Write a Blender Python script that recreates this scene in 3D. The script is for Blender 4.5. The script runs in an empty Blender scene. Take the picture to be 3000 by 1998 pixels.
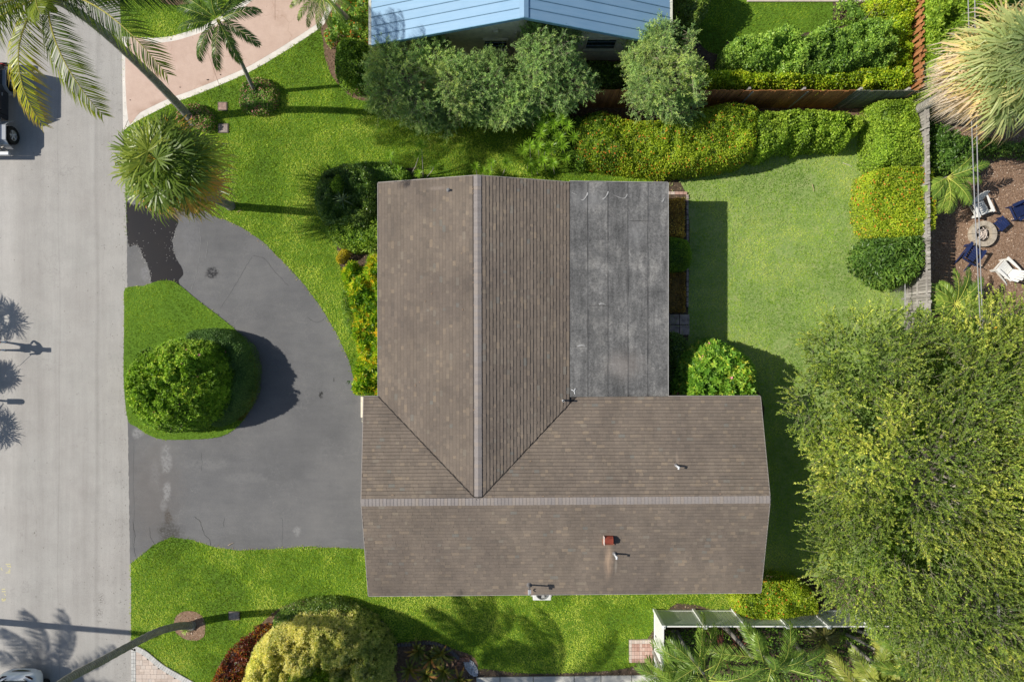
import bpy, math, random
import numpy as np
from mathutils import Vector, Matrix

C = bpy.context.scene.collection
rs = np.random.RandomState(7)
random.seed(7)
R = math.radians

# ------------------------------------------------------------------ camera, sky, sun, exposure
H, F = 31.0, 2000.0          # camera height in metres; focal length in photo pixels (24 mm on 36 mm)
cam_d = bpy.data.cameras.new('camera')
cam_d.lens = 24.0
cam_d.sensor_width = 36.0
cam_d.clip_end = 600
cam = bpy.data.objects.new('camera', cam_d)
cam.location = (0, 0, H)
C.objects.link(cam)
bpy.context.scene.camera = cam

SUN_EL, SUN_AZ = R(40), R(4)
to_sun = Vector((-math.cos(SUN_EL) * math.cos(SUN_AZ), math.cos(SUN_EL) * math.sin(SUN_AZ), math.sin(SUN_EL)))
world = bpy.data.worlds.new('World')
bpy.context.scene.world = world
world.use_nodes = True
wn = world.node_tree
wn.nodes.clear()
sky = wn.nodes.new('ShaderNodeTexSky')
sky.sky_type = 'NISHITA'
sky.sun_disc = False
sky.sun_elevation = SUN_EL
sky.sun_rotation = math.atan2(to_sun.x, to_sun.y)
bg = wn.nodes.new('ShaderNodeBackground')
bg.inputs['Strength'].default_value = 0.085
wo = wn.nodes.new('ShaderNodeOutputWorld')
wn.links.new(sky.outputs[0], bg.inputs[0])
wn.links.new(bg.outputs[0], wo.inputs[0])
sd = bpy.data.lights.new('sun', 'SUN')
sd.energy = 4.8
sd.angle = R(0.55)
sd.color = (1.0, 0.94, 0.84)
sun = bpy.data.objects.new('sun', sd)
sun.rotation_euler = to_sun.to_track_quat('Z', 'Y').to_euler()
sun.location = (-30, 0, 40)
C.objects.link(sun)
vs = bpy.context.scene.view_settings
vs.view_transform = 'Standard'
vs.look = 'None'
vs.gamma = 1
vs.use_curve_mapping = False
vs.exposure = 0.15
bpy.context.scene.cycles.max_bounces = 6
bpy.context.scene.cycles.diffuse_bounces = 3
bpy.context.scene.cycles.transmission_bounces = 3
bpy.context.scene.cycles.transparent_max_bounces = 4

# ------------------------------------------------------------------ helpers
def G(px, py, z=0.0):
    """a photo pixel seen at height z -> a world point"""
    s = (H - z) / F
    return ((px - 1500) * s, -(py - 999) * s, z)

def GP(pts, z=0.0):
    return [G(p[0], p[1], z)[:2] for p in pts]

def smooth(poly, n=6, closed=True):
    p = np.array(poly, float)
    k = len(p)
    out = []
    for i in range(k if closed else k - 1):
        p0, p1, p2, p3 = [p[(i + j) % k] if closed else p[min(max(i + j, 0), k - 1)] for j in (-1, 0, 1, 2)]
        for t in np.arange(n) / n:
            out.append(.5 * ((2 * p1) + (p2 - p0) * t + (2 * p0 - 5 * p1 + 4 * p2 - p3) * t * t + (3 * p1 - p0 - 3 * p2 + p3) * t ** 3))
    if not closed:
        out.append(p[-1])
    return [tuple(q) for q in out]

LAT = rs.rand(256, 256)
def vn(x, y, seed=0):
    x = np.asarray(x, float) + seed * 17.3; y = np.asarray(y, float) + seed * 9.7
    xi = np.floor(x).astype(int); yi = np.floor(y).astype(int)
    fx = x - xi; fy = y - yi
    fx = fx * fx * (3 - 2 * fx); fy = fy * fy * (3 - 2 * fy)
    a = LAT[xi & 255, yi & 255]; b = LAT[(xi + 1) & 255, yi & 255]
    c = LAT[xi & 255, (yi + 1) & 255]; d = LAT[(xi + 1) & 255, (yi + 1) & 255]
    return (a * (1 - fx) + b * fx) * (1 - fy) + (c * (1 - fx) + d * fx) * fy
def fbm(x, y, seed=0, o=3):
    s = 0; a = .5; t = 0
    for i in range(o):
        s = s + a * vn(x * 2 ** i, y * 2 ** i, seed + i * 5); t += a; a *= .5
    return s / t

def inpoly(x, y, poly):
    q = np.array(poly)
    full = np.zeros(len(x), bool)
    sel = np.where((x >= q[:, 0].min()) & (x <= q[:, 0].max()) & (y >= q[:, 1].min()) & (y <= q[:, 1].max()))[0]
    if len(sel) == 0: return full
    full[sel] = _inpoly(x[sel], y[sel], poly)
    return full
def _inpoly(x, y, poly):
    r = np.zeros(len(x), bool)
    n = len(poly)
    j = n - 1
    for i in range(n):
        xi, yi = poly[i]; xj, yj = poly[j]
        if yi != yj:
            c = ((yi > y) != (yj > y)) & (x < (xj - xi) * (y - yi) / (yj - yi) + xi)
            r ^= c
        j = i
    return r
def dpoly(x, y, poly):
    d = np.full(len(x), 1e9)
    n = len(poly)
    for i in range(n):
        ax, ay = poly[i - 1]; bx, by = poly[i]
        dx, dy = bx - ax, by - ay
        L = dx * dx + dy * dy + 1e-12
        t = np.clip(((x - ax) * dx + (y - ay) * dy) / L, 0, 1)
        d = np.minimum(d, (x - ax - t * dx) ** 2 + (y - ay - t * dy) ** 2)
    return np.sqrt(d)
def nrm(v):
    return v / (np.linalg.norm(v, axis=-1, keepdims=True) + 1e-9)

LOC = {}
def base_of(o):
    return LOC.get(o.name, (0, 0, 0))

class MB:
    """collects faces (numpy) and builds ONE mesh object"""
    def __init__(s):
        s.V = []; s.n = 0; s.F = []; s.r = []; s.m = []
    def add(s, V, Fc, r=0.5, m=0):
        V = np.asarray(V, float).reshape(-1, 3)
        Fc = np.asarray(Fc, int)
        if len(Fc) == 0: return
        s.V.append(V); s.F.append(Fc + s.n); s.n += len(V)
        s.r.append(np.broadcast_to(np.asarray(r, float), (len(Fc),)).copy())
        s.m.append(np.full(len(Fc), m, int))
    def box(s, c, d, rz=0, M=None, r=0.5, m=0, taper=1.0):
        x, y, z = [q / 2 for q in d]
        V = np.array([(-x, -y, -z), (x, -y, -z), (x, y, -z), (-x, y, -z), (-x * taper, -y * taper, z), (x * taper, -y * taper, z), (x * taper, y * taper, z), (-x * taper, y * taper, z)])
        if M is not None:
            V = V @ np.array(M.to_3x3()).T
        if rz:
            ca, sa = math.cos(rz), math.sin(rz)
            V = V @ np.array([[ca, sa, 0], [-sa, ca, 0], [0, 0, 1]])
        s.add(V + np.array(c), [(0, 3, 2, 1), (4, 5, 6, 7), (0, 1, 5, 4), (1, 2, 6, 5), (2, 3, 7, 6), (3, 0, 4, 7)], r, m)
    def hexa(s, b4, t4, r=0.5, m=0):
        s.add(list(b4) + list(t4), [(0, 3, 2, 1), (4, 5, 6, 7), (0, 1, 5, 4), (1, 2, 6, 5), (2, 3, 7, 6), (3, 0, 4, 7)], r, m)
    def tube(s, pts, rad, n=8, r=0.5, m=0, caps=True):
        P = np.array(pts, float); k = len(P)
        rad = np.broadcast_to(np.array(rad, float), (k,))
        T = np.gradient(P, axis=0) if k > 2 else np.repeat((P[-1:] - P[:1]), k, 0)
        T = nrm(T)
        up = np.array([0, 0, 1.0]) if abs(T[0][2]) < .9 else np.array([1.0, 0, 0])
        S = nrm(np.cross(T, up)); U = np.cross(S, T)
        a = np.arange(n) / n * 2 * math.pi
        V = P[:, None] + rad[:, None, None] * (S[:, None] * np.cos(a)[None, :, None] + U[:, None] * np.sin(a)[None, :, None])
        Fc = [(i * n + j, i * n + (j + 1) % n, (i + 1) * n + (j + 1) % n, (i + 1) * n + j) for i in range(k - 1) for j in range(n)]
        s.add(V.reshape(-1, 3), Fc, r, m)
        if caps:
            c0 = s.n
            V2 = np.vstack([V[0], P[:1], V[-1], P[-1:]])
            F2 = [((j + 1) % n, j, n) for j in range(n)] + [(n + 1 + j, n + 1 + (j + 1) % n, 2 * n + 1) for j in range(n)]
            s.add(V2, F2, r, m)
    def prism(s, poly, z0, z1, r=0.5, m=0):
        n = len(poly)
        V = [(x, y, z0) for x, y in poly] + [(x, y, z1) for x, y in poly]
        s.add(V, [(i, (i + 1) % n, n + (i + 1) % n, n + i) for i in range(n)], r, m)
        s.add([(x, y, z1) for x, y in poly], [tuple(range(n))], r, m)
    def lathe(s, c, prof, n=16, r=0.5, m=0):
        a = np.arange(n) / n * 2 * math.pi
        V = []
        for (rr, z) in prof:
            for q in a: V.append((c[0] + rr * math.cos(q), c[1] + rr * math.sin(q), c[2] + z))
        k = len(prof)
        s.add(V, [(i * n + j, i * n + (j + 1) % n, (i + 1) * n + (j + 1) % n, (i + 1) * n + j) for i in range(k - 1) for j in range(n)], r, m)
    def build(s, name, mats, parent=None, smooth=False, loc=None, bevel=0):
        if not isinstance(mats, (list, tuple)): mats = [mats]
        me = bpy.data.meshes.new(name)
        V = np.vstack(s.V)
        base = np.array(loc if loc is not None else (base_of(parent) if parent else (0, 0, 0)), float)
        V = V - base
        me.vertices.add(len(V)); me.vertices.foreach_set('co', V.ravel())
        tot = np.concatenate([np.full(len(f), f.shape[1], int) for f in s.F])
        idx = np.concatenate([f.ravel() for f in s.F])
        me.loops.add(len(idx)); me.loops.foreach_set('vertex_index', idx)
        me.polygons.add(len(tot))
        me.polygons.foreach_set('loop_start', np.concatenate([[0], np.cumsum(tot)[:-1]]))
        me.polygons.foreach_set('loop_total', tot)
        me.polygons.foreach_set('use_smooth', np.full(len(tot), bool(smooth)))
        if len(mats) > 1:
            me.polygons.foreach_set('material_index', np.concatenate(s.m))
        for mt in mats: me.materials.append(mt)
        at = me.attributes.new('rnd', 'FLOAT', 'FACE')
        at.data.foreach_set('value', np.concatenate(s.r))
        me.update(calc_edges=True)
        me.validate()
        o = bpy.data.objects.new(name, me)
        C.objects.link(o)
        if parent is not None:
            o.parent = parent
            if loc is not None:
                pb = base_of(parent)
                o.location = (base[0] - pb[0], base[1] - pb[1], base[2] - pb[2])
        elif loc is not None:
            o.location = loc
        LOC[o.name] = tuple(base)
        if bevel:
            b = o.modifiers.new('bevel', 'BEVEL'); b.width = bevel; b.segments = 2; b.limit_method = 'ANGLE'; b.angle_limit = R(40)
        return o

def tag(o, label, cat, group=None, kind=None):
    if label: o['label'] = label
    if cat: o['category'] = cat
    if group: o['group'] = group
    if kind: o['kind'] = kind
    return o
def thing(name, label, cat, loc, group=None, rz=0):
    o = bpy.data.objects.new(name, None)
    o.empty_display_size = .3
    o.location = loc
    o.rotation_euler = (0, 0, rz)
    C.objects.link(o)
    LOC[o.name] = tuple(loc) if not rz else (0, 0, 0)
    return tag(o, label, cat, group)
def inst(src, parent, loc, rot=None, name=None, scale=None):
    """object sharing src's mesh data (src: object), placed at world loc"""
    o = src.copy()
    C.objects.link(o)
    o.parent = parent
    pb = base_of(parent) if parent else (0, 0, 0)
    o.location = (loc[0] - pb[0], loc[1] - pb[1], loc[2] - pb[2])
    if rot is not None: o.rotation_euler = rot
    if scale is not None: o.scale = scale
    return o
def struct(mb, name, mat, **k):
    o = mb.build(name, mat, **k)
    o['kind'] = 'structure'
    return o

# ------------------------------------------------------------------ materials
class NT:
    def __init__(s, name):
        s.m = bpy.data.materials.new(name); s.m.use_nodes = True
        s.t = s.m.node_tree; s.t.nodes.clear()
        s.out = s.n('ShaderNodeOutputMaterial')
        g = s.n('ShaderNodeNewGeometry'); s.pos = g.outputs['Position']
    def n(s, ty, **k):
        x = s.t.nodes.new(ty)
        for a, b in k.items(): setattr(x, a, b)
        return x
    def l(s, a, b): s.t.links.new(a, b)
    def mapv(s, sc, rot=0):
        mp = s.n('ShaderNodeMapping'); s.l(s.pos, mp.inputs[0])
        mp.inputs['Scale'].default_value = sc if isinstance(sc, tuple) else (sc, sc, sc)
        mp.inputs['Rotation'].default_value = (0, 0, rot)
        return mp.outputs[0]
    def noise(s, sc, detail=4, rough=.55, dist=0, vec=None, rot=0):
        x = s.n('ShaderNodeTexNoise')
        x.inputs['Detail'].default_value = detail; x.inputs['Roughness'].default_value = rough; x.inputs['Distortion'].default_value = dist
        x.inputs['Scale'].default_value = 1
        s.l(vec if vec is not None else s.mapv(sc, rot), x.inputs['Vector'])
        return x.outputs[0]
    def ramp(s, fac, stops, interp='LINEAR'):
        x = s.n('ShaderNodeValToRGB')
        e = x.color_ramp.elements
        while len(e) > 1: e.remove(e[-1])
        x.color_ramp.interpolation = interp
        for i, (p, c) in enumerate(stops):
            q = e[0] if i == 0 else e.new(p)
            q.position = p
            q.color = (*c, 1) if isinstance(c, tuple) else (c, c, c, 1)
        s.l(fac, x.inputs[0])
        return x.outputs[0]
    def mix(s, fac, a, b, mode='MIX'):
        x = s.n('ShaderNodeMix', data_type='RGBA', blend_type=mode)
        for v, i in ((fac, x.inputs[0]), (a, x.inputs[6]), (b, x.inputs[7])):
            if isinstance(v, (int, float)): i.default_value = v if i.type == 'VALUE' else (v, v, v, 1)
            elif isinstance(v, tuple): i.default_value = (*v, 1)
            else: s.l(v, i)
        return x.outputs[2]
    def math(s, op, a, b=0.0, c=None):
        x = s.n('ShaderNodeMath', operation=op)
        for v, i in ((a, x.inputs[0]), (b, x.inputs[1])) + (((c, x.inputs[2]),) if c is not None else ()):
            if isinstance(v, (int, float)): i.default_value = v
            else: s.l(v, i)
        return x.outputs[0]
    def attr(s, nm='rnd'):
        return s.n('ShaderNodeAttribute', attribute_name=nm).outputs['Fac']
    def objrnd(s):
        return s.n('ShaderNodeObjectInfo').outputs['Random']
    def xyz(s):
        x = s.n('ShaderNodeSeparateXYZ'); s.l(s.pos, x.inputs[0]); return x.outputs
    def spot(s, px, py, z, rx, ry, soft=.5, warp=.0):
        """soft elliptical stain mask at a photo pixel, radii in metres"""
        x, y, _ = G(px, py, z)
        o = s.xyz()
        dx = s.math('DIVIDE', s.math('SUBTRACT', o[0], x), rx)
        dy = s.math('DIVIDE', s.math('SUBTRACT', o[1], y), ry)
        d = s.math('SQRT', s.math('ADD', s.math('MULTIPLY', dx, dx), s.math('MULTIPLY', dy, dy)))
        if warp:
            nn = s.noise(3.0, 5, .65)
            d = s.math('ADD', d, s.math('MULTIPLY', s.math('SUBTRACT', nn, .5), warp))
        return s.ramp(d, [(max(0, 1 - soft), 1.0), (1.0, 0.0)]) if False else s.math('SUBTRACT', 1.0, s.smooth(d, 1 - soft, 1.0))
    def smooth(s, v, a, b):
        x = s.n('ShaderNodeMapRange', interpolation_type='SMOOTHSTEP')
        x.inputs['From Min'].default_value = a; x.inputs['From Max'].default_value = b
        s.l(v, x.inputs[0]); return x.outputs[0]
    def bsdf(s, col, rough=.8, spec=.3, metal=0, bump=None, bstr=.3, bdist=.01, trans=0, tcol=None, coat=0):
        b = s.n('ShaderNodeBsdfPrincipled')
        if isinstance(col, tuple): b.inputs['Base Color'].default_value = (*col, 1)
        else: s.l(col, b.inputs['Base Color'])
        if isinstance(rough, (int, float)): b.inputs['Roughness'].default_value = rough
        else: s.l(rough, b.inputs['Roughness'])
        b.inputs['Specular IOR Level'].default_value = spec
        b.inputs['Metallic'].default_value = metal
        b.inputs['Coat Weight'].default_value = coat
        if bump is not None:
            u = s.n('ShaderNodeBump'); u.inputs['Strength'].default_value = bstr; u.inputs['Distance'].default_value = bdist
            s.l(bump, u.inputs['Height']); s.l(u.outputs[0], b.inputs['Normal'])
        res = b.outputs[0]
        if trans:
            t = s.n('ShaderNodeBsdfTranslucent')
            if tcol is None: tcol = col
            if isinstance(tcol, tuple): t.inputs[0].default_value = (*tcol, 1)
            else: s.l(tcol, t.inputs[0])
            mx = s.n('ShaderNodeMixShader'); mx.inputs[0].default_value = trans
            s.l(res, mx.inputs[1]); s.l(t.outputs[0], mx.inputs[2]); res = mx.outputs[0]
        s.l(res, s.out.inputs[0])
        return s.m

_mc = {}
def simple(name, col, rough=.6, var=.12, sc=6.0, spec=.3, metal=0, bstr=.2, coat=0, objr=0, bsc=40.0):
    if name in _mc: return _mc[name]
    t = NT(name)
    f = t.noise(sc, 5, .6)
    c2 = tuple(q * (1 - var * 1.6) for q in col); c3 = tuple(min(1, q * (1 + var)) for q in col)
    c = t.ramp(f, [(.3, c2), (.7, c3)])
    if objr:
        c = t.mix(1, c, t.ramp(t.objrnd(), [(0, 1 - objr), (1, 1 + objr)]), 'MULTIPLY')
    m = t.bsdf(c, rough, spec, metal, t.noise(bsc, 3), bstr, .004, coat=coat)
    _mc[name] = m
    return m

def leafmat(name, cols, nsc=.9, nvar=.25, trans=.28, rough=.5, spec=.35, g=1.0):
    """per-leaf colour from the face attribute plus slow drift over the plant; cols: list of (pos, colour)"""
    t = NT(name)
    c = t.ramp(t.attr(), [(p, tuple(min(.92, q * g) for q in k)) for p, k in cols])
    n = t.noise(nsc, 3)
    c = t.mix(1, c, t.ramp(n, [(.3, 1 - nvar), (.7, 1 + nvar)]), 'MULTIPLY')
    tc = t.mix(1, c, (1.35, 1.3, .55), 'MULTIPLY')
    return t.bsdf(c, rough, spec, trans=trans, tcol=tc)
# ------------------------------------------------------------------ ground materials
def m_road():
    t = NT('road_concrete')
    a = t.noise((1.6, .05, 1), 5, .6)
    b = t.noise((9, .5, 1), 4, .6)
    c = t.noise(.35, 4)
    d = t.noise(28, 6, .75)
    col = t.ramp(a, [(.25, (.30, .285, .265)), (.5, (.39, .375, .35)), (.75, (.45, .435, .41))])
    col = t.mix(.35, col, t.ramp(b, [(.3, (.30, .285, .27)), (.7, (.42, .405, .38))]))
    col = t.mix(.35, col, t.ramp(c, [(.35, (.35, .33, .315)), (.65, (.39, .385, .37))]))
    col = t.mix(1, col, t.ramp(d, [(.28, .72), (.5, 1.0), (.72, 1.1)]), 'MULTIPLY')
    col = t.mix(1, col, t.ramp(t.noise(.9, 5, .7), [(.3, .90), (.6, 1.03)]), 'MULTIPLY')
    o = t.xyz()
    # two long joints and wheel-worn bands
    for px, w, k in ((172, .05, .10), (283, .16, .13), (255, .35, .05), (110, .5, .04), (20, .9, -.12)):
        x = (px - 1500) * H / F
        wv = t.math('MULTIPLY', t.noise((.12, .12, 1), 2), .35)
        d_ = t.math('ABSOLUTE', t.math('SUBTRACT', t.math('SUBTRACT', o[0], x), t.math('SUBTRACT', wv, .17)))
        mk = t.math('MULTIPLY', t.math('SUBTRACT', 1, t.smooth(d_, 0, w)), k)
        col = t.mix(1, col, t.mix(mk, 1.0, 0.0) if k > 0 else t.math('ADD', 1.0, t.math('MULTIPLY', mk, -1)), 'MULTIPLY')
    # hairline cracks
    v = t.n('ShaderNodeTexVoronoi', feature='DISTANCE_TO_EDGE')
    wv = t.n('ShaderNodeMapping'); t.l(t.pos, wv.inputs[0]); wv.inputs['Scale'].default_value = (.5, .22, 1)
    nz = t.n('ShaderNodeTexNoise'); t.l(t.pos, nz.inputs['Vector']); nz.inputs['Scale'].default_value = 1.5; nz.inputs['Detail'].default_value = 6
    ad = t.n('ShaderNodeVectorMath', operation='ADD'); t.l(wv.outputs[0], ad.inputs[0])
    sc = t.n('ShaderNodeVectorMath', operation='SCALE'); t.l(nz.outputs[1], sc.inputs[0]); sc.inputs['Scale'].default_value = .6; t.l(sc.outputs[0], ad.inputs[1])
    t.l(ad.outputs[0], v.inputs['Vector']); v.inputs['Scale'].default_value = 1
    ck = t.math('MULTIPLY', t.math('SUBTRACT', 1, t.smooth(v.outputs['Distance'], 0, .008)), t.math('MULTIPLY', t.smooth(t.noise(.6, 3), .45, .6), .35))
    col = t.mix(ck, col, (.2, .19, .18))
    # oil drips
    for px, py, rx, ry in ((296, 1752, .22, .35), (292, 1795, .25, .3), (300, 1765, .3, .16), (103, 1562, .18, .2), (107, 1748, .08, .12), (290, 1820, .2, .1)):
        m = t.spot(px, py, 0, rx, ry, .9, 2.2)
        m = t.math('MULTIPLY', t.math('MULTIPLY', m, t.smooth(t.noise((14, 18, 1), 4), .48, .6)), .75)
        col = t.mix(m, col, (.13, .12, .11))
    return t.bsdf(col, .85, .25, bump=t.noise(55, 4), bstr=.25, bdist=.004)

def m_asphalt():
    t = NT('asphalt')
    a = t.noise(.3, 4, .6)
    f = t.noise(45, 5, .8)
    col = t.ramp(a, [(.3, (.108, .110, .116)), (.5, (.146, .147, .152)), (.72, (.188, .187, .188))])
    col = t.mix(1, col, t.ramp(f, [(.25, .6), (.5, 1.0), (.78, 1.45)]), 'MULTIPLY')
    col = t.mix(.3, col, t.ramp(t.noise((.8, 4, 1), 4, .6, rot=.5), [(.3, (.08, .08, .084)), (.7, (.135, .133, .13))]))
    # reddish-brown worn area by the road
    m = t.spot(450, 1440, 0, 1.9, 3.6, .8, .7)
    col = t.mix(t.math('MULTIPLY', m, .5), col, (.15, .135, .125))
    m = t.spot(420, 790, 0, 1.1, 1.6, .8, .4)
    col = t.mix(t.math('MULTIPLY', m, .45), col, (.16, .155, .15))
    # fine crack web
    nz = t.n('ShaderNodeTexNoise'); t.l(t.pos, nz.inputs['Vector']); nz.inputs['Scale'].default_value = 3; nz.inputs['Detail'].default_value = 6
    for s_, w, amt, cc in ((1.1, .014, .42, (.23, .228, .225)), (3.2, .03, .26, (.20, .198, .195))):
        v = t.n('ShaderNodeTexVoronoi', feature='DISTANCE_TO_EDGE')
        ad = t.n('ShaderNodeVectorMath', operation='ADD'); t.l(t.mapv(s_), ad.inputs[0])
        sc = t.n('ShaderNodeVectorMath', operation='SCALE'); t.l(nz.outputs[1], sc.inputs[0]); sc.inputs['Scale'].default_value = .9; t.l(sc.outputs[0], ad.inputs[1])
        t.l(ad.outputs[0], v.inputs['Vector']); v.inputs['Scale'].default_value = 1
        ck = t.math('MULTIPLY', t.math('SUBTRACT', 1, t.smooth(v.outputs['Distance'], 0, w)), t.math('MULTIPLY', t.smooth(t.noise(.5, 4), .42, .62), amt))
        col = t.mix(ck, col, cc)
    # dried pale scale and dark wet/oil marks
    for px, py, rx, ry, k, cc in ((487, 1345, .33, .8, .5, (.32, .32, .32)), (490, 1440, .26, .5, .5, (.34, .34, .34)), (480, 1480, .2, .35, .3, (.3, .3, .3)), (455, 1385, .3, .7, .2, (.26, .26, .26)), (600, 1360, 1.6, .3, .35, (.21, .21, .21)), (720, 1400, 1.4, .35, .3, (.2, .2, .2)), (700, 1580, 1.8, .5, .3, (.10, .10, .10)), (560, 690, .6, 1.2, .35, (.19, .19, .2)), (900, 1250, 1.2, 2.2, .3, (.115, .115, .118)), (820, 950, .9, 1.8, .3, (.11, .11, .114)),
                                  (870, 1556, .22, .3, .55, (.28, .28, .28)), (404, 1268, .35, .3, .6, (.3, .3, .3)), (425, 800, .3, .45, .45, (.26, .26, .27)),
                                  (620, 800, .38, .34, 1, (.018, .018, .022)), (941, 1156, .14, .2, 1, (.02, .02, .02)), (978, 1113, .05, .12, .9, (.02, .02, .02)), (483, 1330, .16, .16, .5, (.09, .09, .09)),
                                  (497, 1560, .75, .6, .8, (.045, .042, .036)), (492, 1512, .25, .4, .7, (.06, .045, .03)), (1000, 1585, .5, .15, .3, (.2, .2, .2))):
        m = t.spot(px, py, 0, rx, ry, .6, 1.3)
        m = t.math('MULTIPLY', m, t.smooth(t.noise(9, 5, .7), .34, .56))
        cl = t.n('ShaderNodeClamp'); t.l(t.math('MULTIPLY', m, k), cl.inputs[0])
        col = t.mix(cl.outputs[0], col, cc)
    return t.bsdf(col, t.ramp(t.noise(2, 4), [(.3, .7), (.7, .9)]), .35, bump=t.noise(70, 4), bstr=.35, bdist=.005)

def m_pink():
    t = NT('pink_concrete')
    col = t.ramp(t.noise(.35, 5, .6), [(.3, (.49, .345, .275)), (.55, (.57, .42, .345)), (.75, (.62, .475, .395))])
    col = t.mix(.3, col, t.ramp(t.noise(3, 5, .6), [(.3, (.47, .335, .27)), (.7, (.65, .50, .42))]))
    col = t.mix(1, col, t.ramp(t.noise(35, 4, .7), [(.3, .9), (.7, 1.06)]), 'MULTIPLY')
    for px, py, rx, ry, k in ((463, 217, .33, .22, .6), (455, 305, .45, .3, .3), (640, 205, .35, .3, .22), (820, 60, .6, .5, .2), (430, 330, .9, .3, .25), (605, 245, .5, .25, .25)):
        m = t.math('MULTIPLY', t.spot(px, py, 0, rx, ry, .95, .9), k)
        cl = t.n('ShaderNodeClamp'); t.l(m, cl.inputs[0])
        col = t.mix(cl.outputs[0], col, (.22, .11, .055))
    v = t.n('ShaderNodeTexVoronoi', feature='DISTANCE_TO_EDGE')
    nz = t.n('ShaderNodeTexNoise'); t.l(t.pos, nz.inputs['Vector']); nz.inputs['Scale'].default_value = 2; nz.inputs['Detail'].default_value = 5
    ad = t.n('ShaderNodeVectorMath', operation='ADD'); t.l(t.mapv(.38), ad.inputs[0])
    sc = t.n('ShaderNodeVectorMath', operation='SCALE'); t.l(nz.outputs[1], sc.inputs[0]); sc.inputs['Scale'].default_value = .35; t.l(sc.outputs[0], ad.inputs[1])
    t.l(ad.outputs[0], v.inputs['Vector']); v.inputs['Scale'].default_value = 1
    ck = t.math('MULTIPLY', t.math('SUBTRACT', 1, t.smooth(v.outputs['Distance'], 0, .008)), .4)
    col = t.mix(ck, col, (.3, .17, .11))
    return t.bsdf(col, .7, .3, bump=t.noise(30, 4), bstr=.15, bdist=.004)

def m_soil(name, cols, sc=9):
    t = NT(name)
    f = t.noise(sc, 6, .75)
    col = t.ramp(f, cols)
    col = t.mix(.4, col, t.ramp(t.noise(sc * 4, 5, .8), [(.3, cols[0][1]), (.7, cols[-1][1])]))
    return t.bsdf(col, .9, .2, bump=f, bstr=.9, bdist=.04)

M_MULCH = m_soil('mulch', [(.3, (.075, .045, .03)), (.5, (.16, .10, .065)), (.68, (.30, .20, .14))], 7)
M_CHIPS = m_soil('wood_chips', [(.3, (.13, .075, .045)), (.5, (.25, .155, .10)), (.68, (.42, .30, .22))], 9)
M_DIRT = m_soil('soil', [(.3, (.04, .03, .02)), (.5, (.09, .065, .045)), (.7, (.16, .12, .085))], 6)
M_TURFSOIL = m_soil('turf_soil', [(.3, (.06, .12, .010)), (.5, (.10, .20, .015)), (.7, (.15, .27, .025))], 5)
M_PATCHSOIL = m_soil('thin_turf', [(.3, (.12, .22, .04)), (.5, (.22, .34, .08)), (.75, (.40, .42, .20))], 2.5)

# ------------------------------------------------------------------ ground, road, drives
_sheet_n = 0
def sheet(name, px_poly, z, mat, kind='structure', rough=0.0, sm=0, label=None):
    P = smooth(px_poly, sm) if sm else px_poly
    if rough:
        Q = []
        k = len(P)
        for i in range(k):
            a = np.array(P[i]); b = np.array(P[(i + 1) % k])
            n = max(1, int(np.linalg.norm(b - a) / 6))
            for j in range(n):
                q = a + (b - a) * j / n
                Q.append((q[0] + (fbm(q[0] * .12, q[1] * .12, 3) - .5) * rough * 2 + random.uniform(-.25, .25) * rough, q[1] + (fbm(q[0] * .12, q[1] * .12, 8) - .5) * rough * 2 + random.uniform(-.25, .25) * rough))
        P = Q
    global _sheet_n
    _sheet_n += 1
    z = z + _sheet_n * .00017      # no two sheets share a plane
    W = GP(P, 0)
    mb = MB(); mb.add([(x, y, z) for x, y in W], [tuple(range(len(W)))])
    o = mb.build(name, mat)
    o['kind'] = kind
    return o, W

mb = MB(); S_ = 220
mb.add([(-S_, -S_, 0), (S_, -S_, 0), (S_, S_, 0), (-S_, S_, 0)], [(0, 1, 2, 3)])
struct(mb, 'ground', M_TURFSOIL)
road_px = [(-160, -6000), (350, -6000), (351, 0), (357, 130), (361, 380), (368, 560), (372, 700), (374, 850), (372, 1000), (376, 1240), (381, 1500), (384, 1700), (384, 2000), (384, 8000), (-160, 8000)]
road, ROADW = sheet('road', road_px, .004, m_road())
drive_px = [(372, 575), (480, 560), (560, 590), (620, 632), (660, 645), (710, 668), (770, 708), (830, 768), (890, 832), (940, 900), (985, 975), (1020, 1050), (1040, 1120), (1068, 1165), (1180, 1165), (1180, 1605),
            (1068, 1607), (980, 1604), (900, 1600), (820, 1607), (700, 1611), (640, 1605), (560, 1580), (500, 1573), (450, 1596), (400, 1638), (381, 1652), (375, 1240), (371, 1000), (373, 850)]
_, DRIVEW = sheet('driveway', drive_px, .008, m_asphalt(), rough=1.5)
island_px = [(368, 846), (420, 838), (460, 825), (500, 823), (530, 838), (580, 880), (640, 925), (700, 975), (730, 1010), (745, 1060), (752, 1110), (745, 1165), (720, 1220), (690, 1255), (640, 1280), (560, 1287), (480, 1287), (440, 1275), (400, 1250), (378, 1235), (368, 1180), (363, 1100), (364, 1000), (365, 900)]
_, ISLW = sheet('traffic_island_lawn', island_px, .03, M_TURFSOIL, sm=4)
pud = [(371, 588), (385, 600), (470, 600), (520, 640), (516, 670), (506, 700), (508, 725), (518, 760), (535, 790), (537, 805), (524, 822), (520, 838), (450, 835), (442, 815), (436, 790), (430, 770), (416, 748), (410, 728), (396, 717), (375, 714)]
tt = NT('puddle_water')
pm = tt.bsdf(tt.ramp(tt.noise(.8, 3), [(.3, (.008, .008, .011)), (.7, (.013, .011, .012))]), .25, .3, bump=tt.noise(3, 1), bstr=.01, bdist=.01)
sheet('puddle', pud, .0125, pm, rough=2.2, sm=3)
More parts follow.
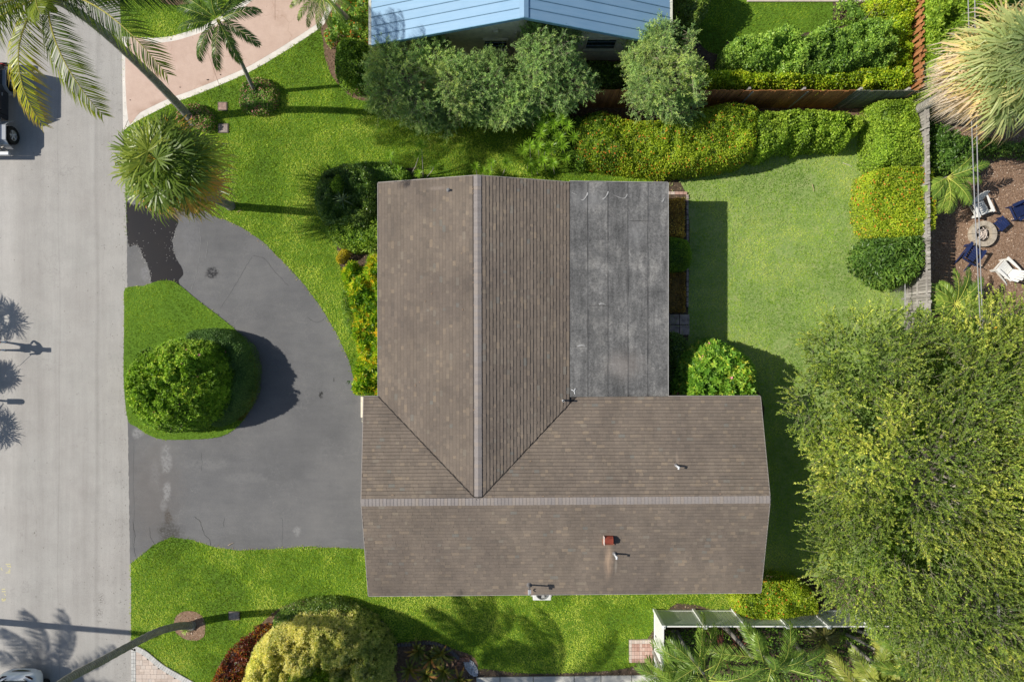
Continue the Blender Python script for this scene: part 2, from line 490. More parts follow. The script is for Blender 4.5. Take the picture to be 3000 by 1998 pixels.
# pale grit dried round the puddle and leaf bits floating in it
mbg = MB()
Pp = np.array(GP(smooth(pud, 10), 0))
idx = rs.randint(0, len(Pp), 330)
pts = Pp[idx] + rs.randn(330, 2) * .05
pts = pts[(pts[:, 0] < -15.2)]
for q in pts[:260]:
    s_ = rs.uniform(.006, .022)
    mbg.box((q[0], q[1], .014), (s_ * 1.6, s_, .006), rs.rand() * 3, r=rs.rand())
for i in range(45):
    p = G(rs.uniform(400, 530), rs.uniform(640, 830), 0)
    if inpoly(np.array([p[0]]), np.array([p[1]]), GP(pud))[0]:
        s_ = rs.uniform(.010, .030); mbg.box((p[0], p[1], .0155), (s_, s_ * .7, .005), rs.rand() * 3, r=rs.rand())
o = mbg.build('grit', simple('grit', (.42, .41, .39), .9)); o['kind'] = 'stuff'; o['label'] = 'pale grit and leaf bits round the puddle edge'; o['category'] = 'grit'

# pink neighbour drive with white border strip
pink_out = [(357, 108), (400, 110), (450, 113), (500, 108), (545, 95), (590, 80), (640, 52), (690, 20), (730, -8), (800, -70), (1040, -70), (975, 20), (950, 72), (920, 96), (850, 142), (780, 185), (720, 218), (640, 252), (560, 284), (500, 305), (420, 345), (378, 370), (361, 385)]
sheet('neighbour_driveway_border', pink_out, .008, simple('white_concrete', (.72, .68, .62), .8, .12, 2.0), sm=0)
pin = [(373, 122), (450, 127), (505, 122), (550, 110), (596, 94), (648, 66), (698, 34), (740, 2), (806, -56), (1010, -56), (962, 14), (940, 60), (912, 82), (842, 128), (773, 170), (713, 203), (633, 237), (553, 269), (492, 291), (412, 330), (376, 352)]
_, _ = sheet('neighbour_driveway', pin, .012, m_pink(), sm=4)
PINKW = GP(pink_out)
mbj = MB()
for a, b in (((600, 128), (645, 258)), ((355, 108), (372, 122)), ((362, 384), (376, 352)), ((806, -4), (806, 60))):
    A = G(*a); B = G(*b)
    mbj.tube([(A[0], A[1], .0125), (B[0], B[1], .0125)], .007, 4)
struct(mbj, 'driveway_joint', simple('joint', (.25, .15, .1), .9))

beds = {}
def bed(name, px, mat, z=.006, label=None, sm=4):
    _, W = sheet(name, px, z, mat, sm=sm, rough=.0)
    beds[name + str(len(beds))] = W
    return W
bed('planting_bed', [(930, 62), (960, 20), (1000, -60), (1110, -60), (1120, 120), (1780, 170), (2060, 170), (2060, 300), (1660, 320), (1400, 330), (1180, 310), (1100, 300), (1040, 290), (1000, 258), (968, 215), (950, 160), (945, 110)], M_MULCH)
bed('planting_bed', [(1060, 515), (1120, 530), (1250, 535), (1250, 1165), (1080, 1165), (1050, 1060), (1050, 980), (1040, 900), (1010, 820), (990, 750), (985, 700), (960, 620), (960, 570), (985, 530)], M_DIRT)
cb = [(510 + 0, 1822), (520, 1800), (545, 1789), (575, 1792), (596, 1808), (602, 1835), (598, 1862), (580, 1874), (548, 1873), (522, 1858), (510, 1840)]
bed('planting_bed', cb, M_CHIPS, .012)
bed('planting_bed', [(620, 2020), (650, 1935), (740, 1850), (830, 1775), (950, 1755), (1060, 1780), (1120, 1830), (1140, 1880), (1180, 1880), (1260, 1875), (1330, 1900), (1390, 1925), (1402, 1975), (1400, 2060), (620, 2060)], M_MULCH)
bed('planting_bed', [(1640, 420), (1700, 440), (1800, 455), (2040, 460), (2180, 440), (2215, 400), (2460, 400), (2520, 350), (2540, 315), (2480, 300), (2060, 300), (1640, 330)], M_MULCH)
bed('planting_bed', [(2590, 310), (2660, 300), (2690, 560), (2690, 810), (2630, 815), (2580, 760), (2590, 600), (2600, 430)], M_DIRT)
bed('planting_bed', [(1900, 570), (2012, 572), (2016, 1000), (2040, 1100), (2210, 1130), (2210, 1260), (1900, 1260)], M_DIRT)
bed('planting_bed', [(2140, 1690), (2420, 1690), (2700, 1680), (3000, 1660), (3300, 1660), (3300, 2160), (1945, 2160), (1945, 1790), (2135, 1787)], M_DIRT)
chips_px = [(2655, 300), (2720, 260), (3500, 240), (3500, 928), (2880, 932), (2655, 930)]
CHIPSW = bed('wood_chip_patio', chips_px, M_CHIPS, .006, sm=0)
bed('planting_bed', [(1990, 30), (2080, 0), (2110, -60), (1950, -60), (1950, 240), (2100, 250), (2110, 170), (2060, 140)], M_DIRT, .005)
bed('planting_bed', [(2110, 205), (2130, 120), (2180, 130), (2560, 60), (2440, 60), (2440, 0), (2580, 0), (2700, 0), (2700, 260), (2110, 262)], M_DIRT, .009, sm=0)
bed('planting_bed', [(535, 335), (565, 312), (600, 318), (615, 345), (610, 375), (585, 380), (550, 365)], M_DIRT, .01)
bed('planting_bed', [(715, 262), (750, 245), (790, 262), (795, 300), (760, 318), (722, 305)], M_DIRT, .01)
bed('planting_bed', [(470, -60), (470, 2), (510, 16), (555, 12), (570, -10), (560, -60)], M_MULCH, .012)
bed('bare_strip', [(1420, 1958), (1560, 1972), (1800, 1962), (1900, 1940), (1900, 1985), (1400, 1990), (1396, 1965)], M_DIRT, .006)

# ------------------------------------------------------------------ lawns (countless blades)
xs0, xs1, ys0, ys1 = -24.5, 26.5, -17, 17
def lawn(name, label, W_in, W_out, n, L, Wd, cols, patch=None, jit=.045, pale=None, noisek=(.5, .5)):
    bx = (xs0, xs1, ys0, ys1)
    if W_in is not None:
        q = np.array(W_in); bx = (max(xs0, q[:, 0].min()), min(xs1, q[:, 0].max()), max(ys0, q[:, 1].min()), min(ys1, q[:, 1].max()))
    n = int((bx[1] - bx[0]) * (bx[3] - bx[2]) * n)
    x = rs.uniform(bx[0], bx[1], n); y = rs.uniform(bx[2], bx[3], n)
    k = np.ones(len(x), bool)
    if W_in is not None: k &= inpoly(x, y, W_in)
    xj = x + rs.randn(len(x)) * jit; yj = y + rs.randn(len(x)) * jit
    for W in W_out: k &= ~inpoly(xj, yj, W)
    x, y = x[k], y[k]
    dn = fbm(x * 1.7, y * 1.7, 31)
    if patch is not None:
        kk = rs.rand(len(x)) > patch(x, y)
        x, y, dn = x[kk], y[kk], dn[kk]
    n = len(x)
    a = rs.rand(n) * 2 * math.pi
    l = L * (.6 + .8 * rs.rand(n)) * (.7 + .6 * dn)
    tilt = rs.uniform(.45, 1.4, n)
    w = Wd * (.7 + .6 * rs.rand(n)) / 2
    D = np.stack([np.cos(a) * np.sin(tilt), np.sin(a) * np.sin(tilt), np.cos(tilt)], 1)
    Sx = np.stack([-np.sin(a), np.cos(a), np.zeros(n)], 1)
    P = np.stack([x, y, np.full(n, .004)], 1)
    V = np.stack([P - Sx * w[:, None], P + Sx * w[:, None], P + D * l[:, None]], 1)
    big = fbm(x * noisek[0], y * noisek[0], 12)
    r = np.clip(.48 + (rs.rand(n) - .5) * .7 + (big - .5) * 1.5 + (dn - .5) * .8 + (fbm(x * 5, y * 5, 63, 2) - .5) * .25, 0, 1)
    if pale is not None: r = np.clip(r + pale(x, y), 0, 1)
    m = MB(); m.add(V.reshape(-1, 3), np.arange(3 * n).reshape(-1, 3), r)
    o = m.build(name, cols)
    tag(o, label, 'grass', kind='stuff')
    return o
M_GR = leafmat('front_grass', [(0, (.13, .21, .016)), (.3, (.26, .40, .024)), (.6, (.40, .55, .042)), (1, (.64, .72, .13))], .6, .14, .42, .55, .3)
M_GR2 = leafmat('back_grass', [(0, (.12, .24, .016)), (.3, (.26, .45, .032)), (.6, (.40, .57, .058)), (1, (.68, .74, .19))], .5, .12, .42, .55, .3)
back_px = [(1700, 380), (2600, 330), (2660, 560), (2660, 930), (2660, 1400), (2500, 1700), (2160, 1700), (2160, 1180), (1950, 1180), (1950, 440), (1700, 440)]
BACKW = GP(back_px)
HOUSEW = [(-5.6, 6.4), (6.2, 6.4), (6.2, -2.4), (10.0, -2.4), (10.0, -10.2), (-5.7, -10.2), (-5.9, -2.4)]
bedW = list(beds.values())
RIGHTG = GP([(2860, 940), (3500, 940), (3500, 1500), (2860, 1500)])
paver_px = [(384, 1885), (397, 1888), (430, 1905), (480, 1945), (540, 1980), (570, 1998), (640, 2050), (660, 2070), (384, 2070)]
PAVW = GP(paver_px)
SLABW = GP([(1395, 1983), (1600, 1977), (1810, 1974), (1950, 1974), (1950, 2100), (1395, 2100)])
BRW = GP([(1842, 1874), (1910, 1872), (1914, 1936), (1842, 1936)])
NSLAB = GP([(2188, -80), (2190, 8), (2562, 5), (2562, -80)])
NW = [(-5.5, 12.75), (6.2, 12.75), (6.2, 17), (-5.5, 17)]
UW1 = GP([(641, 301), (664, 302), (665, 324), (642, 325)]); UW2 = GP([(641, 368), (668, 366), (670, 386), (642, 388)]); UW3 = GP([(672, 1793), (702, 1792), (703, 1811), (673, 1812)])
outs = [ROADW, DRIVEW, PINKW, HOUSEW, PAVW, SLABW, BRW, NSLAB, NW, BACKW, UW1, UW2, UW3] + bedW
def front_patch(x, y):
    p = np.zeros(len(x))
    p += np.where((y > 13) & (x > 10), .55, 0)
    return p
def front_pale(x, y):
    r = np.zeros(len(x))
    # drier, paler turf beside the south side of the house and near its front corner
    r += .28 * np.exp(-(((y + 11.7) / 1.6) ** 2)) * (x > -12) * (fbm(x * .8, y * .8, 40) > .42)
    r += .3 * np.exp(-(((x + 9.2) / 1.5) ** 2 + ((y - 3.6) / 2.0) ** 2))
    r -= .25 * np.exp(-(((x + 16.3) / 2.2) ** 2 + ((y + 10.3) / 1.4) ** 2))
    r -= np.where((y > 12.8) & (x > 9), .25, 0)
    return r
lawn('lawn_grass', 'bright green clipped grass covering the front and side lawns', None, outs, 620, .085, .026, M_GR, front_patch, pale=front_pale)
lawn('lawn_grass', 'bright green clipped grass on the teardrop island by the road', ISLW, [], 800, .10, .028, M_GR)
struct_back = sheet('back_lawn_soil', back_px, .0035, M_PATCHSOIL)[0]
def bpatch(x, y):
    s = fbm(x * .9, y * .9, 66)
    return np.clip((s - .64) * 7, 0, .7)
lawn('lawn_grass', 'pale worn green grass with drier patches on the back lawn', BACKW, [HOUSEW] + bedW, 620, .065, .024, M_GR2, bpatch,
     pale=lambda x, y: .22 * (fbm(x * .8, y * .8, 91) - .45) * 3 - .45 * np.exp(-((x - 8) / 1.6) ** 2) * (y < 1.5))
lawn('lawn_grass', 'strip of lawn behind the wood chip patio at the right edge', RIGHTG, [], 500, .08, .026, M_GR)
# long flat mown runners lying on the back lawn
n = 5200
x = rs.uniform(6.5, 17, n); y = rs.uniform(-4, 8.6, n)
k = inpoly(x, y, BACKW) & (fbm(x * .8, y * .8, 91) + rs.rand(n) * .25 > .62)
x, y = x[k], y[k]; n = len(x)
a = rs.uniform(0, 6.28, n); l = rs.uniform(.06, .17, n); w = rs.uniform(.006, .011, n)
D = np.stack([np.cos(a), np.sin(a), rs.uniform(-.05, .2, n)], 1); Sx = np.stack([-np.sin(a), np.cos(a), 0 * a], 1)
P = np.stack([x, y, rs.uniform(.05, .08, n)], 1)
bend = Sx * (rs.randn(n) * .018)[:, None]
V = np.stack([P - Sx * w[:, None], P + Sx * w[:, None], P + D * (l / 2)[:, None] + bend + Sx * w[:, None], P + D * l[:, None], P + D * (l / 2)[:, None] + bend - Sx * w[:, None]], 1)
m = MB(); ii = np.arange(n)[:, None] * 5
m.add(V.reshape(-1, 3), ii + np.array([[0, 1, 2, 4]]), rs.uniform(.6, 1, n)); m.add(np.zeros((0, 3)), np.zeros((0, 3), int))
m2 = MB(); m2.add(V.reshape(-1, 3), np.vstack([ii + np.array([[4, 2, 3]])]), rs.uniform(.6, 1, n))
MR = leafmat('runner_grass', [(0, (.25, .38, .08)), (.6, (.36, .48, .14)), (1, (.50, .56, .22))], 1, .1, .3)
for q in (m, m2):
    tag(q.build('grass_runners', MR), 'long pale flattened grass runners on the back lawn', 'grass', kind='stuff')
# loose chips on the patio and mulch beds
def chips(name, label, W, excl, n, mat, s0, s1, zz=.02):
    W = np.array(W)
    x = rs.uniform(max(W[:, 0].min(), xs0), min(W[:, 0].max(), xs1), n); y = rs.uniform(max(W[:, 1].min(), ys0), min(W[:, 1].max(), ys1), n)
    k = inpoly(x, y, [tuple(q) for q in W]); x, y = x[k], y[k]; n = len(x)
    P = np.stack([x, y, rs.uniform(.012, zz, n)], 1)
    a = rs.rand(n) * 6.28; t1 = rs.randn(n) * .35
    D = np.stack([np.cos(a), np.sin(a), t1], 1) * rs.uniform(s0, s1, n)[:, None]
    E = np.stack([-np.sin(a), np.cos(a), rs.randn(n) * .35], 1) * rs.uniform(s0, s1, n)[:, None] * .45
    V = np.stack([P - D - E, P + D - E, P + D + E, P - D + E], 1)
    m = MB(); m.add(V.reshape(-1, 3), np.arange(4 * n).reshape(-1, 4), rs.rand(n))
    return tag(m.build(name, mat), label, 'mulch', kind='stuff')
MC = leafmat('chip_bits', [(0, (.10, .055, .035)), (.45, (.24, .145, .09)), (.8, (.42, .30, .21)), (1, (.66, .56, .46))], .7, .2, 0, .8)
MC2 = leafmat('mulch_bits', [(0, (.05, .03, .02)), (.5, (.14, .085, .055)), (.85, (.27, .18, .12)), (1, (.42, .33, .25))], .7, .2, 0, .8)
chips('wood_chips', 'loose tan wood chips over the patio round the fire pit', CHIPSW, [], 26000, MC, .012, .035)
for i, W in enumerate(bedW):
    ar = abs(sum(W[j - 1][0] * W[j][1] - W[j][0] * W[j - 1][1] for j in range(len(W)))) / 2
    if W is CHIPSW: continue
    chips('bark_mulch', 'loose brown bark mulch in the planting beds', W, [], int(min(ar, 45) * 160), MC2 if i != 2 else MC, .015, .04)
# ------------------------------------------------------------------ main house
ZE, ZR = 2.9, 3.95
def m_shingle():
    t = NT('asphalt_shingle')
    c = t.ramp(t.attr(), [(0, (.072, .062, .056)), (.1, (.146, .127, .116)), (.25, (.158, .135, .122)), (.6, (.176, .149, .133)), (.82, (.193, .163, .143)), (.94, (.225, .185, .153)), (1, (.165, .162, .158))])  # lowest stop: dark butt edges, also painting in the shadow line of each course
    big = t.noise(.3, 4, .6)
    c = t.mix(1, c, t.ramp(big, [(.3, (.84, .85, .84)), (.7, (1.16, 1.17, 1.10))]), 'MULTIPLY')
    c = t.mix(1, c, t.ramp(t.noise((1.1, .35, 1), 5, .65), [(.32, .88), (.6, 1.06)]), 'MULTIPLY')
    c = t.mix(1, c, (1.04, .995, .945), 'MULTIPLY')
    c = t.mix(1, c, t.ramp(t.noise(26, 4, .7), [(.3, .86), (.7, 1.1)]), 'MULTIPLY')
    # run-off stains under the vents, dark patches
    for px, py, z, rx, ry, k, cc in ((1783, 1640, 3.3, .26, 1.15, .7, (.46, .33, .23)), (1805, 1655, 3.3, .08, .5, .4, (.5, .45, .38)), (1783, 1350, 3.6, .0001, .0001, 0, (.3, .3, .3)), (1983, 1345, 3.5, .09, .5, .35, (.42, .33, .26)),
                                     (1550, 1738, 2.95, .25, .25, .6, (.5, .3, .2)), (1350, 1735, 2.9, .28, .28, .6, (.03, .03, .03)), (1168, 1620, 3.2, .8, 1.7, .25, (.12, .10, .09)), (1290, 1620, 3.2, .9, 1.2, .25, (.12, .10, .09)), (1280, 556, 3.3, .6, .12, .3, (.4, .34, .3))):
        if k == 0: continue
        mk = t.math('MULTIPLY', t.math('MULTIPLY', t.spot(px, py, z, rx, ry, .95, .5), t.ramp(t.noise((14, 2, 1), 3), [(.3, .5), (.6, 1.0)])), k)
        cl = t.n('ShaderNodeClamp'); t.l(mk, cl.inputs[0])
        c = t.mix(cl.outputs[0], c, cc)
    return t.bsdf(c, .9, .25, bump=t.noise(90, 4, .7), bstr=.5, bdist=.004)
M_SH = m_shingle()
tt = NT('ridge_shingle'); cc = tt.mix(1, tt.ramp(tt.attr(), [(0, (.24, .215, .205)), (.6, (.27, .245, .235)), (1, (.29, .25, .22))]), tt.ramp(tt.noise(20, 4, .7), [(.3, .88), (.7, 1.08)]), 'MULTIPLY')
M_RDG = tt.bsdf(cc, .9, .25, bump=tt.noise(80, 4), bstr=.4, bdist=.004)

house = thing('house', 'brown shingled T-shaped house with a grey flat roof section in the middle', 'house', (0, -2, 0))
M_DECK = simple('roof_deck', (.07, .06, .055), .9)
M_FASC = simple('fascia', (.30, .27, .25), .6)
ridgeB_L = Vector((-5.97, -6.40, ZR)); ridgeB_R = Vector((10.22, -6.28, ZR))
eaveB_TL = Vector((-6.10, -2.29, ZE)); eaveB_TR = Vector((10.21, -2.27, ZE))
eaveB_BL = Vector((-5.90, -10.48, ZE)); eaveB_BR = Vector((10.23, -10.34, ZE))
ridgeA_T = Vector((-1.37, 6.55, ZR)); ridgeA_B = Vector((-1.34, -6.36, ZR))
eaveA_LT = Vector((-5.51, 6.50, ZE)); eaveA_LB = Vector((-5.49, -6.36, ZE))
eaveA_RT = Vector((2.36, 6.50, 3.0)); eaveA_RB = Vector((2.36, -6.36, 3.0))
# valleys in plan: left (-5.5,-2.29)->(-1.34,-6.36); right (2.36,-2.29..)->(-1.34,-6.36)
def yval_left(x):   # y of valley at x
    return -2.29 + (x + 5.50) / (4.16) * (-4.07)
def yval_right(x):
    return -2.33 + (2.62 - x) / (3.96) * (-4.03)
roof = MB()
def slab(pts, th=.10):
    pts = [Vector(p) for p in pts]
    n = (pts[1] - pts[0]).cross(pts[2] - pts[0]).normalized()
    if n.z < 0: pts.reverse(); n = -n
    k = len(pts)
    V = [tuple(p) for p in pts] + [tuple(p - Vector((0, 0, th))) for p in pts]
    roof.add(V, [tuple(range(k))]); roof.add(V, [tuple(reversed(range(k, 2 * k)))])
    roof.add(V, [(i, i + k, (i + 1) % k + k, (i + 1) % k) for i in range(k)])
vb = Vector((-1.34, -6.34, ZR))
slab([eaveB_BL, eaveB_BR, ridgeB_R, ridgeB_L])
slab([eaveB_TL, Vector((-5.50, -2.29, ZE)), vb, ridgeB_L])
slab([Vector((2.62, -2.30, ZE)), eaveB_TR, ridgeB_R, vb])
slab([eaveA_LT, Vector((-5.50, -2.29, ZE)), vb, ridgeA_T])
slab([ridgeA_T, vb, Vector((2.62, -2.30, ZE)), Vector((2.36, -2.3, ZE + .06)), eaveA_RT])
roofo = roof.build('roof', M_DECK, house)

SH = []      # all shingles: (8 verts, rnd, centre)
def slope(e0, e1, r0, r1, clip=None, rows=None, expo=.1397, top_gap=.10):
    """tabs course by course from the eave line e0-e1 up to the ridge r0-r1; clip(row ends) trims at a valley"""
    e0, e1, r0, r1 = [np.array(v, float) for v in (e0, e1, r0, r1)]
    L = np.linalg.norm((r0 + r1 - e0 - e1) / 2); n = int((L - top_gap) / expo)
    nor = np.cross(e1 - e0, r0 - e0); nor /= np.linalg.norm(nor)
    if nor[2] < 0: nor = -nor
    Wd = np.linalg.norm(e1 - e0)
    def P(u, v): return (e0 * (1 - u) + e1 * u) * (1 - v) + (r0 * (1 - u) + r1 * u) * v
    bias = 0
    for i in range(n):
        v0 = i * expo / L; v1 = (i + 1.12) * expo / L
        u = -rs.rand() * .3 / Wd
        jag = rs.uniform(-.004, .004)
        while u < 1:
            w = rs.choice([.12, .16, .2, .26, .32], p=[.2, .25, .25, .2, .1]) / Wd
            a, b = max(u, 0.0), min(u + w, 1.0)
            u += w
            if b - a < .03 / Wd: continue
            uu0, uu1, ut0, ut1 = a, b - .002 / Wd, a, b - .002 / Wd
            if clip:
                lo0, hi0 = clip(P, v0); lo1, hi1 = clip(P, v1)
                uu0 = min(max(uu0, lo0), hi0); uu1 = max(min(uu1, hi0), lo0); ut0 = min(max(ut0, lo1), hi1); ut1 = max(min(ut1, hi1), lo1)
                if uu1 - uu0 < .02 / Wd and ut1 - ut0 < .02 / Wd: continue
            th = rs.choice([.016, .023], p=[.55, .45])
            dv = (jag + rs.uniform(-.003, .003)) / L
            ups = (P(uu0, min(v1, 1)) - P(uu0, v0)) / max(1e-6, (v1 - v0) * L) * .021
            A, B, Cc, D = P(uu0, v0 + dv), P(uu1, v0 + dv), P(ut1, v1), P(ut0, v1)
            V = [A + nor * .002, B + nor * .002, Cc + nor * .001, D + nor * .001, A + nor * (th + .004) + ups, B + nor * (th + .004) + ups, Cc + nor * .005, D + nor * .005]
            SH.append((V, rs.uniform(.12, 1) if rs.rand() < .5 else rs.uniform(.35, .7), (A + Cc) / 2))
def invert(P, v, f):
    """u range [lo,hi] on row v where f(point) >= 0 (monotone)"""
    us = np.linspace(0, 1, 241); g = np.array([f(P(q, v)) for q in us])
    ok = np.where(g >= 0)[0]
    if len(ok) == 0: return (0, 0)
    return (us[ok[0]], us[ok[-1]])
_memo = {}
def mk(f):
    d = {}
    def c(P, v):
        k_ = round(v, 5)
        if k_ not in d: d[k_] = invert(P, v, f)
        return d[k_]
    return c
slope(eaveB_BL, eaveB_BR, ridgeB_L, ridgeB_R)
slope(eaveB_TL, Vector((-1.34, -2.29, ZE)), ridgeB_L, vb, mk(lambda p: yval_left(p[0]) - p[1] - .01 if p[0] < -1.34 else -1))
slope(Vector((-1.34, -2.29, ZE)), eaveB_TR, vb, ridgeB_R, mk(lambda p: yval_right(p[0]) - p[1] - .01 if p[0] > -1.34 else -1))
slope(eaveA_LB, eaveA_LT, ridgeA_B, ridgeA_T, mk(lambda p: p[1] - yval_left(p[0]) - .01))
slope(eaveA_RT, eaveA_RB, ridgeA_T, ridgeA_B, mk(lambda p: p[1] - yval_right(p[0]) - .01))
FC6 = [(0, 3, 2, 1), (4, 5, 6, 7), (0, 1, 5, 4), (1, 2, 6, 5), (2, 3, 7, 6), (3, 0, 4, 7)]
order = sorted(range(len(SH)), key=lambda i: ((SH[i][2][0] / (H - SH[i][2][2])) ** 2 + (SH[i][2][1] / (H - SH[i][2][2])) ** 2) - .02 * np.linalg.norm(np.array(SH[i][0][1]) - np.array(SH[i][0][0])))
single = set(order[:300])
mbs = MB()
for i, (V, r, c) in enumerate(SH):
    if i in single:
        q = MB(); q.add(V, FC6, [0, r, 0, r * .5, r, r * .5]); q.build('shingle', M_SH, roofo)  # risers get the dark tone; course shadow lines are put into their colour
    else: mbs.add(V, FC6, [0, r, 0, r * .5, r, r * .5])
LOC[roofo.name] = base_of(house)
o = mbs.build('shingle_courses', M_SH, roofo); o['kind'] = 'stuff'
# ridge caps
def ridge(a, b, w, step, nm='ridge_cap', slope_=.256):
    a, b = Vector(a), Vector(b); L = (b - a).length; d = (b - a) / L; s = d.cross(Vector((0, 0, 1))).normalized()
    n = int(L / step)
    for i in range(n):
        p = a + d * (i * L / n); q = a + d * ((i + 1.1) * L / n)
        wv = w * random.uniform(.97, 1.03)
        h0, h1 = .034, .022
        V = []
        for pt, hh in ((p, h0), (q, h1)):
            for k_, dz in ((-1, -slope_ * wv), (0, 0), (1, -slope_ * wv)):
                V.append(tuple(pt + s * wv * k_ + Vector((0, 0, dz + hh))))
        for pt, hh in ((p, 0.0), (q, 0.0)):
            for k_, dz in ((-1, -slope_ * wv), (0, 0), (1, -slope_ * wv)):
                V.append(tuple(pt + s * wv * k_ + Vector((0, 0, dz + hh + .003))))
        m_ = MB(); m_.add(V, [(0, 1, 4, 3), (1, 2, 5, 4), (0, 6, 7, 1), (1, 7, 8, 2), (0, 3, 9, 6), (2, 8, 11, 5), (3, 4, 10, 9), (4, 5, 11, 10)], random.random())
        m_.build(nm, M_RDG, roofo)
ridge(ridgeB_R, ridgeB_L, .145, .142)
ridge(ridgeA_B + Vector((0, .2, 0)), ridgeA_T, .15, .142)
# valley flashing lines
mv = MB()
for a, b in (((-5.50, -2.29, ZE), vb), ((2.62, -2.30, ZE), vb)):
    a = Vector(a); b = Vector(b)
    mv.tube([a + Vector((0, 0, .008)), b + Vector((0, 0, .008))], .014, 6)
mv.build('valley_flashing', simple('flashing', (.04, .035, .03), .7), roofo)
# fascia / drip edge
fm = MB()
def edge(a, b, h=.13, t=.03, m=fm, up=.012):
    a, b = Vector(a), Vector(b); d = (b - a).normalized(); s = Vector((d.y, -d.x, 0)) * t
    V = [a + Vector((0, 0, -h)), b + Vector((0, 0, -h)), b + Vector((0, 0, -h)) + s, a + Vector((0, 0, -h)) + s]
    T = [a + Vector((0, 0, up)), b + Vector((0, 0, up)), b + Vector((0, 0, up)) + s, a + Vector((0, 0, up)) + s]
    m.hexa([tuple(v) for v in V], [tuple(v) for v in T])
for a, b in ((eaveB_BL, eaveB_BR), (eaveB_BR, ridgeB_R), (ridgeB_R, eaveB_TR), (ridgeB_L, eaveB_BL), (eaveB_TL, ridgeB_L), (Vector((-5.52, -2.29, ZE)), eaveB_TL), (eaveA_LT, Vector((-5.50, -2.33, ZE))), (ridgeA_T, eaveA_LT), (eaveA_RT, ridgeA_T), (eaveB_TR, Vector((6.46, -2.28, ZE)))):
    edge(a, b)
fm.build('fascia', M_FASC, roofo)

# flat roof: rolled bitumen sheets with lapped seams
def m_bitumen():
    t = NT('rolled_bitumen')
    c = t.ramp(t.noise((5, .6, 1), 5, .6), [(.3, (.085, .085, .084)), (.5, (.150, .149, .146)), (.7, (.26, .257, .25))])
    c = t.mix(.5, c, t.ramp(t.noise((1.0, .8, 1), 6, .72), [(.34, (.045, .046, .048)), (.52, (.16, .158, .155)), (.66, (.34, .33, .31))]))
    c = t.mix(1, c, t.ramp(t.noise(11, 8, .9), [(.34, .45), (.5, 1.0), (.66, 1.7)]), 'MULTIPLY')
    c = t.mix(1, c, t.ramp(t.objrnd(), [(0, .82), (1, .98)]), 'MULTIPLY')
    for px, py, rx, ry, k, cc in ((1830, 1070, 1.3, .9, .35, (.33, .29, .26)), (1720, 585, 1.3, .6, .3, (.3, .3, .3)), (1920, 600, .6, .5, .35, (.08, .08, .08)), (1860, 690, .7, .8, .25, (.3, .3, .3)), (1930, 1120, .4, .5, .35, (.08, .08, .08)), (1740, 750, 1.1, .5, .3, (.09, .09, .09)), (1750, 930, 1.2, .4, .25, (.09, .09, .09))):
        mk_ = t.math('MULTIPLY', t.spot(px, py, 2.9, rx, ry, .95, .6), k); cl = t.n('ShaderNodeClamp'); t.l(mk_, cl.inputs[0])
        c = t.mix(cl.outputs[0], c, cc)
    return t.bsdf(c, .85, .3, bump=t.noise(60, 5, .8), bstr=.5, bdist=.006)
M_BT = m_bitumen()
def zf(x): return 3.0 - (x - 2.36) * .055
flat = MB()
x0, x1, y0, y1 = 2.36, 6.44, -2.30, 6.53
flat.hexa([(x0, y0, zf(x0) - .2), (x1, y0, zf(x1) - .2), (x1, y1, zf(x1) - .2), (x0, y1, zf(x0) - .2)], [(x0, y0, zf(x0) - .01), (x1, y0, zf(x1) - .01), (x1, y1, zf(x1) - .01), (x0, y1, zf(x0) - .01)])
flato = flat.build('flat_roof', simple('tar', (.03, .03, .03), .9), house)
fx = lambda px: (px - 1500) / F * (H - 2.87)
fy = lambda py: -(py - 999) / F * (H - 2.87)
seams = [2.375, fx(1723.5), fx(1783), fx(1842), fx(1901), 6.43]
breaks = [[1018], [896], [771], [648], []]
for i in range(5):
    ys = [6.52] + [fy(b) for b in breaks[i]] + [-2.29]
    for j in range(len(ys) - 1):
        ya, yb = ys[j], ys[j + 1]
        lap = .0 if j == 0 else .07
        a, b = seams[i] - (.0 if i == 0 else .035), seams[i + 1]
        q = MB()
        n = 24
        V = []; up = .004 + .006 * j
        for k_ in range(n + 1):
            yy = (ya + lap) + (yb - ya - lap) * k_ / n
            for xx, e in ((a, .010 + (fbm(yy * 2, i, 3) * .012 if i else 0)), (a + .05, .007), ((a + b) / 2, .003 + .006 * fbm(yy * .8, i * 3, 9)), (b, .001)):
                V.append((xx + (vn(yy * 1.5, i, 2) - .5) * .018 * (xx == a and i > 0), yy, zf(xx) + e + up))
        q.add(V, [(4 * r_ + c_, 4 * r_ + 4 + c_, 4 * r_ + 5 + c_, 4 * r_ + 1 + c_) for r_ in range(n) for c_ in range(3)], .5)
        # lifted lap edge at the left seam
        VE = []
        for k_ in range(n + 1):
            VE += [tuple(V[4 * k_]), (V[4 * k_][0], V[4 * k_][1], V[4 * k_][2] - .02)]
        q.add(VE, [(2 * r_, 2 * r_ + 1, 2 * r_ + 3, 2 * r_ + 2) for r_ in range(n)], .5)
        q.build('roofing_sheet', M_BT, flato)
LOC[flato.name] = base_of(house)
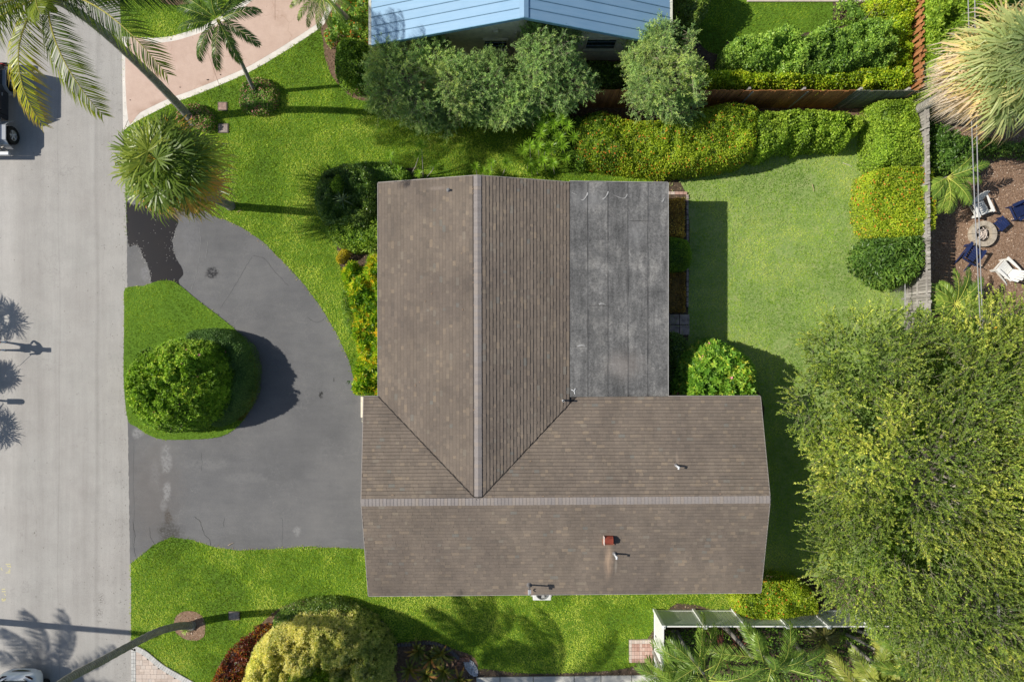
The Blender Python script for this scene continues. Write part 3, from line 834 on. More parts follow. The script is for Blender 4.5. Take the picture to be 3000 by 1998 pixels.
# tar seams + pale dried sealant smears
ms = MB()
for i in range(1, 5):
    pts = [(seams[i] - .04 + (vn(yy * 1.5, i, 2) - .5) * .02, yy, zf(seams[i]) + .014) for yy in np.linspace(-2.28, 6.5, 40)]
    rad = [.008 + .022 * max(0, fbm(yy * 2.2, i * 7, 5) - .45) * 2 for yy in np.linspace(-2.28, 6.5, 40)]
    ms.tube(pts, rad, 5)
for px0, px1, py in ((1783, 1842, 771), (1723, 1783, 896), (1672, 1723, 1018), (1843, 1901, 648)):
    ms.tube([(fx(px0), fy(py), zf(fx(px0)) + .016), (fx((px0 + px1) / 2), fy(py) + .01, zf(fx(px0)) + .015), (fx(px1), fy(py), zf(fx(px1)) + .018)], .006, 5)
ms.build('tar_seam', simple('tar_seam', (.025, .025, .027), .6), flato)
ms = MB()
def smear(pts, w):
    P = smooth(pts, 6, False); L_, R_ = [], []
    for i, (a, b) in enumerate(P):
        ww = w * (.35 + 1.3 * vn(a * .08, b * .08, 4)) * (1 if 0 < i < len(P) - 1 else .2)
        L_.append((fx(a - ww), fy(b - ww), zf(fx(a)) + .026)); R_.append((fx(a + ww), fy(b + ww), zf(fx(a)) + .026))
    k_ = len(P)
    ms = MB(); ms.add(L_ + R_, [(i, i + 1, k_ + i + 1, k_ + i) for i in range(k_ - 1)], .5); ms.build('sealant_smear', simple('sealant', (.38, .38, .375), .8), flato)
for pts, w in (([(1672, 566), (1690, 575), (1702, 588), (1712, 584), (1722, 566)], 2.6), ([(1738, 570), (1750, 582)], 1.6), ([(1764, 586), (1774, 578), (1782, 562)], 3.2), ([(1784, 564), (1805, 576), (1828, 582), (1838, 570)], 1.5),
               ([(1843, 558), (1862, 576), (1875, 584)], 1.5), ([(1903, 566), (1925, 580), (1940, 590), (1948, 578)], 2.0), ([(1754, 893), (1762, 889), (1775, 894)], 3.0), ([(1690, 1016), (1702, 1011), (1714, 1014)], 3.2), ([(1790, 771), (1820, 772), (1840, 770)], .8), ([(1676, 1018), (1700, 1020), (1720, 1019)], .8)):
    smear(pts, w * .5)
pass
em = MB()
edge((6.44, 6.53, zf(6.44)), (6.44, -2.30, zf(6.44)), .15, -.03, em, .03); edge((2.36, 6.53, zf(2.36)), (6.44, 6.53, zf(6.44)), .15, -.03, em, .03)
em.build('drip_edge', simple('drip_edge', (.42, .41, .40), .5, metal=.3), flato)

# walls with openings' joinery
M_STU = simple('stucco', (.55, .52, .45), .85)
M_GL = NT('window_glass'); M_GL = M_GL.bsdf((.02, .03, .035), .06, .6)
M_FR = simple('window_frame', (.7, .7, .68), .5)
wm = MB()
def wall(m, x0, y0, x1, y1, h, t=.2, z0=0):
    d = Vector((x1 - x0, y1 - y0, 0)); L = d.length
    m.box(((x0 + x1) / 2, (y0 + y1) / 2, z0 + (h - z0) / 2), (L, t, h - z0), rz=math.atan2(d.y, d.x))
wl = [(-4.9, 5.9, 5.9, 5.9), (5.9, 5.8, 5.9, -2.9), (9.6, -2.9, 9.6, -9.75), (9.5, -9.85, -5.3, -9.85), (-5.4, -9.75, -5.4, -2.9), (-4.9, 5.8, -4.9, -2.9), (6.0, -3.0, 9.5, -3.0)]
for a in wl: wall(wm, *a, 2.78)
wo_ = wm.build('wall', M_STU, house)
for (cx, cy, w, rz) in ((-4.9, 4.2, 1.6, 90), (-4.9, .5, 1.8, 90), (1.0, 5.9, 1.5, 0), (4.2, 5.9, 1.5, 0), (5.9, 3.6, 2.2, 90), (5.9, .4, 2.0, 90), (9.6, -4.6, 1.2, 90), (9.6, -8, 1.4, 90), (6.5, -9.85, 1.4, 0), (-2, -9.85, 1.4, 0)):
    q = MB(); ww = w / 2
    for dx, dz, sx, sz in ((0, .55, w, .06), (0, -.55, w, .06), (-ww, 0, .06, 1.16), (ww, 0, .06, 1.16), (0, 0, .04, 1.1)):
        q.box((cx + dx * math.cos(R(rz)), cy + dx * math.sin(R(rz)), 1.5 + dz), (sx, .27, sz), rz=R(rz))
    f_ = q.build('window', M_FR, house)
    q = MB(); q.box((cx, cy, 1.5), (w - .05, .225, 1.08), rz=R(rz)); LOC[f_.name] = base_of(house); q.build('pane', M_GL, f_)
q = MB(); q.box((-5.4, -7.9, 1.1), (.26, 2.9, 2.2)); gd = q.build('garage_door', simple('garage_door', (.7, .68, .64), .5), house)
q = MB(); q.box((-4.9, -1.6, 1.05), (.26, .95, 2.1)); q.build('door', simple('door', (.25, .10, .06), .5), house)

# things standing on the main roof
def zA(x): return ZR - abs(x + 1.37) * .2535
def zB(y): return ZR - abs(y + 6.34) * .257
M_PVC = simple('pvc', (.62, .64, .66), .45)
M_DARK = simple('dark_hole', (.012, .012, .012), .9)
def pipe(px, py, z, h, r, label, bend=False, parts=True):
    x, y, _ = G(px, py, z + h * .7)
    t_ = thing('vent_pipe', label, 'vent pipe', (x, y, z), 'vent pipes on the main roof')
    q = MB(); q.tube([(x, y, z - .05), (x, y, z + h)], r, 12)
    if bend: q.tube([(x, y, z + h), (x + r, y - r * .4, z + h + r * 1.4), (x + r * .5, y - r * 2.2, z + h + r * 1.2)], r * 1.05, 10)
    q.build('pipe', M_PVC, t_)
    q = MB(); q.lathe((x, y, z), [(r * 2.2, 0), (r * 2.1, .02), (r * 1.3, .05), (r * 1.02, .08)], 14); q.build('collar', simple('lead', (.16, .15, .15), .7), t_)
    q = MB(); q.lathe((x, y, z + h + (.002 if not bend else r * 1.2)), [(r * .75, .002), (0, .004)], 12)
    if not bend: q.build('opening', M_DARK, t_)
    return t_
pipe(1313, 556, zA(-2.5), .16, .042, 'short white vent pipe near the north end of the ridge')
pipe(1650, 1174, 3.0, .45, .042, 'white vent pipe beside the corner of the grey flat roof')
pipe(1984, 1366, zB(-4.95), .30, .042, 'white vent pipe on the rear slope above the east wing', True)
pipe(1803, 1627, zB(-8.5), .36, .042, 'white vent pipe just below the rusty red roof vent', True)
x, y, _ = G(1551, 1722, 3.4)
ms_ = thing('service_mast', 'tall grey electrical mast with weatherhead at the south eave', 'service mast', (x, y, 2.9))
q = MB(); q.tube([(x, y, 2.8), (x, y, 3.75)], .035, 10); q.build('pole', simple('galv', (.45, .46, .48), .45, metal=.7), ms_)
q = MB(); q.box((x, y, 3.78), (.13, .16, .12)); q.tube([(x, y, 3.78), (x - .02, y - .14, 3.72)], .05, 8); q.build('weatherhead', simple('cast', (.55, .56, .58), .4, metal=.5), ms_, bevel=.01)
q = MB(); q.lathe((x, y, 3.02), [(.12, 0), (.11, .02), (.045, .08)], 12); q.build('collar', simple('lead', (.3, .31, .33), .5), ms_)
q = MB(); q.tube([(x, y - .16, 3.2), (x, y - .22, 3.12), (x + .02, y - .3, 3.16)], .025, 8); q.build('drip_loop', simple('blackcable', (.01, .01, .01), .6), ms_)
# rust-red hooded vent
x, y, _ = G(1784, 1584, 3.75); z = zB(y)
hv = thing('roof_vent', 'rusty red hooded exhaust vent with pale stain running down below it', 'roof vent', (x, y, z))
q = MB(); prof = [(-.17, .12), (-.155, .19), (-.10, .25), (0, .28), (.10, .25), (.155, .19), (.17, .12), (.17, 0), (-.17, 0)]
V = [(x - .17, y + a, z + b) for a, b in prof] + [(x + .17, y + a, z + b) for a, b in prof]
k_ = len(prof)
q.add(V, [(i, (i + 1) % k_, k_ + (i + 1) % k_, k_ + i) for i in range(k_)], .5); q.add(V, [tuple(reversed(range(k_)))], .5); q.add(V, [tuple(range(k_, 2 * k_))], .5)
q.build('hood', simple('rust_red', (.28, .06, .035), .6, .3), hv)
q = MB(); q.box((x - .185, y, z + .13), (.035, .35, .28)); q.build('front_flange', simple('pale_metal', (.6, .5, .45), .5), hv, bevel=.01)
q = MB(); q.box((x, y, z + .012), (.5, .46, .014)); q.build('base_plate', simple('rust_dark', (.24, .12, .08), .7), hv)
# three-armed white marker on the flat roof
x, y, _ = G(1682, 1146, 3.05); z = zf(x) + .03
yo = thing('roof_bracket', 'small white three-armed bracket lying on the flat roof corner', 'bracket', (x, y, z))
for a in (150, 65, -75):
    q = MB(); l_ = .125
    q.box((x + math.cos(R(a)) * l_ / 2, y + math.sin(R(a)) * l_ / 2, z), (l_, .026, .02), rz=R(a)); q.build('arm', simple('white_plastic', (.75, .77, .78), .5), yo)
# twigs and litter on the roof
for (px, py, s_, f_, a) in ((1352, 745, .07, 0, .3), (1262, 862, .10, 0, .8), (1243, 885, .08, 0, 1.2), (1357, 911, .08, 0, 1.5), (1225, 1122, .09, 0, .7), (1214, 1134, .1, 0, 1.6), (1388, 895, .07, 0, 0), (1388, 1200, .12, 0, .9), (1386, 790, .08, 0, .2), (1386, 810, .08, 0, .5), (1386, 830, .08, 0, .2), (1385, 560, .1, 0, .7), (1385, 575, .1, 0, .9),
                            (1150, 1444, .12, 1, 0), (1552, 1352, .09, 1, .4), (1663, 1448, .09, 1, 0), (1735, 1447, .08, 1, .3), (1954, 1444, .1, 1, .1), (2063, 1412, .1, 1, 0), (2196, 1398, .1, 1, .2), (2100, 1441, .08, 1, 0), (1588, 1448, .08, 1, .2)):
    x, y, _ = G(px, py, 3.6); z = (zA(x) if f_ == 0 else zB(y)) + .03
    q = MB(); q.tube([(x, y, z), (x + math.cos(a) * s_ * .6, y + math.sin(a) * s_ * .5, z + .012), (x + math.cos(a) * s_, y + math.sin(a) * s_ * 1.1, z)], [.006, .009, .003], 5)
    tag(q.build('twig', simple('twig', (.42, .28, .18), .8), loc=(x, y, z)), 'small dry tan twig lying ' + ('on the rear roof slope near the long ridge' if f_ and py > 1430 else 'on the rear slope of the east wing' if f_ else 'along the north ridge line' if px > 1380 else 'on the west roof slope'), 'twig', 'twigs and leaf litter on the roof')

# AC unit
x, y = G(1588, 1738, .85)[:2]
ac = thing('air_conditioner', 'white outdoor air conditioner half under the south eave', 'air conditioner', (x, y, 0))
q = MB(); q.box((x, y + .04, .42), (.80, .72, .78)); q.build('cabinet', simple('ac_white', (.72, .72, .69), .5), ac, bevel=.02)
q = MB(); q.lathe((x, y, .815), [(.27, 0), (.285, .03), (.25, .035), (.245, .004)], 28)
for rr in (.09, .15, .21): q.tube([(x + rr * math.cos(a), y + rr * math.sin(a), .84) for a in np.linspace(0, 6.28, 20)], .006, 4, caps=False)
q.build('fan_guard', simple('guard', (.25, .26, .25), .5), ac)
q = MB(); q.lathe((x, y, .816), [(.24, 0), (0, .001)], 20); q.build('fan_well', M_DARK, ac)
for a in (20, 140, 260):
    q = MB(); q.add([(x, y, .82), (x + .23 * math.cos(R(a)), y + .23 * math.sin(R(a)), .822), (x + .22 * math.cos(R(a + 50)), y + .22 * math.sin(R(a + 50)), .832)], [(0, 1, 2)]); q.build('fan_blade', simple('blade', (.45, .45, .44), .4), ac)
q = MB(); q.box((x, y, .02), (.95, .9, .04)); q.build('pad', simple('pad', (.4, .4, .38), .9), ac)

# planter wall / kerb at the garage corner
q = MB()
a = G(1057, 1162, .25); b = G(1057, 1222, .25); q.box(((a[0] + .25), (a[1] + b[1]) / 2, .13), (.5, abs(a[1] - b[1]), .26))
tag(q.build('planter_wall', simple('cream_wall', (.80, .72, .58), .7), loc=(a[0] + .25, b[1], 0)), 'low cream wall stub beside the garage corner at the drive', 'wall')
q = MB()
for i in range(90):
    px = rs.uniform(1056, 1080); py = rs.uniform(1223, 1262)
    if px - 1056 < (py - 1223) * .28: continue
    p = G(px, py, .05); s_ = rs.uniform(.02, .045); q.box((p[0], p[1], .03), (s_, s_ * .8, s_ * .7), rs.rand() * 3, r=rs.rand())
tag(q.build('pebbles', leafmat('pebble_pale', [(0, (.3, .28, .2)), (1, (.72, .68, .52))], 1, .1, 0, .8)), 'pale pebbles spilled at the garage corner', 'pebbles', kind='stuff')

# ------------------------------------------------------------------ blue-roofed neighbour house
NZ, NR = 3.0, 5.4
gy = 12.14; xl, xm, xr = -5.77, .45, 6.47; yN = 23.5
nb = thing('house', 'cream house with a pale blue standing seam metal roof', 'house', (0, 17, 0))
M_BLUE = None
tt = NT('blue_metal')
cb_ = tt.ramp(tt.noise(.7, 4), [(.3, (.20, .36, .53)), (.7, (.245, .405, .57))])
cb_ = tt.mix(.25, cb_, tt.ramp(tt.noise((1.2, 9, 1), 4), [(.3, (.21, .37, .55)), (.7, (.33, .49, .65))]))
cb_ = tt.mix(1, cb_, tt.ramp(tt.objrnd(), [(0, .95), (1, 1.04)]), 'MULTIPLY')
M_BLUE = tt.bsdf(cb_, .45, .4, bump=tt.noise((2, 30, 1), 2), bstr=.05, bdist=.004)
M_BLUED = simple('blue_seam', (.13, .25, .36), .5)
q = MB()
q.hexa([(xl, gy, NZ - .12), (xm, gy, NR - .12), (xm, yN, NR - .12), (xl, yN, NZ - .12)], [(xl, gy, NZ), (xm, gy, NR), (xm, yN, NR), (xl, yN, NZ)])
q.hexa([(xm, gy, NR - .12), (xr, gy, NZ - .12), (xr, yN, NZ - .12), (xm, yN, NR - .12)], [(xm, gy, NR), (xr, gy, NZ), (xr, yN, NZ), (xm, yN, NR)])
nro = q.build('roof', M_BLUED, nb)
def npanel(side):
    xe = xl if side < 0 else xr
    step = .376; y = gy + .0
    i = 0
    while y < yN - .1:
        q = MB(); w = step - .03
        x0_, x1_ = xe, xm + side * .17
        z0_ = NZ + .006; z1_ = NR + (x1_ - xm) * side * 0 - (abs(x1_ - xm) / abs(xe - xm)) * (NR - NZ) + .006
        q.hexa([(x0_, y, z0_ - .004), (x1_, y, z1_ - .004), (x1_, y + w, z1_ - .004), (x0_, y + w, z0_ - .004)][::(1 if side < 0 else -1)], [(x0_, y, z0_), (x1_, y, z1_), (x1_, y + w, z1_), (x0_, y + w, z0_)][::(1 if side < 0 else -1)])
        ob = q.build('roof_panel', M_BLUE, nro)
        q = MB(); yy = y + w + .015
        q.hexa([(x0_, yy - .012, z0_ - .004), (x1_, yy - .012, z1_ - .004), (x1_, yy + .012, z1_ - .004), (x0_, yy + .012, z0_ - .004)][::(1 if side < 0 else -1)], [(x0_, yy - .012, z0_ + .03), (x1_, yy - .012, z1_ + .03), (x1_, yy + .012, z1_ + .03), (x0_, yy + .012, z0_ + .03)][::(1 if side < 0 else -1)])
        q.build('standing_seam', M_BLUED, nro)
        y += step; i += 1
LOC[nro.name] = base_of(nb)
npanel(-1); npanel(1)
q = MB(); w = .17; dz = w * (NR - NZ) / (xm - xl)
q.add([(xm - w, gy - .01, NR - dz + .035), (xm, gy - .01, NR + .035), (xm + w, gy - .01, NR - dz + .035), (xm - w, yN, NR - dz + .035), (xm, yN, NR + .035), (xm + w, yN, NR - dz + .035)], [(0, 1, 4, 3), (1, 2, 5, 4)])
q.build('ridge_cap', M_BLUE, nro)
q = MB(); edge((xl, gy, NZ), (xm, gy, NR), .16, -.03, q, .012); edge((xm, gy, NR), (xr, gy, NZ), .16, -.03, q, .012)
q = MB()
for a, b in (((xl, gy - .03, NZ), (xm, gy - .03, NR)), ((xm, gy - .03, NR), (xr, gy - .03, NZ))):
    q.hexa([(a[0], a[1], a[2] - .15), (b[0], b[1], b[2] - .15), (b[0], gy - .002, b[2] - .15), (a[0], gy - .002, a[2] - .15)], [(a[0], a[1], a[2] + .02), (b[0], b[1], b[2] + .02), (b[0], gy - .002, b[2] + .02), (a[0], gy - .002, a[2] + .02)])
q.build('gable_trim', simple('blue_trim', (.16, .33, .47), .5), nro)
for xx, nm in ((xl - .06, 'gutter'), (xr + .06, 'gutter')):
    q = MB(); q.box((xx, (gy + yN) / 2, NZ - .05), (.11, yN - gy, .1))
    g_ = q.build(nm, simple('gutter', (.62, .62, .52), .5), nro)
    for yy in np.arange(gy + .8, yN, .95):
        q = MB(); q.box((xx + (.03 if xx < 0 else -.03), yy, NZ + .02), (.06, .025, .03)); q.build('gutter_clip', M_FR, nro)
q = MB(); wy = 12.74
M_CREAM = simple('cream_stucco', (.80, .76, .60), .85)
for a in ((xl + .45, wy + .1, xr - .45, wy + .1), (xl + .5, wy, xl + .5, yN - .5), (xr - .5, wy, xr - .5, yN - .5)): wall(q, *a, 2.95)
V = [(xl + .45, wy, 2.95), (xr - .45, wy, 2.95), (xr - .45, wy, NZ + .05), (xm, wy, NR - .16), (xl + .45, wy, NZ + .05)]
q.add(V + [(a, b + .2, c) for a, b, c in V], [(0, 1, 2, 3, 4)]); q.add(V + [(a, b + .2, c) for a, b, c in V], [(9, 8, 7, 6, 5)])
q.build('wall', M_CREAM, nb)
M_SIL = simple('sill', (.66, .62, .47), .7)
for px0, px1, py0, py1 in ((1720, 1804, 110, 132), (1421, 1484, 114, 128), (1240, 1308, 117, 135)):
    z1 = H - wy * F / (999 - py0); z0 = H - wy * F / (999 - py1); zz = (z0 + z1) / 2
    xa = (px0 - 1500) / F * (H - zz); xb = (px1 - 1500) / F * (H - zz)
    z1 = min(z1, 2.55); z0 = 1.25
    q = MB()
    for c_, s_ in ((((xa + xb) / 2, wy - .02, z1), (xb - xa + .16, .16, .08)), (((xa + xb) / 2, wy - .03, z0), (xb - xa + .2, .2, .09)), ((xa - .03, wy - .01, (z0 + z1) / 2), (.06, .1, z1 - z0)), ((xb + .03, wy - .01, (z0 + z1) / 2), (.06, .1, z1 - z0))): q.box(c_, s_)
    f_ = q.build('window', M_SIL, nb); LOC[f_.name] = base_of(nb)
    q = MB(); q.box(((xa + xb) / 2, wy - .012, (z0 + z1) / 2), (xb - xa, .03, z1 - z0)); q.build('pane', M_GL, f_)
    q = MB()
    for k_ in (.33, .66): q.box(((xa + xb) / 2, wy - .03, z0 + (z1 - z0) * k_), (xb - xa, .03, .02))
    q.build('louvre_bar', simple('louvre', (.3, .38, .42), .4, metal=.4), f_)
x = (1511 - 1500) / F * 28; q = MB(); q.box((x, wy - .06, 2.2), (.1, .1, 1.5)); q.build('downpipe', M_SIL, nb)
x = (1452 - 1500) / F * 27.6; q = MB(); q.box((x, wy - .07, 3.0), (.2, .14, .2)); q.build('vent_box', M_SIL, nb)
# ------------------------------------------------------------------ plants: generators
def leaves(mb, P, D, N, L, W, r, m=0, fold=.12):
    S = nrm(np.cross(D, N)); Nn = nrm(np.cross(S, D))
    L = np.asarray(L)[:, None]; W = np.asarray(W)[:, None]
    V = np.stack([P, P + D * L * .5 + S * W * .5 + Nn * W * fold, P + D * L - Nn * L * .12, P + D * L * .5 - S * W * .5 + Nn * W * fold], 1)
    n = len(P)
    mb.add(V.reshape(-1, 3), np.arange(4 * n).reshape(-1, 4), r, m)

def rosette(mb, Cn, Nn, k, L, W, r, tilt=(.5, 1.2), m=0, jl=.25):
    """k leaves radiating round each centre; Nn = axis"""
    n = len(Cn)
    A = nrm(np.cross(Nn, np.array([.31, .77, .11]))); B = np.cross(Nn, A)
    ph = rs.rand(n) * 6.28
    for i in range(k):
        a = ph + i * 6.2832 / k * 1.618 * 1.0 + rs.randn(n) * .15
        th = rs.uniform(tilt[0], tilt[1], n)
        rad = A * np.cos(a)[:, None] + B * np.sin(a)[:, None]
        D = nrm(rad * np.sin(th)[:, None] + Nn * np.cos(th)[:, None])
        Nl = nrm(Nn * np.sin(th)[:, None] - rad * np.cos(th)[:, None])
        leaves(mb, Cn, D, Nl, L * (1 - jl + 2 * jl * rs.rand(n)), W * (.8 + .4 * rs.rand(n)), np.clip(r + rs.randn(n) * .12, 0, 1), m)

def shell(W, h, edge, dens, nz=(.9, .25), fine=(3.5, .10), depth=.10, zmin=.03, seed=0, outj=.06):
    """points + normals spread over the rounded, uneven surface of a planting with outline W and height h"""
    q = np.array(W)
    x0, x1, y0, y1 = q[:, 0].min(), q[:, 0].max(), q[:, 1].min(), q[:, 1].max()
    def hf(x, y):
        d = dpoly(x, y, W) * np.where(inpoly(x, y, W), 1, -1) + (fbm(x * 2.2, y * 2.2, seed + 3) - .5) * outj * 2
        t = 1 - np.clip(d / edge, 0, 1)
        p = np.sqrt(np.clip(1 - t * t, 0, 1))
        return h * p * (1 + (fbm(x * nz[0], y * nz[0], seed) - .5) * 2 * nz[1] + (fbm(x * fine[0], y * fine[0], seed + 9, 2) - .5) * 2 * fine[1]), d
    A = (x1 - x0 + .2) * (y1 - y0 + .2)
    n = int(A * dens * 3)
    x = rs.uniform(x0 - .1, x1 + .1, n); y = rs.uniform(y0 - .1, y1 + .1, n)
    z, d = hf(x, y)
    e = .05
    zx, _ = hf(x + e, y); zy, _ = hf(x, y + e)
    gx, gy_ = np.clip((zx - z) / e, -4, 4), np.clip((zy - z) / e, -4, 4)
    af = np.sqrt(1 + gx ** 2 + gy_ ** 2)
    k = (d > 0) & (z > zmin) & (rs.rand(n) < af / 3.0)
    x, y, z, gx, gy_, d = x[k], y[k], z[k], gx[k], gy_[k], d[k]
    N = nrm(np.stack([-gx, -gy_, np.ones(len(x))], 1))
    P = np.stack([x, y, z], 1) - N * (rs.exponential(depth, len(x)))[:, None]
    # the upright sides
    q1 = np.roll(q, -1, 0); el_ = np.linalg.norm(q1 - q, axis=1); ns = int(el_.sum() * h * dens * .7)
    if ns > 4:
        sgn = 1 if ((q[:, 0] * q1[:, 1] - q1[:, 0] * q[:, 1]).sum()) > 0 else -1
        j = rs.choice(len(q), ns, p=el_ / el_.sum()); u = rs.rand(ns)[:, None]
        dirv = (q1 - q)[j] / (el_[j][:, None] + 1e-9); inn = np.stack([-dirv[:, 1], dirv[:, 0]], 1) * sgn
        zf_ = rs.rand(ns) ** .8 * .92
        b_ = q[j] * (1 - u) + q1[j] * u
        off = edge * (1 - np.sqrt(1 - zf_ ** 2)) + (fbm(b_[:, 0] * 2.2, b_[:, 1] * 2.2, seed + 3) - .5) * -outj * 2 + rs.exponential(.03, ns)
        b_ = b_ + inn * off[:, None]
        hh_ = h * (1 + (fbm(b_[:, 0] * nz[0], b_[:, 1] * nz[0], seed) - .5) * 2 * nz[1])
        N2 = nrm(np.concatenate([-inn * np.sqrt(1 - zf_ ** 2)[:, None], zf_[:, None] + .15], 1))
        P = np.vstack([P, np.column_stack([b_, zf_ * hh_])]); N = np.vstack([N, N2]); d = np.r_[d, np.zeros(ns)]
    P[:, 2] = np.maximum(P[:, 2], .02)
    return P, N, d, hf, (x0, x1, y0, y1)

def planting(name, label, cat, px, h, mat, L=.08, Wd=.04, dens=500, edge=.7, zr=.7, k=0, group=None, flower=None, nz=(.9, .22), fine=(3.5, .10), depth=.08,
             up=.5, jit=.6, seed=0, core=True, sm=4, tilt=(.5, 1.2), outj=.06, world=False, rbias=None, kmat=None, z0=0):
    W = [tuple(q) for q in (px if world else GP(smooth(px, sm) if sm else px, h * zr))]
    if not k: L *= 1.12; Wd *= 1.12; dens *= .66
    else: L *= 1.06; dens *= .78
    P, N, d, hf, bb = shell(W, h, edge, dens, nz, fine, depth, seed=seed or int(abs(px[0][0])) % 97, outj=outj)
    c = np.mean(np.array(W), 0)
    t = thing(name, label, cat, (c[0], c[1], 0), group)
    m = MB(); n = len(P)
    P[:, 2] += z0
    r = np.clip(.5 + (rs.rand(n) - .5) * .8 + (fbm(P[:, 0] * 1.3, P[:, 1] * 1.3, 51) - .5) * .8, 0, .93)
    if rbias is not None: r = np.clip(r + rbias(P[:, 0], P[:, 1]), 0, .93)
    if k:
        ax = nrm(N * 1.0 + np.array([0, 0, up]) + rs.randn(n, 3) * .25)
        rosette(m, P, ax, k, L, Wd, r, tilt)
    else:
        Nl = nrm(N + rs.randn(n, 3) * jit)
        D = nrm(np.cross(Nl, rs.randn(n, 3)) + N * .25)
        leaves(m, P, D, Nl, L * (.7 + .6 * rs.rand(n)), Wd * (.7 + .6 * rs.rand(n)), r)
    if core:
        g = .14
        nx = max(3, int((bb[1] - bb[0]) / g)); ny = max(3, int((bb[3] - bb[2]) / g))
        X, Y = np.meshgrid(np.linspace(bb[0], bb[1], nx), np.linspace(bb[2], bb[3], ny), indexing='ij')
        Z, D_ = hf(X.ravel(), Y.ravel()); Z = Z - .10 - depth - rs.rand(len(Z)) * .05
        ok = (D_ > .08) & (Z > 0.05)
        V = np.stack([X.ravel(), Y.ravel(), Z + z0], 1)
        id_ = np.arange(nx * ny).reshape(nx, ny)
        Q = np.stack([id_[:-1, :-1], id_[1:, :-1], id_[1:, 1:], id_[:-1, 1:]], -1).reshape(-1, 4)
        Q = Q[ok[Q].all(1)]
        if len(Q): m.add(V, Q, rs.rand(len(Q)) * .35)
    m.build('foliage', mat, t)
    # a few woody stems inside
    q = MB()
    for i in range(5):
        j = rs.randint(0, n); p = P[j]
        q.tube([(c[0] + (p[0] - c[0]) * .4, c[1] + (p[1] - c[1]) * .4, 0), (c[0] + (p[0] - c[0]) * .7, c[1] + (p[1] - c[1]) * .7, p[2] * .5), (p[0], p[1], p[2] * .9)], [.02, .015, .006], 5)
    q.build('stem', M_BARK, t)
    if flower:
        fm_, frac, fs, fk = flower
        s = rs.rand(n) < frac
        q = MB()
        if s.sum():
            Pf = P[s] + N[s] * (.5 * L * .6)
            rosette(q, Pf, N[s], fk, fs, fs * .8, rs.rand(s.sum()), (1.0, 1.4))
            q.build('flower', fm_, t)['kind'] = 'stuff'
    return t

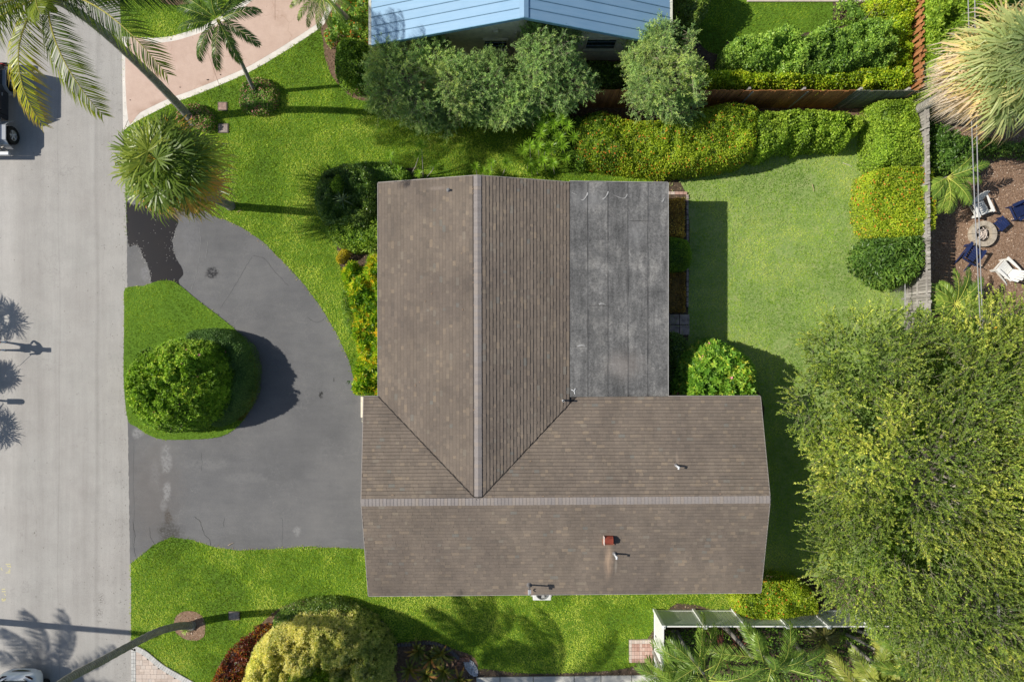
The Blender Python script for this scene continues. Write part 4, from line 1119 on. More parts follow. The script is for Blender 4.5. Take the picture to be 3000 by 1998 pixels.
M_BARK = simple('bark', (.16, .13, .10), .9, .3, 12)
M_TWIGM = simple('pale_twig', (.34, .29, .21), .8, .25, 14)
def tree(name, label, cat, base, ells, mat, ntw, lpt, L, Wd, tl, trunk_r=.15, group=None, clump=(.8, .42), spread=.55, droop=0.0, bmat=None, twr=.008, inner=.45, limbs=24, low=-.15, outer=.0, lr=(.0, .93), trunkmat=None, bs=1.3, bamp=.22, lal=.8, topw=1.0, fill=400):
    """trunk, limbs reaching into the crown, twigs over the crown's shell, leaves along the twigs"""
    c = (base[0], base[1], 0)
    t = thing(name, label, cat, c, group)
    E = np.array(ells, float)
    wts = E[:, 3] * E[:, 4]; wts /= wts.sum()
    n = ntw * 2
    ei = rs.choice(len(E), n, p=wts); e = E[ei]
    d = rs.randn(n, 3); d[:, 2] = np.abs(d[:, 2]) * topw + low * rs.rand(n); d = nrm(d)
    rad = rs.uniform(inner, 1.0, n) ** .6
    q0 = e[:, :3] + d * e[:, 3:]
    bough = fbm(q0[:, 0] * bs + q0[:, 2] * .6, q0[:, 1] * bs - q0[:, 2] * .4, 23, 2)
    rad = rad * (1 - bamp + 2 * bamp * bough)
    P = e[:, :3] + d * e[:, 3:] * rad[:, None]
    # keep only points not deep inside another ellipsoid
    deep = np.zeros(n, bool)
    for q in E:
        dd = (((P - q[:3]) / q[3:]) ** 2).sum(1)
        deep |= dd < inner * .55
    nzv = fbm(P[:, 0] * clump[0] + P[:, 2] * .7, P[:, 1] * clump[0] - P[:, 2] * .5, 77, 3)
    k = (~deep) & (nzv > clump[1])
    P, d, e, nzv, bough = P[k][:ntw], d[k][:ntw], e[k][:ntw], nzv[k][:ntw], bough[k][:ntw]; n = len(P)
    dirn = nrm(d * (1 - spread) + nrm(rs.randn(n, 3)) * spread + np.array([0, 0, .25 - droop]))
    ln = tl * rs.uniform(.5, 1.3, n)
    mb = MB(); tw = MB()
    bend = rs.randn(n, 3) * .12
    tt_ = rs.rand(n, lpt)
    tw_r = rs.rand(n)
    Pl = P[:, None] + dirn[:, None] * (ln[:, None] * tt_)[..., None] + bend[:, None] * (tt_ ** 2 * ln[:, None])[..., None] - np.array([0, 0, 1.0]) * ((tt_ ** 2) * ln[:, None] * droop)[..., None]
    Dl = nrm(dirn[:, None] * lal + nrm(rs.randn(n, lpt, 3)) * .8)
    Nl = nrm(rs.randn(n, lpt, 3) * .7 + np.array([0, 0, 1.0]) + d[:, None] * .5)
    r = np.clip(lr[0] + (lr[1] - lr[0]) * (tw_r[:, None] * .45 + rs.rand(n, lpt) * .3 + tt_ * .3 + (fbm(P[:, 0] * .5, P[:, 1] * .5, 88)[:, None] - .5) * .7), 0, .93)
    leaves(mb, Pl.reshape(-1, 3), Dl.reshape(-1, 3), Nl.reshape(-1, 3), (L * (.7 + .6 * rs.rand(n, lpt))).ravel(), (Wd * (.7 + .6 * rs.rand(n, lpt))).ravel(), r.ravel())
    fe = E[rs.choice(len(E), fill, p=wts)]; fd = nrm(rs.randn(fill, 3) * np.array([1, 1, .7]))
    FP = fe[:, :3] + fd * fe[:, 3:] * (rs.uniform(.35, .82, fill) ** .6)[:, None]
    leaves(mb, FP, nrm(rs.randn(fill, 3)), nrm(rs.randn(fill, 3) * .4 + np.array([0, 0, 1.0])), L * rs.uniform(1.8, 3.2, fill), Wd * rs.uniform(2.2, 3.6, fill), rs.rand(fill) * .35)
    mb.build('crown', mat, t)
    # twigs as slim three-sided sticks
    up = np.array([0, 0, 1.0]); S = nrm(np.cross(dirn, up)); U = np.cross(S, dirn)
    P0 = P - dirn * (ln * .5)[:, None]; P1 = P + dirn * (ln * .95)[:, None] + bend * ln[:, None] - up * (ln * droop)[:, None]
    V = []
    for Q, rr in ((P0, twr), (P1, twr * .35)):
        for a in (0, 2.1, 4.2): V.append(Q + (S * math.cos(a) + U * math.sin(a)) * rr)
    V = np.stack(V, 1).reshape(-1, 3); id_ = np.arange(n)[:, None] * 6
    tw.add(V, np.vstack([id_ + np.array([[a, (a + 1) % 3, 3 + (a + 1) % 3, 3 + a]]) for a in range(3)]), .5)
    o = tw.build('twigs', M_TWIGM if bmat is None else bmat, t); o['kind'] = 'stuff'
    q = MB()
    top = E[0][:3]
    fork = np.array([base[0] * .5 + top[0] * .5, base[1] * .5 + top[1] * .5, max(.6, top[2] * .45)])
    q.tube([(base[0], base[1], -.05), (base[0] * .8 + fork[0] * .2, base[1] * .8 + fork[1] * .2, fork[2] * .4), fork], [trunk_r * 1.25, trunk_r, trunk_r * .85], 10)
    q.build('trunk', trunkmat or M_BARK, t)
    q = MB()
    for i in range(limbs):
        j = rs.randint(0, n); e_ = P[j]; mid = fork * .45 + e_ * .55 + np.array([rs.randn() * .25, rs.randn() * .25, .2])
        a = fork * .72 + e_ * .28 + rs.randn(3) * .12
        q.tube([fork, a, mid, e_ * .85 + mid * .15 + rs.randn(3) * .08, e_], [trunk_r * .5, trunk_r * .36, trunk_r * .24, trunk_r * .13, trunk_r * .05], 6, caps=False)
    q.build('limbs', trunkmat or M_BARK, t)
    return t

def ramp_pts(*c): return [(i / (len(c) - 1) * .94, x) for i, x in enumerate(c)]

def fan_frond(mb, c, az, el, pet, R0, spread=2.0, nseg=26, droop=.35, r=.5, dry=0.0, m=0, w=.055):
    """palmetto leaf: stalk, then narrow segments fanned round its end, tips bending down"""
    c = np.array(c, float)
    d = np.array([math.cos(az) * math.cos(el), math.sin(az) * math.cos(el), math.sin(el)])
    side = np.array([-math.sin(az), math.cos(az), 0]); upv = np.cross(d, side); upv = upv if upv[2] > 0 else -upv
    hub = c + d * pet + np.array([0, 0, -.10 * pet * pet])
    mb.tube([c, c + d * pet * .5 + np.array([0, 0, .02]), hub], [.022, .018, .014], 5, .97, m, caps=False)
    a = np.linspace(-spread, spread, nseg) + rs.randn(nseg) * .04
    eb = el * .38 - .12 - .25 * (el < 0) + rs.randn() * .12
    dd = np.array([math.cos(az) * math.cos(eb), math.sin(az) * math.cos(eb), math.sin(eb)]); upv = np.cross(dd, side); upv = upv if upv[2] > 0 else -upv
    F_ = nrm(dd[None] * np.cos(a)[:, None] + side[None] * np.sin(a)[:, None] + upv[None] * (.18 * np.abs(np.sin(a)))[:, None])
    Lr = R0 * (.62 + .38 * np.cos(a * .62)) * rs.uniform(.85, 1.08, nseg)
    S = nrm(np.cross(F_, upv[None] + rs.randn(nseg, 3) * .35))
    Ww = w * rs.uniform(.75, 1.15, nseg)
    dr = droop * rs.uniform(.5, 1.5, nseg)
    p0 = hub[None] + 0 * F_
    p1 = p0 + F_ * (Lr * .45)[:, None] - np.array([0, 0, 1.0]) * (dr * Lr * .10)[:, None]
    p2 = p0 + F_ * (Lr * .78)[:, None] - np.array([0, 0, 1.0]) * (dr * Lr * .42)[:, None] + S * (rs.randn(nseg) * .03)[:, None]
    p3 = p0 + F_ * (Lr * .97)[:, None] - np.array([0, 0, 1.0]) * (dr * Lr * .95)[:, None] + S * (rs.randn(nseg) * .06)[:, None]
    V = np.stack([p0 - S * .006, p0 + S * .006, p1 - S * Ww[:, None] * .5, p1 + S * Ww[:, None] * .5, p2 - S * Ww[:, None] * .32, p2 + S * Ww[:, None] * .32, p3], 1).reshape(-1, 3)
    i = np.arange(nseg)[:, None] * 7
    rr = np.clip(r + rs.randn(nseg) * .05, 0, .93)
    tip = np.clip(rr + dry, 0, .93)
    mb.add(V, i + np.array([[0, 1, 3, 2]]), rr, m)
    mb.add(V, i + np.array([[2, 3, 5, 4]]), np.clip(rr * .6 + tip * .4, 0, .93), m)
    mb.add(V, i + np.array([[4, 5, 6]]), tip, m)

def feather_frond(mb, c, az, el, L, droop=.8, nl=34, ll=.45, w=.035, r=.5, dry=0, hang=.35, fwd=.55, rr_=.022, twist=0, curl=0, start=.14):
    c = np.array(c, float)
    ts = np.linspace(0, 1, 12)
    pts = []; p = c.copy(); e = el; a = az; st = L / 11
    for t in ts:
        pts.append(p.copy())
        p = p + st * np.array([math.cos(a) * math.cos(e), math.sin(a) * math.cos(e), math.sin(e)])
        e -= droop / 11 * (.5 + t); a += curl / 11
    pts = np.array(pts)
    mb.tube(pts, np.linspace(rr_, rr_ * .2, 12), 5, .98, caps=False)
    T = nrm(np.gradient(pts, axis=0))
    for s in (-1, 1):
        t = np.linspace(start, .995, nl) + rs.randn(nl) * .004; t = np.clip(t, 0, 1)
        q = np.stack([np.interp(t, ts, pts[:, i]) for i in range(3)], 1); Tq = nrm(np.stack([np.interp(t, ts, T[:, i]) for i in range(3)], 1))
        side = nrm(np.cross(Tq, np.array([0, 0, 1.0]))); upq = np.cross(side, Tq)
        if twist: side, upq = side * math.cos(twist) + upq * math.sin(twist), upq * math.cos(twist) - side * math.sin(twist)
        l = ll * (.35 + .65 * np.sin(np.clip(t * 1.05, 0, 1) * math.pi) ** .6) * rs.uniform(.85, 1.1, nl)
        F_ = nrm(side * s + Tq * (fwd + .5 * t)[:, None] + upq * (.25 - hang * .5) + rs.randn(nl, 3) * .07)
        Sg = nrm(np.cross(F_, upq + rs.randn(nl, 3) * .3))
        dz = np.array([0, 0, -1.0])
        p1 = q + F_ * (l * .5)[:, None] + dz * (hang * l * .12)[:, None]
        p2 = q + F_ * (l * .92)[:, None] + dz * (hang * l * .62)[:, None]
        V = np.stack([q - Sg * w * .3, q + Sg * w * .3, p1 - Sg * w * .5, p1 + Sg * w * .5, p2], 1).reshape(-1, 3)
        i = np.arange(nl)[:, None] * 5
        rr = np.clip(r + rs.randn(nl) * .07 + dry * t, 0, .93)
        mb.add(V, i + np.array([[0, 1, 3, 2]]), rr); mb.add(V, i + np.array([[2, 3, 4]]), np.clip(rr + dry * .5, 0, .93))

def trunk_mesh(q, pts, r0, r1, n=10, rings=True):
    P = np.array(smooth(pts, 8, False)); k = len(P)
    tt_ = np.linspace(0, 1, k)
    rad = r0 + (r1 - r0) * tt_ ** .8
    rad = rad * (1 + .06 * (np.arange(k) % 2)) if rings else rad
    rad[0] *= 1.35; rad[1] *= 1.12
    q.tube(P, rad, n)
M_PTR = NT('palm_trunk')
_w = M_PTR.n('ShaderNodeTexWave', wave_type='BANDS', bands_direction='Z'); M_PTR.l(M_PTR.pos, _w.inputs['Vector']); _w.inputs['Scale'].default_value = 3.2; _w.inputs['Distortion'].default_value = 2.5; _w.inputs['Detail'].default_value = 3
_c = M_PTR.mix(1, M_PTR.ramp(M_PTR.noise(5, 5, .7), [(.3, (.20, .185, .16)), (.7, (.40, .38, .34))]), M_PTR.ramp(_w.outputs[1], [(.2, .72), (.5, 1.0)]), 'MULTIPLY')
M_PTR = M_PTR.bsdf(_c, .9, .2, bump=_w.outputs[1], bstr=.5, bdist=.02)
# ------------------------------------------------------------------ leaf materials (real leaf colours)
ML_IX = leafmat('ixora_leaf', ramp_pts((.03, .07, .008), (.08, .16, .012), (.15, .25, .02), (.24, .33, .03)), .8, .25, g=1.45)
ML_IXY = leafmat('ixora_sun_leaf', ramp_pts((.07, .13, .008), (.17, .26, .012), (.27, .36, .018), (.38, .44, .03)), .8, .15, g=1.35)
ML_ORG = leafmat('orange_flower', [(0, (.55, .12, .02)), (.6, (.72, .24, .03)), (1, (.75, .40, .06))], 1, .1, .2, .5)
ML_BRT = leafmat('bright_leaf', ramp_pts((.055, .10, .010), (.13, .22, .016), (.22, .33, .028), (.33, .42, .05)), .8, .2, .35, .5, g=1.5)
ML_MID = leafmat('mid_leaf', ramp_pts((.045, .10, .016), (.11, .20, .028), (.18, .29, .04), (.27, .37, .06)), .7, .22, .3, .42, g=1.6)
ML_YG = leafmat('yellow_green_leaf', ramp_pts((.07, .13, .008), (.16, .26, .012), (.26, .36, .016), (.44, .46, .03)), .9, .25, .3, .35, g=1.4)
ML_DK = leafmat('dark_leaf', ramp_pts((.025, .055, .010), (.05, .095, .014), (.085, .14, .02), (.13, .18, .03)), .8, .25, .2, .3, .5, g=2.0)
ML_VIB = leafmat('viburnum_leaf', ramp_pts((.03, .075, .010), (.06, .13, .018), (.10, .19, .03), (.17, .27, .04)), .8, .2, .2, .4, .35, g=1.15)
ML_CRO = leafmat('croton_leaf', [(0, (.06, .15, .01)), (.35, (.16, .32, .015)), (.6, (.32, .44, .02)), (.8, (.55, .52, .03)), (.94, (.60, .36, .02))], 1, .15, .3, .4, g=1.3)
ML_ISL = leafmat('island_leaf', [(0, (.05, .11, .008)), (.4, (.13, .23, .012)), (.75, (.20, .33, .03)), (.9, (.30, .41, .05)), (.94, (.40, .46, .06))], .8, .2, .25, .5, .3, g=1.6)
ML_BOX = leafmat('boxwood_leaf', ramp_pts((.03, .07, .015), (.05, .11, .022), (.08, .155, .033), (.12, .20, .045)), .8, .2, .2, g=1.5)
ML_RED = leafmat('red_croton_leaf', [(0, (.05, .02, .012)), (.3, (.12, .025, .012)), (.55, (.32, .05, .015)), (.75, (.10, .14, .02)), (.94, (.55, .2, .03))], 1, .2, .2, .4)
ML_MAR = leafmat('copper_leaf', [(0, (.07, .045, .012)), (.4, (.17, .10, .02)), (.75, (.30, .19, .03)), (.94, (.42, .30, .05))], 1, .25, .2, g=2.4)
ML_YEL = leafmat('golden_leaf', ramp_pts((.20, .25, .05), (.34, .38, .10), (.50, .50, .17), (.64, .60, .28)), .5, .15, .3, g=1.4)
ML_PLU = leafmat('frangipani_leaf', [(0, (.05, .13, .012)), (.4, (.11, .24, .02)), (.75, (.20, .35, .035)), (.88, (.30, .42, .05)), (.94, (.45, .47, .06))], .9, .15, .3, .5, .3, g=1.4)
ML_PNK = leafmat('pink_flower', [(0, (.60, .10, .16)), (1, (.75, .35, .38))], 1, .1, .2)
ML_FLW = leafmat('flower_bed_leaf', [(0, (.06, .13, .02)), (.5, (.14, .25, .03)), (.8, (.26, .34, .07)), (.94, (.42, .30, .16))], .9, .2, .3, g=1.3)
ML_OLE = leafmat('oleander_leaf', ramp_pts((.055, .10, .035), (.10, .17, .055), (.17, .25, .075), (.31, .36, .10)), .45, .28, .25, .42, g=2.2)
ML_BIG = leafmat('oak_leaf', ramp_pts((.045, .08, .018), (.10, .155, .026), (.20, .25, .035), (.46, .45, .10)), .35, .28, .3, .5, g=1.85)
ML_SAB = leafmat('sabal_frond', [(0, (.045, .085, .012)), (.3, (.12, .18, .022)), (.5, (.26, .30, .04)), (.7, (.42, .38, .05)), (.84, (.55, .28, .05)), (.93, (.30, .22, .16)), (.97, (.25, .30, .09))], .8, .15, .3, .4, g=1.35)
ML_SABP = leafmat('silver_frond', [(0, (.13, .19, .07)), (.3, (.27, .34, .13)), (.5, (.42, .44, .18)), (.64, (.56, .48, .19)), (.78, (.56, .40, .20)), (.93, (.52, .44, .36)), (.97, (.42, .42, .2))], .8, .15, .3, .4, g=1.2)
ML_COC = leafmat('coconut_frond', [(0, (.025, .055, .012)), (.3, (.06, .11, .015)), (.6, (.22, .27, .02)), (.8, (.45, .44, .02)), (.93, (.40, .30, .06)), (.98, (.45, .42, .12))], .8, .15, .35, .35, g=1.15)
ML_PLM = leafmat('palm_frond', [(0, (.05, .10, .02)), (.35, (.12, .20, .03)), (.65, (.23, .33, .05)), (.85, (.40, .44, .08)), (.93, (.48, .42, .10)), (.98, (.50, .52, .12))], .8, .15, .3, .35, g=1.35)
ML_PLY = leafmat('yellow_palm_frond', [(0, (.11, .17, .03)), (.4, (.25, .31, .05)), (.8, (.45, .43, .11)), (.93, (.5, .42, .14)), (.98, (.55, .48, .15))], .8, .15, .3, .35, g=1.1)
ML_DRA = leafmat('dracaena_leaf', ramp_pts((.07, .16, .012), (.14, .28, .02), (.22, .38, .03), (.34, .46, .05)), 1, .15, .3, .35, g=1.25)
ML_COR = leafmat('cordyline_leaf', [(0, (.05, .02, .018)), (.5, (.16, .045, .035)), (.94, (.30, .13, .08))], 1, .15, .2)
ML_BRO = leafmat('bromeliad_leaf', [(0, (.05, .07, .012)), (.5, (.13, .15, .02)), (.8, (.26, .22, .03)), (.94, (.40, .18, .05))], 1, .15, .2, .35)

# ------------------------------------------------------------------ hedges and shrubs
planting('hedge', 'long rounded hedge full of orange flowers north of the house', 'hedge', [(1700, 345), (1760, 312), (1830, 335), (1900, 345), (1980, 330), (2060, 305), (2130, 290), (2200, 295), (2238, 320), (2236, 380), (2232, 430), (2190, 475), (2120, 492), (2040, 502), (1960, 508), (1880, 500), (1800, 490), (1740, 480), (1690, 455), (1680, 400)],
         2.0, ML_IXY, .07, .045, 900, .75, flower=(ML_ORG, .025, .04, 4), nz=(.7, .16), rbias=lambda x, y: -.35 * (x < 4.6) + 0 * x)  # west part in darker leaf tones: its shade is put into the colour
planting('hedge', 'bright green broad-leaved hedge joining the orange-flowered hedge on its east side', 'hedge', [(2195, 330), (2300, 325), (2400, 315), (2460, 320), (2520, 342), (2532, 368), (2505, 402), (2480, 432), (2420, 432), (2350, 442), (2290, 444), (2230, 470), (2190, 420)],
         1.6, ML_BRT, .10, .07, 560, .55, nz=(1.2, .3), fine=(3, .2), outj=.15)
planting('shrub', 'wide loose bank of fresh green shrubs behind the brown fence', 'shrub', [(2125, 140), (2160, 110), (2240, 85), (2330, 80), (2360, 95), (2420, 60), (2450, 80), (2520, 55), (2590, 70), (2612, 150), (2600, 205), (2500, 215), (2380, 225), (2250, 215), (2180, 200), (2130, 180)],
         2.4, ML_MID, .11, .07, 560, .7, nz=(1.1, .3), fine=(2.6, .28), outj=.25, depth=.12)
planting('hedge', 'yellow-green L-shaped hedge lining the inside of the brown fence', 'hedge', [(2055, 205), (2160, 208), (2300, 222), (2500, 205), (2600, 190), (2592, 60), (2560, 0), (2570, -60), (2672, -60), (2672, 60), (2675, 200), (2660, 260), (2400, 261), (2060, 261)],
         1.95, ML_YG, .09, .055, 620, .35, sm=0, nz=(1.2, .2), fine=(3.2, .2), outj=.1)
planting('shrub', 'tall fresh green shrub mass in front of the big straw-skirted palm', 'shrub', [(2702, -80), (2980, -80), (2910, 60), (2840, 120), (2770, 200), (2735, 262), (2705, 275)],
         2.6, ML_BRT, .11, .07, 520, .6, nz=(1.0, .3), fine=(2.6, .25), outj=.2, depth=.12)
planting('hedge', 'small-leaved bright green hedge beside the corner of the brown fence', 'hedge', [(2558, 300), (2620, 282), (2680, 296), (2700, 370), (2722, 430), (2722, 482), (2680, 500), (2600, 500), (2556, 490), (2550, 400)],
         1.7, ML_BRT, .075, .05, 800, .5, nz=(1, .2), rbias=lambda x, y: .1 + 0 * x)
planting('hedge', 'boxy yellow-green clipped hedge with orange flowers by the weathered fence', 'hedge', [(2560, 498), (2600, 488), (2680, 490), (2722, 503), (2730, 600), (2728, 680), (2640, 705), (2560, 692), (2534, 640), (2530, 560), (2540, 515)],
         1.75, ML_IXY, .07, .04, 1000, .22, flower=(ML_ORG, .02, .045, 4), nz=(.6, .08), fine=(3, .06), sm=3, rbias=lambda x, y: .18 + 0 * x)
planting('shrub', 'round dark shrub with pointed leaves against the weathered fence', 'shrub', [(2545, 705), (2600, 680), (2680, 676), (2722, 692), (2730, 740), (2712, 790), (2690, 820), (2640, 838), (2590, 832), (2550, 805), (2528, 780), (2525, 735)],
         1.9, ML_VIB, .17, .06, 330, .8, nz=(1, .15), jit=.5, depth=.1, outj=.12)
planting('shrub', 'rambling dark green shrubs between the weathered fence and the patio', 'shrub', [(2700, 310), (2745, 330), (2790, 380), (2870, 405), (3000, 410), (3100, 400), (3100, 445), (2900, 452), (2850, 475), (2815, 500), (2760, 520), (2712, 510), (2700, 430)],
         1.5, ML_VIB, .12, .055, 380, .6, nz=(1.5, .35), fine=(3.5, .3), outj=.25, depth=.15)
planting('hedge', 'low clipped lime green hedge with orange buds below the south-east roof corner', 'hedge', [(2145, 1742), (2190, 1712), (2230, 1705), (2235, 1690), (2320, 1692), (2385, 1730), (2405, 1770), (2395, 1805), (2330, 1812), (2220, 1822), (2160, 1800)],
         1.3, ML_IXY, .065, .04, 900, .45, flower=(ML_ORG, .015, .045, 4), nz=(.8, .12))
planting('shrub', 'dome of big glossy leaf rosettes with pink flowers at the inner house corner', 'shrub', [(1985, 1110), (2008, 1055), (2055, 1012), (2110, 1003), (2170, 1022), (2212, 1060), (2226, 1110), (2218, 1170), (2150, 1200), (2060, 1200), (1995, 1180)],
         2.35, ML_PLU, .19, .105, 55, 1.0, k=8, zr=.75, flower=(ML_PNK, .02, .07, 6), nz=(1.2, .15), fine=(3, .12), depth=.12, tilt=(.7, 1.45), outj=.15, rbias=lambda x, y: .05 + 0 * x)
planting('shrub', 'small shaded shrub below the edge of the flat roof', 'shrub', [(1955, 985), (2005, 985), (2025, 1030), (1995, 1090), (1985, 1165), (1950, 1165)], .9, ML_DK, .11, .05, 330, .4)
planting('hedge', 'square-cut coppery hedge north of the clipped green ball', 'hedge', [(1925, 580), (2006, 580), (2007, 640), (2006, 696), (1925, 696)], .85, ML_MAR, .06, .04, 900, .14, sm=0, nz=(1, .05), fine=(3, .06), outj=.03)
planting('hedge', 'square-cut coppery hedge south of the clipped green ball', 'hedge', [(1925, 797), (2008, 797), (2010, 850), (2008, 915), (1925, 915)], .85, ML_MAR, .06, .04, 900, .14, sm=0, nz=(1, .05), fine=(3, .06), outj=.03, rbias=lambda x, y: -.25 + 0 * x)
planting('shrub', 'clipped round green ball beside the flat roof', 'shrub', [(1930, 697), (2000, 695), (2024, 712), (2032, 745), (2026, 780), (2000, 795), (1930, 795)], 1.25, ML_IX, .05, .03, 1500, .35, sm=3, nz=(1, .04), fine=(3, .04), outj=.03, rbias=lambda x, y: .1 + 0 * x)
planting('shrub', 'large dark green clipped shrub at the north-west roof corner', 'shrub', [(922, 545), (948, 500), (1000, 474), (1060, 476), (1100, 500), (1120, 560), (1110, 630), (1085, 680), (1030, 685), (985, 680), (950, 662), (926, 630), (914, 590)], 2.0, ML_DK, .07, .045, 800, .6, nz=(1.3, .3), fine=(3, .2))
planting('hedge', 'low glossy hedge row running behind the north-west roof corner', 'hedge', [(1030, 480), (1080, 470), (1140, 473), (1200, 500), (1190, 540), (1100, 545), (1040, 520)], 1.1, ML_MID, .07, .045, 800, .3, rbias=lambda x, y: -.05 + 0 * x)
planting('shrub', 'mid green clipped mound against the west eave', 'shrub', [(948, 668), (990, 635), (1060, 600), (1130, 560), (1170, 560), (1170, 720), (1100, 735), (1040, 735), (1000, 728), (965, 705)], 1.7, ML_IX, .07, .045, 850, .5, nz=(1, .2))
planting('shrub', 'small upright light green shrub inside the dark clipped shrub', 'shrub', [(968, 520), (985, 500), (1002, 512), (1003, 545), (990, 568), (968, 562)], 2.25, ML_BRT, .06, .04, 1000, .25, zr=.9)
planting('shrub', 'little golden yellow shrub by the west bed edge', 'shrub', [(982, 752), (1000, 730), (1024, 726), (1026, 742), (1008, 762), (988, 772)], .6, leafmat('gold_leaf', ramp_pts((.35, .30, .02), (.52, .44, .02), (.66, .54, .04)), 1, .1, .3), .05, .03, 1600, .2)
planting('hedge', 'bright yellow-green croton row along the west eave', 'hedge', [(1002, 800), (1030, 775), (1060, 790), (1080, 755), (1120, 745), (1150, 745), (1150, 1150), (1100, 1150), (1075, 1155), (1040, 1150), (1034, 1110), (1045, 1040), (1038, 980), (1034, 930), (1024, 880), (1008, 845)], 1.45, ML_CRO, .17, .045, 95, .45, k=7, nz=(1.6, .3), fine=(3, .25), tilt=(.35, 1.2), outj=.2, depth=.12)
planting('ground_cover', 'low feathery green clump between the crotons and the drive', 'shrub', [(1003, 850), (1022, 880), (1032, 930), (1034, 975), (1020, 975), (1004, 930), (996, 880)], .35, ML_MID, .09, .02, 900, .15)
planting('shrub', 'leafy rounded shrub with a few pink flowers on the traffic island', 'shrub', [(356, 1095), (388, 1035), (445, 1005), (520, 985), (590, 988), (640, 1020), (668, 1080), (674, 1145), (655, 1205), (610, 1245), (545, 1266), (475, 1270), (420, 1254), (382, 1210), (360, 1155)],
         2.75, ML_ISL, .105, .046, 175, 1.35, k=7, zr=.62, flower=(ML_PNK, .004, .07, 6), nz=(1.2, .12), fine=(3.2, .14), depth=.10, tilt=(.5, 1.3), outj=.14)
planting('shrub', 'dense grey-green clipped shrub behind the leafy one on the island', 'shrub', [(540, 975), (620, 962), (690, 980), (732, 1025), (746, 1085), (738, 1155), (706, 1212), (660, 1245), (610, 1250), (590, 1150), (560, 1060)], 1.3, ML_BOX, .05, .03, 1300, .6, nz=(1, .15))
planting('ground_cover', 'low bronze-tipped edging plants round the rim of the island shrubs', 'shrub', [(736, 1040), (748, 1080), (752, 1130), (738, 1185), (705, 1230), (695, 1222), (722, 1180), (736, 1130), (732, 1085)], .35, leafmat('rim_leaf', ramp_pts((.06, .10, .015), (.14, .17, .02), (.28, .22, .04)), 1, .2), .06, .03, 1500, .14)
planting('flower_bed', 'round mound of small pink flowers at the foot of the slender palm', 'flower bed', [(693, 285), (701, 247), (733, 225), (772, 227), (804, 249), (813, 285), (802, 318), (770, 334), (723, 329), (699, 312)], .55, ML_FLW, .07, .045, 800, .35, k=0, flower=(ML_PNK, .12, .03, 4))
planting('flower_bed', 'irregular mound of pink and lilac flowers round the coconut palm base', 'flower bed', [(512, 345), (525, 315), (560, 300), (600, 312), (625, 340), (622, 372), (598, 386), (570, 372), (548, 352), (528, 362)], .5, ML_FLW, .07, .045, 800, .3, flower=(ML_PNK, .16, .03, 4))
planting('shrub', 'neat round dark green ball shrub below the blue roof corner', 'shrub', [(968, 165), (978, 125), (1010, 102), (1055, 104), (1090, 128), (1106, 175), (1096, 222), (1052, 250), (1005, 244), (975, 215)], 1.9, ML_IX, .075, .05, 900, .85, nz=(1, .08), fine=(3, .12), rbias=lambda x, y: -.12 + .5 * ((y - 12.3) > .6) * rs.rand(len(x)))
planting('flower_bed', 'mixed bed with orange flowers between the pink drive and the blue roof', 'flower bed', [(945, 95), (960, 65), (985, 30), (1030, -30), (1085, -40), (1085, 100), (1050, 110), (1010, 105), (975, 118), (955, 125)], .9, ML_MID, .09, .05, 420, .3, flower=(ML_ORG, .05, .05, 5), nz=(1.5, .4), fine=(3, .3), outj=.2)
planting('shrub', 'large golden-tipped bushy shrub at the bottom edge', 'shrub', [(690, 2020), (702, 1950), (755, 1888), (805, 1850), (870, 1828), (960, 1818), (1035, 1832), (1085, 1865), (1122, 1910), (1138, 1955), (1130, 2010), (1100, 2080), (700, 2080)],
         2.2, ML_YEL, .11, .034, 190, 1.2, k=8, zr=.95, nz=(1.5, .16), fine=(3.2, .34), depth=.05, tilt=(.3, 1.1), outj=.16, rbias=lambda x, y: np.clip(.22 - .14 * (x + 8.5) / 1.6, -.3, .32))
planting('hedge', 'curved glossy dark green low hedge round the golden shrub', 'hedge', [(795, 1822), (825, 1786), (895, 1762), (980, 1760), (1060, 1790), (1108, 1832), (1130, 1880), (1122, 1900), (1040, 1870), (900, 1860), (820, 1855)], .9, ML_DK, .06, .04, 1000, .25, rbias=lambda x, y: .2 + 0 * x)
planting('shrub', 'dark red and orange croton edging beside the golden shrub', 'shrub', [(615, 2010), (635, 1955), (680, 1905), (735, 1855), (775, 1838), (788, 1852), (745, 1915), (705, 1990), (690, 2060), (600, 2060)], .6, ML_RED, .11, .05, 110, .25, k=5, nz=(1.5, .4), outj=.25)
planting('shrub', 'tuft of bright green blades at the bottom edge by the golden shrub', 'shrub', [(845, 1985), (900, 1965), (950, 1985), (985, 2000), (990, 2060), (830, 2060)], 2.9, ML_BRT, .2, .035, 70, .3, k=7, zr=.95, tilt=(.2, .9))
planting('shrub', 'deep green shrub between the blue-roofed house and the back garden', 'shrub', [(2000, -60), (2085, -60), (2085, 10), (2060, 60), (2035, 92), (1998, 92)], 2.1, ML_DK, .09, .05, 560, .5, outj=.15, rbias=lambda x, y: .2 + 0 * x)
planting('shrub', 'leafy seedlings in the bed at the top edge by the concrete strip', 'shrub', [(2450, 15), (2490, -10), (2530, 20), (2560, 30), (2545, 70), (2500, 62), (2470, 75), (2455, 50)], .6, ML_MID, .11, .05, 160, .2, outj=.3, nz=(2, .5))
planting('ground_cover', 'shaded leafy ground cover beneath the bottom right palms', 'ground cover', [(1960, 1850), (2120, 1842), (2400, 1842), (2620, 1850), (2720, 1900), (3020, 1930), (3080, 2080), (1960, 2080)], .5, ML_MID, .10, .06, 240, .4, nz=(1.2, .6), outj=.3, sm=0, rbias=lambda x, y: -.1 + 0 * x, core=False)
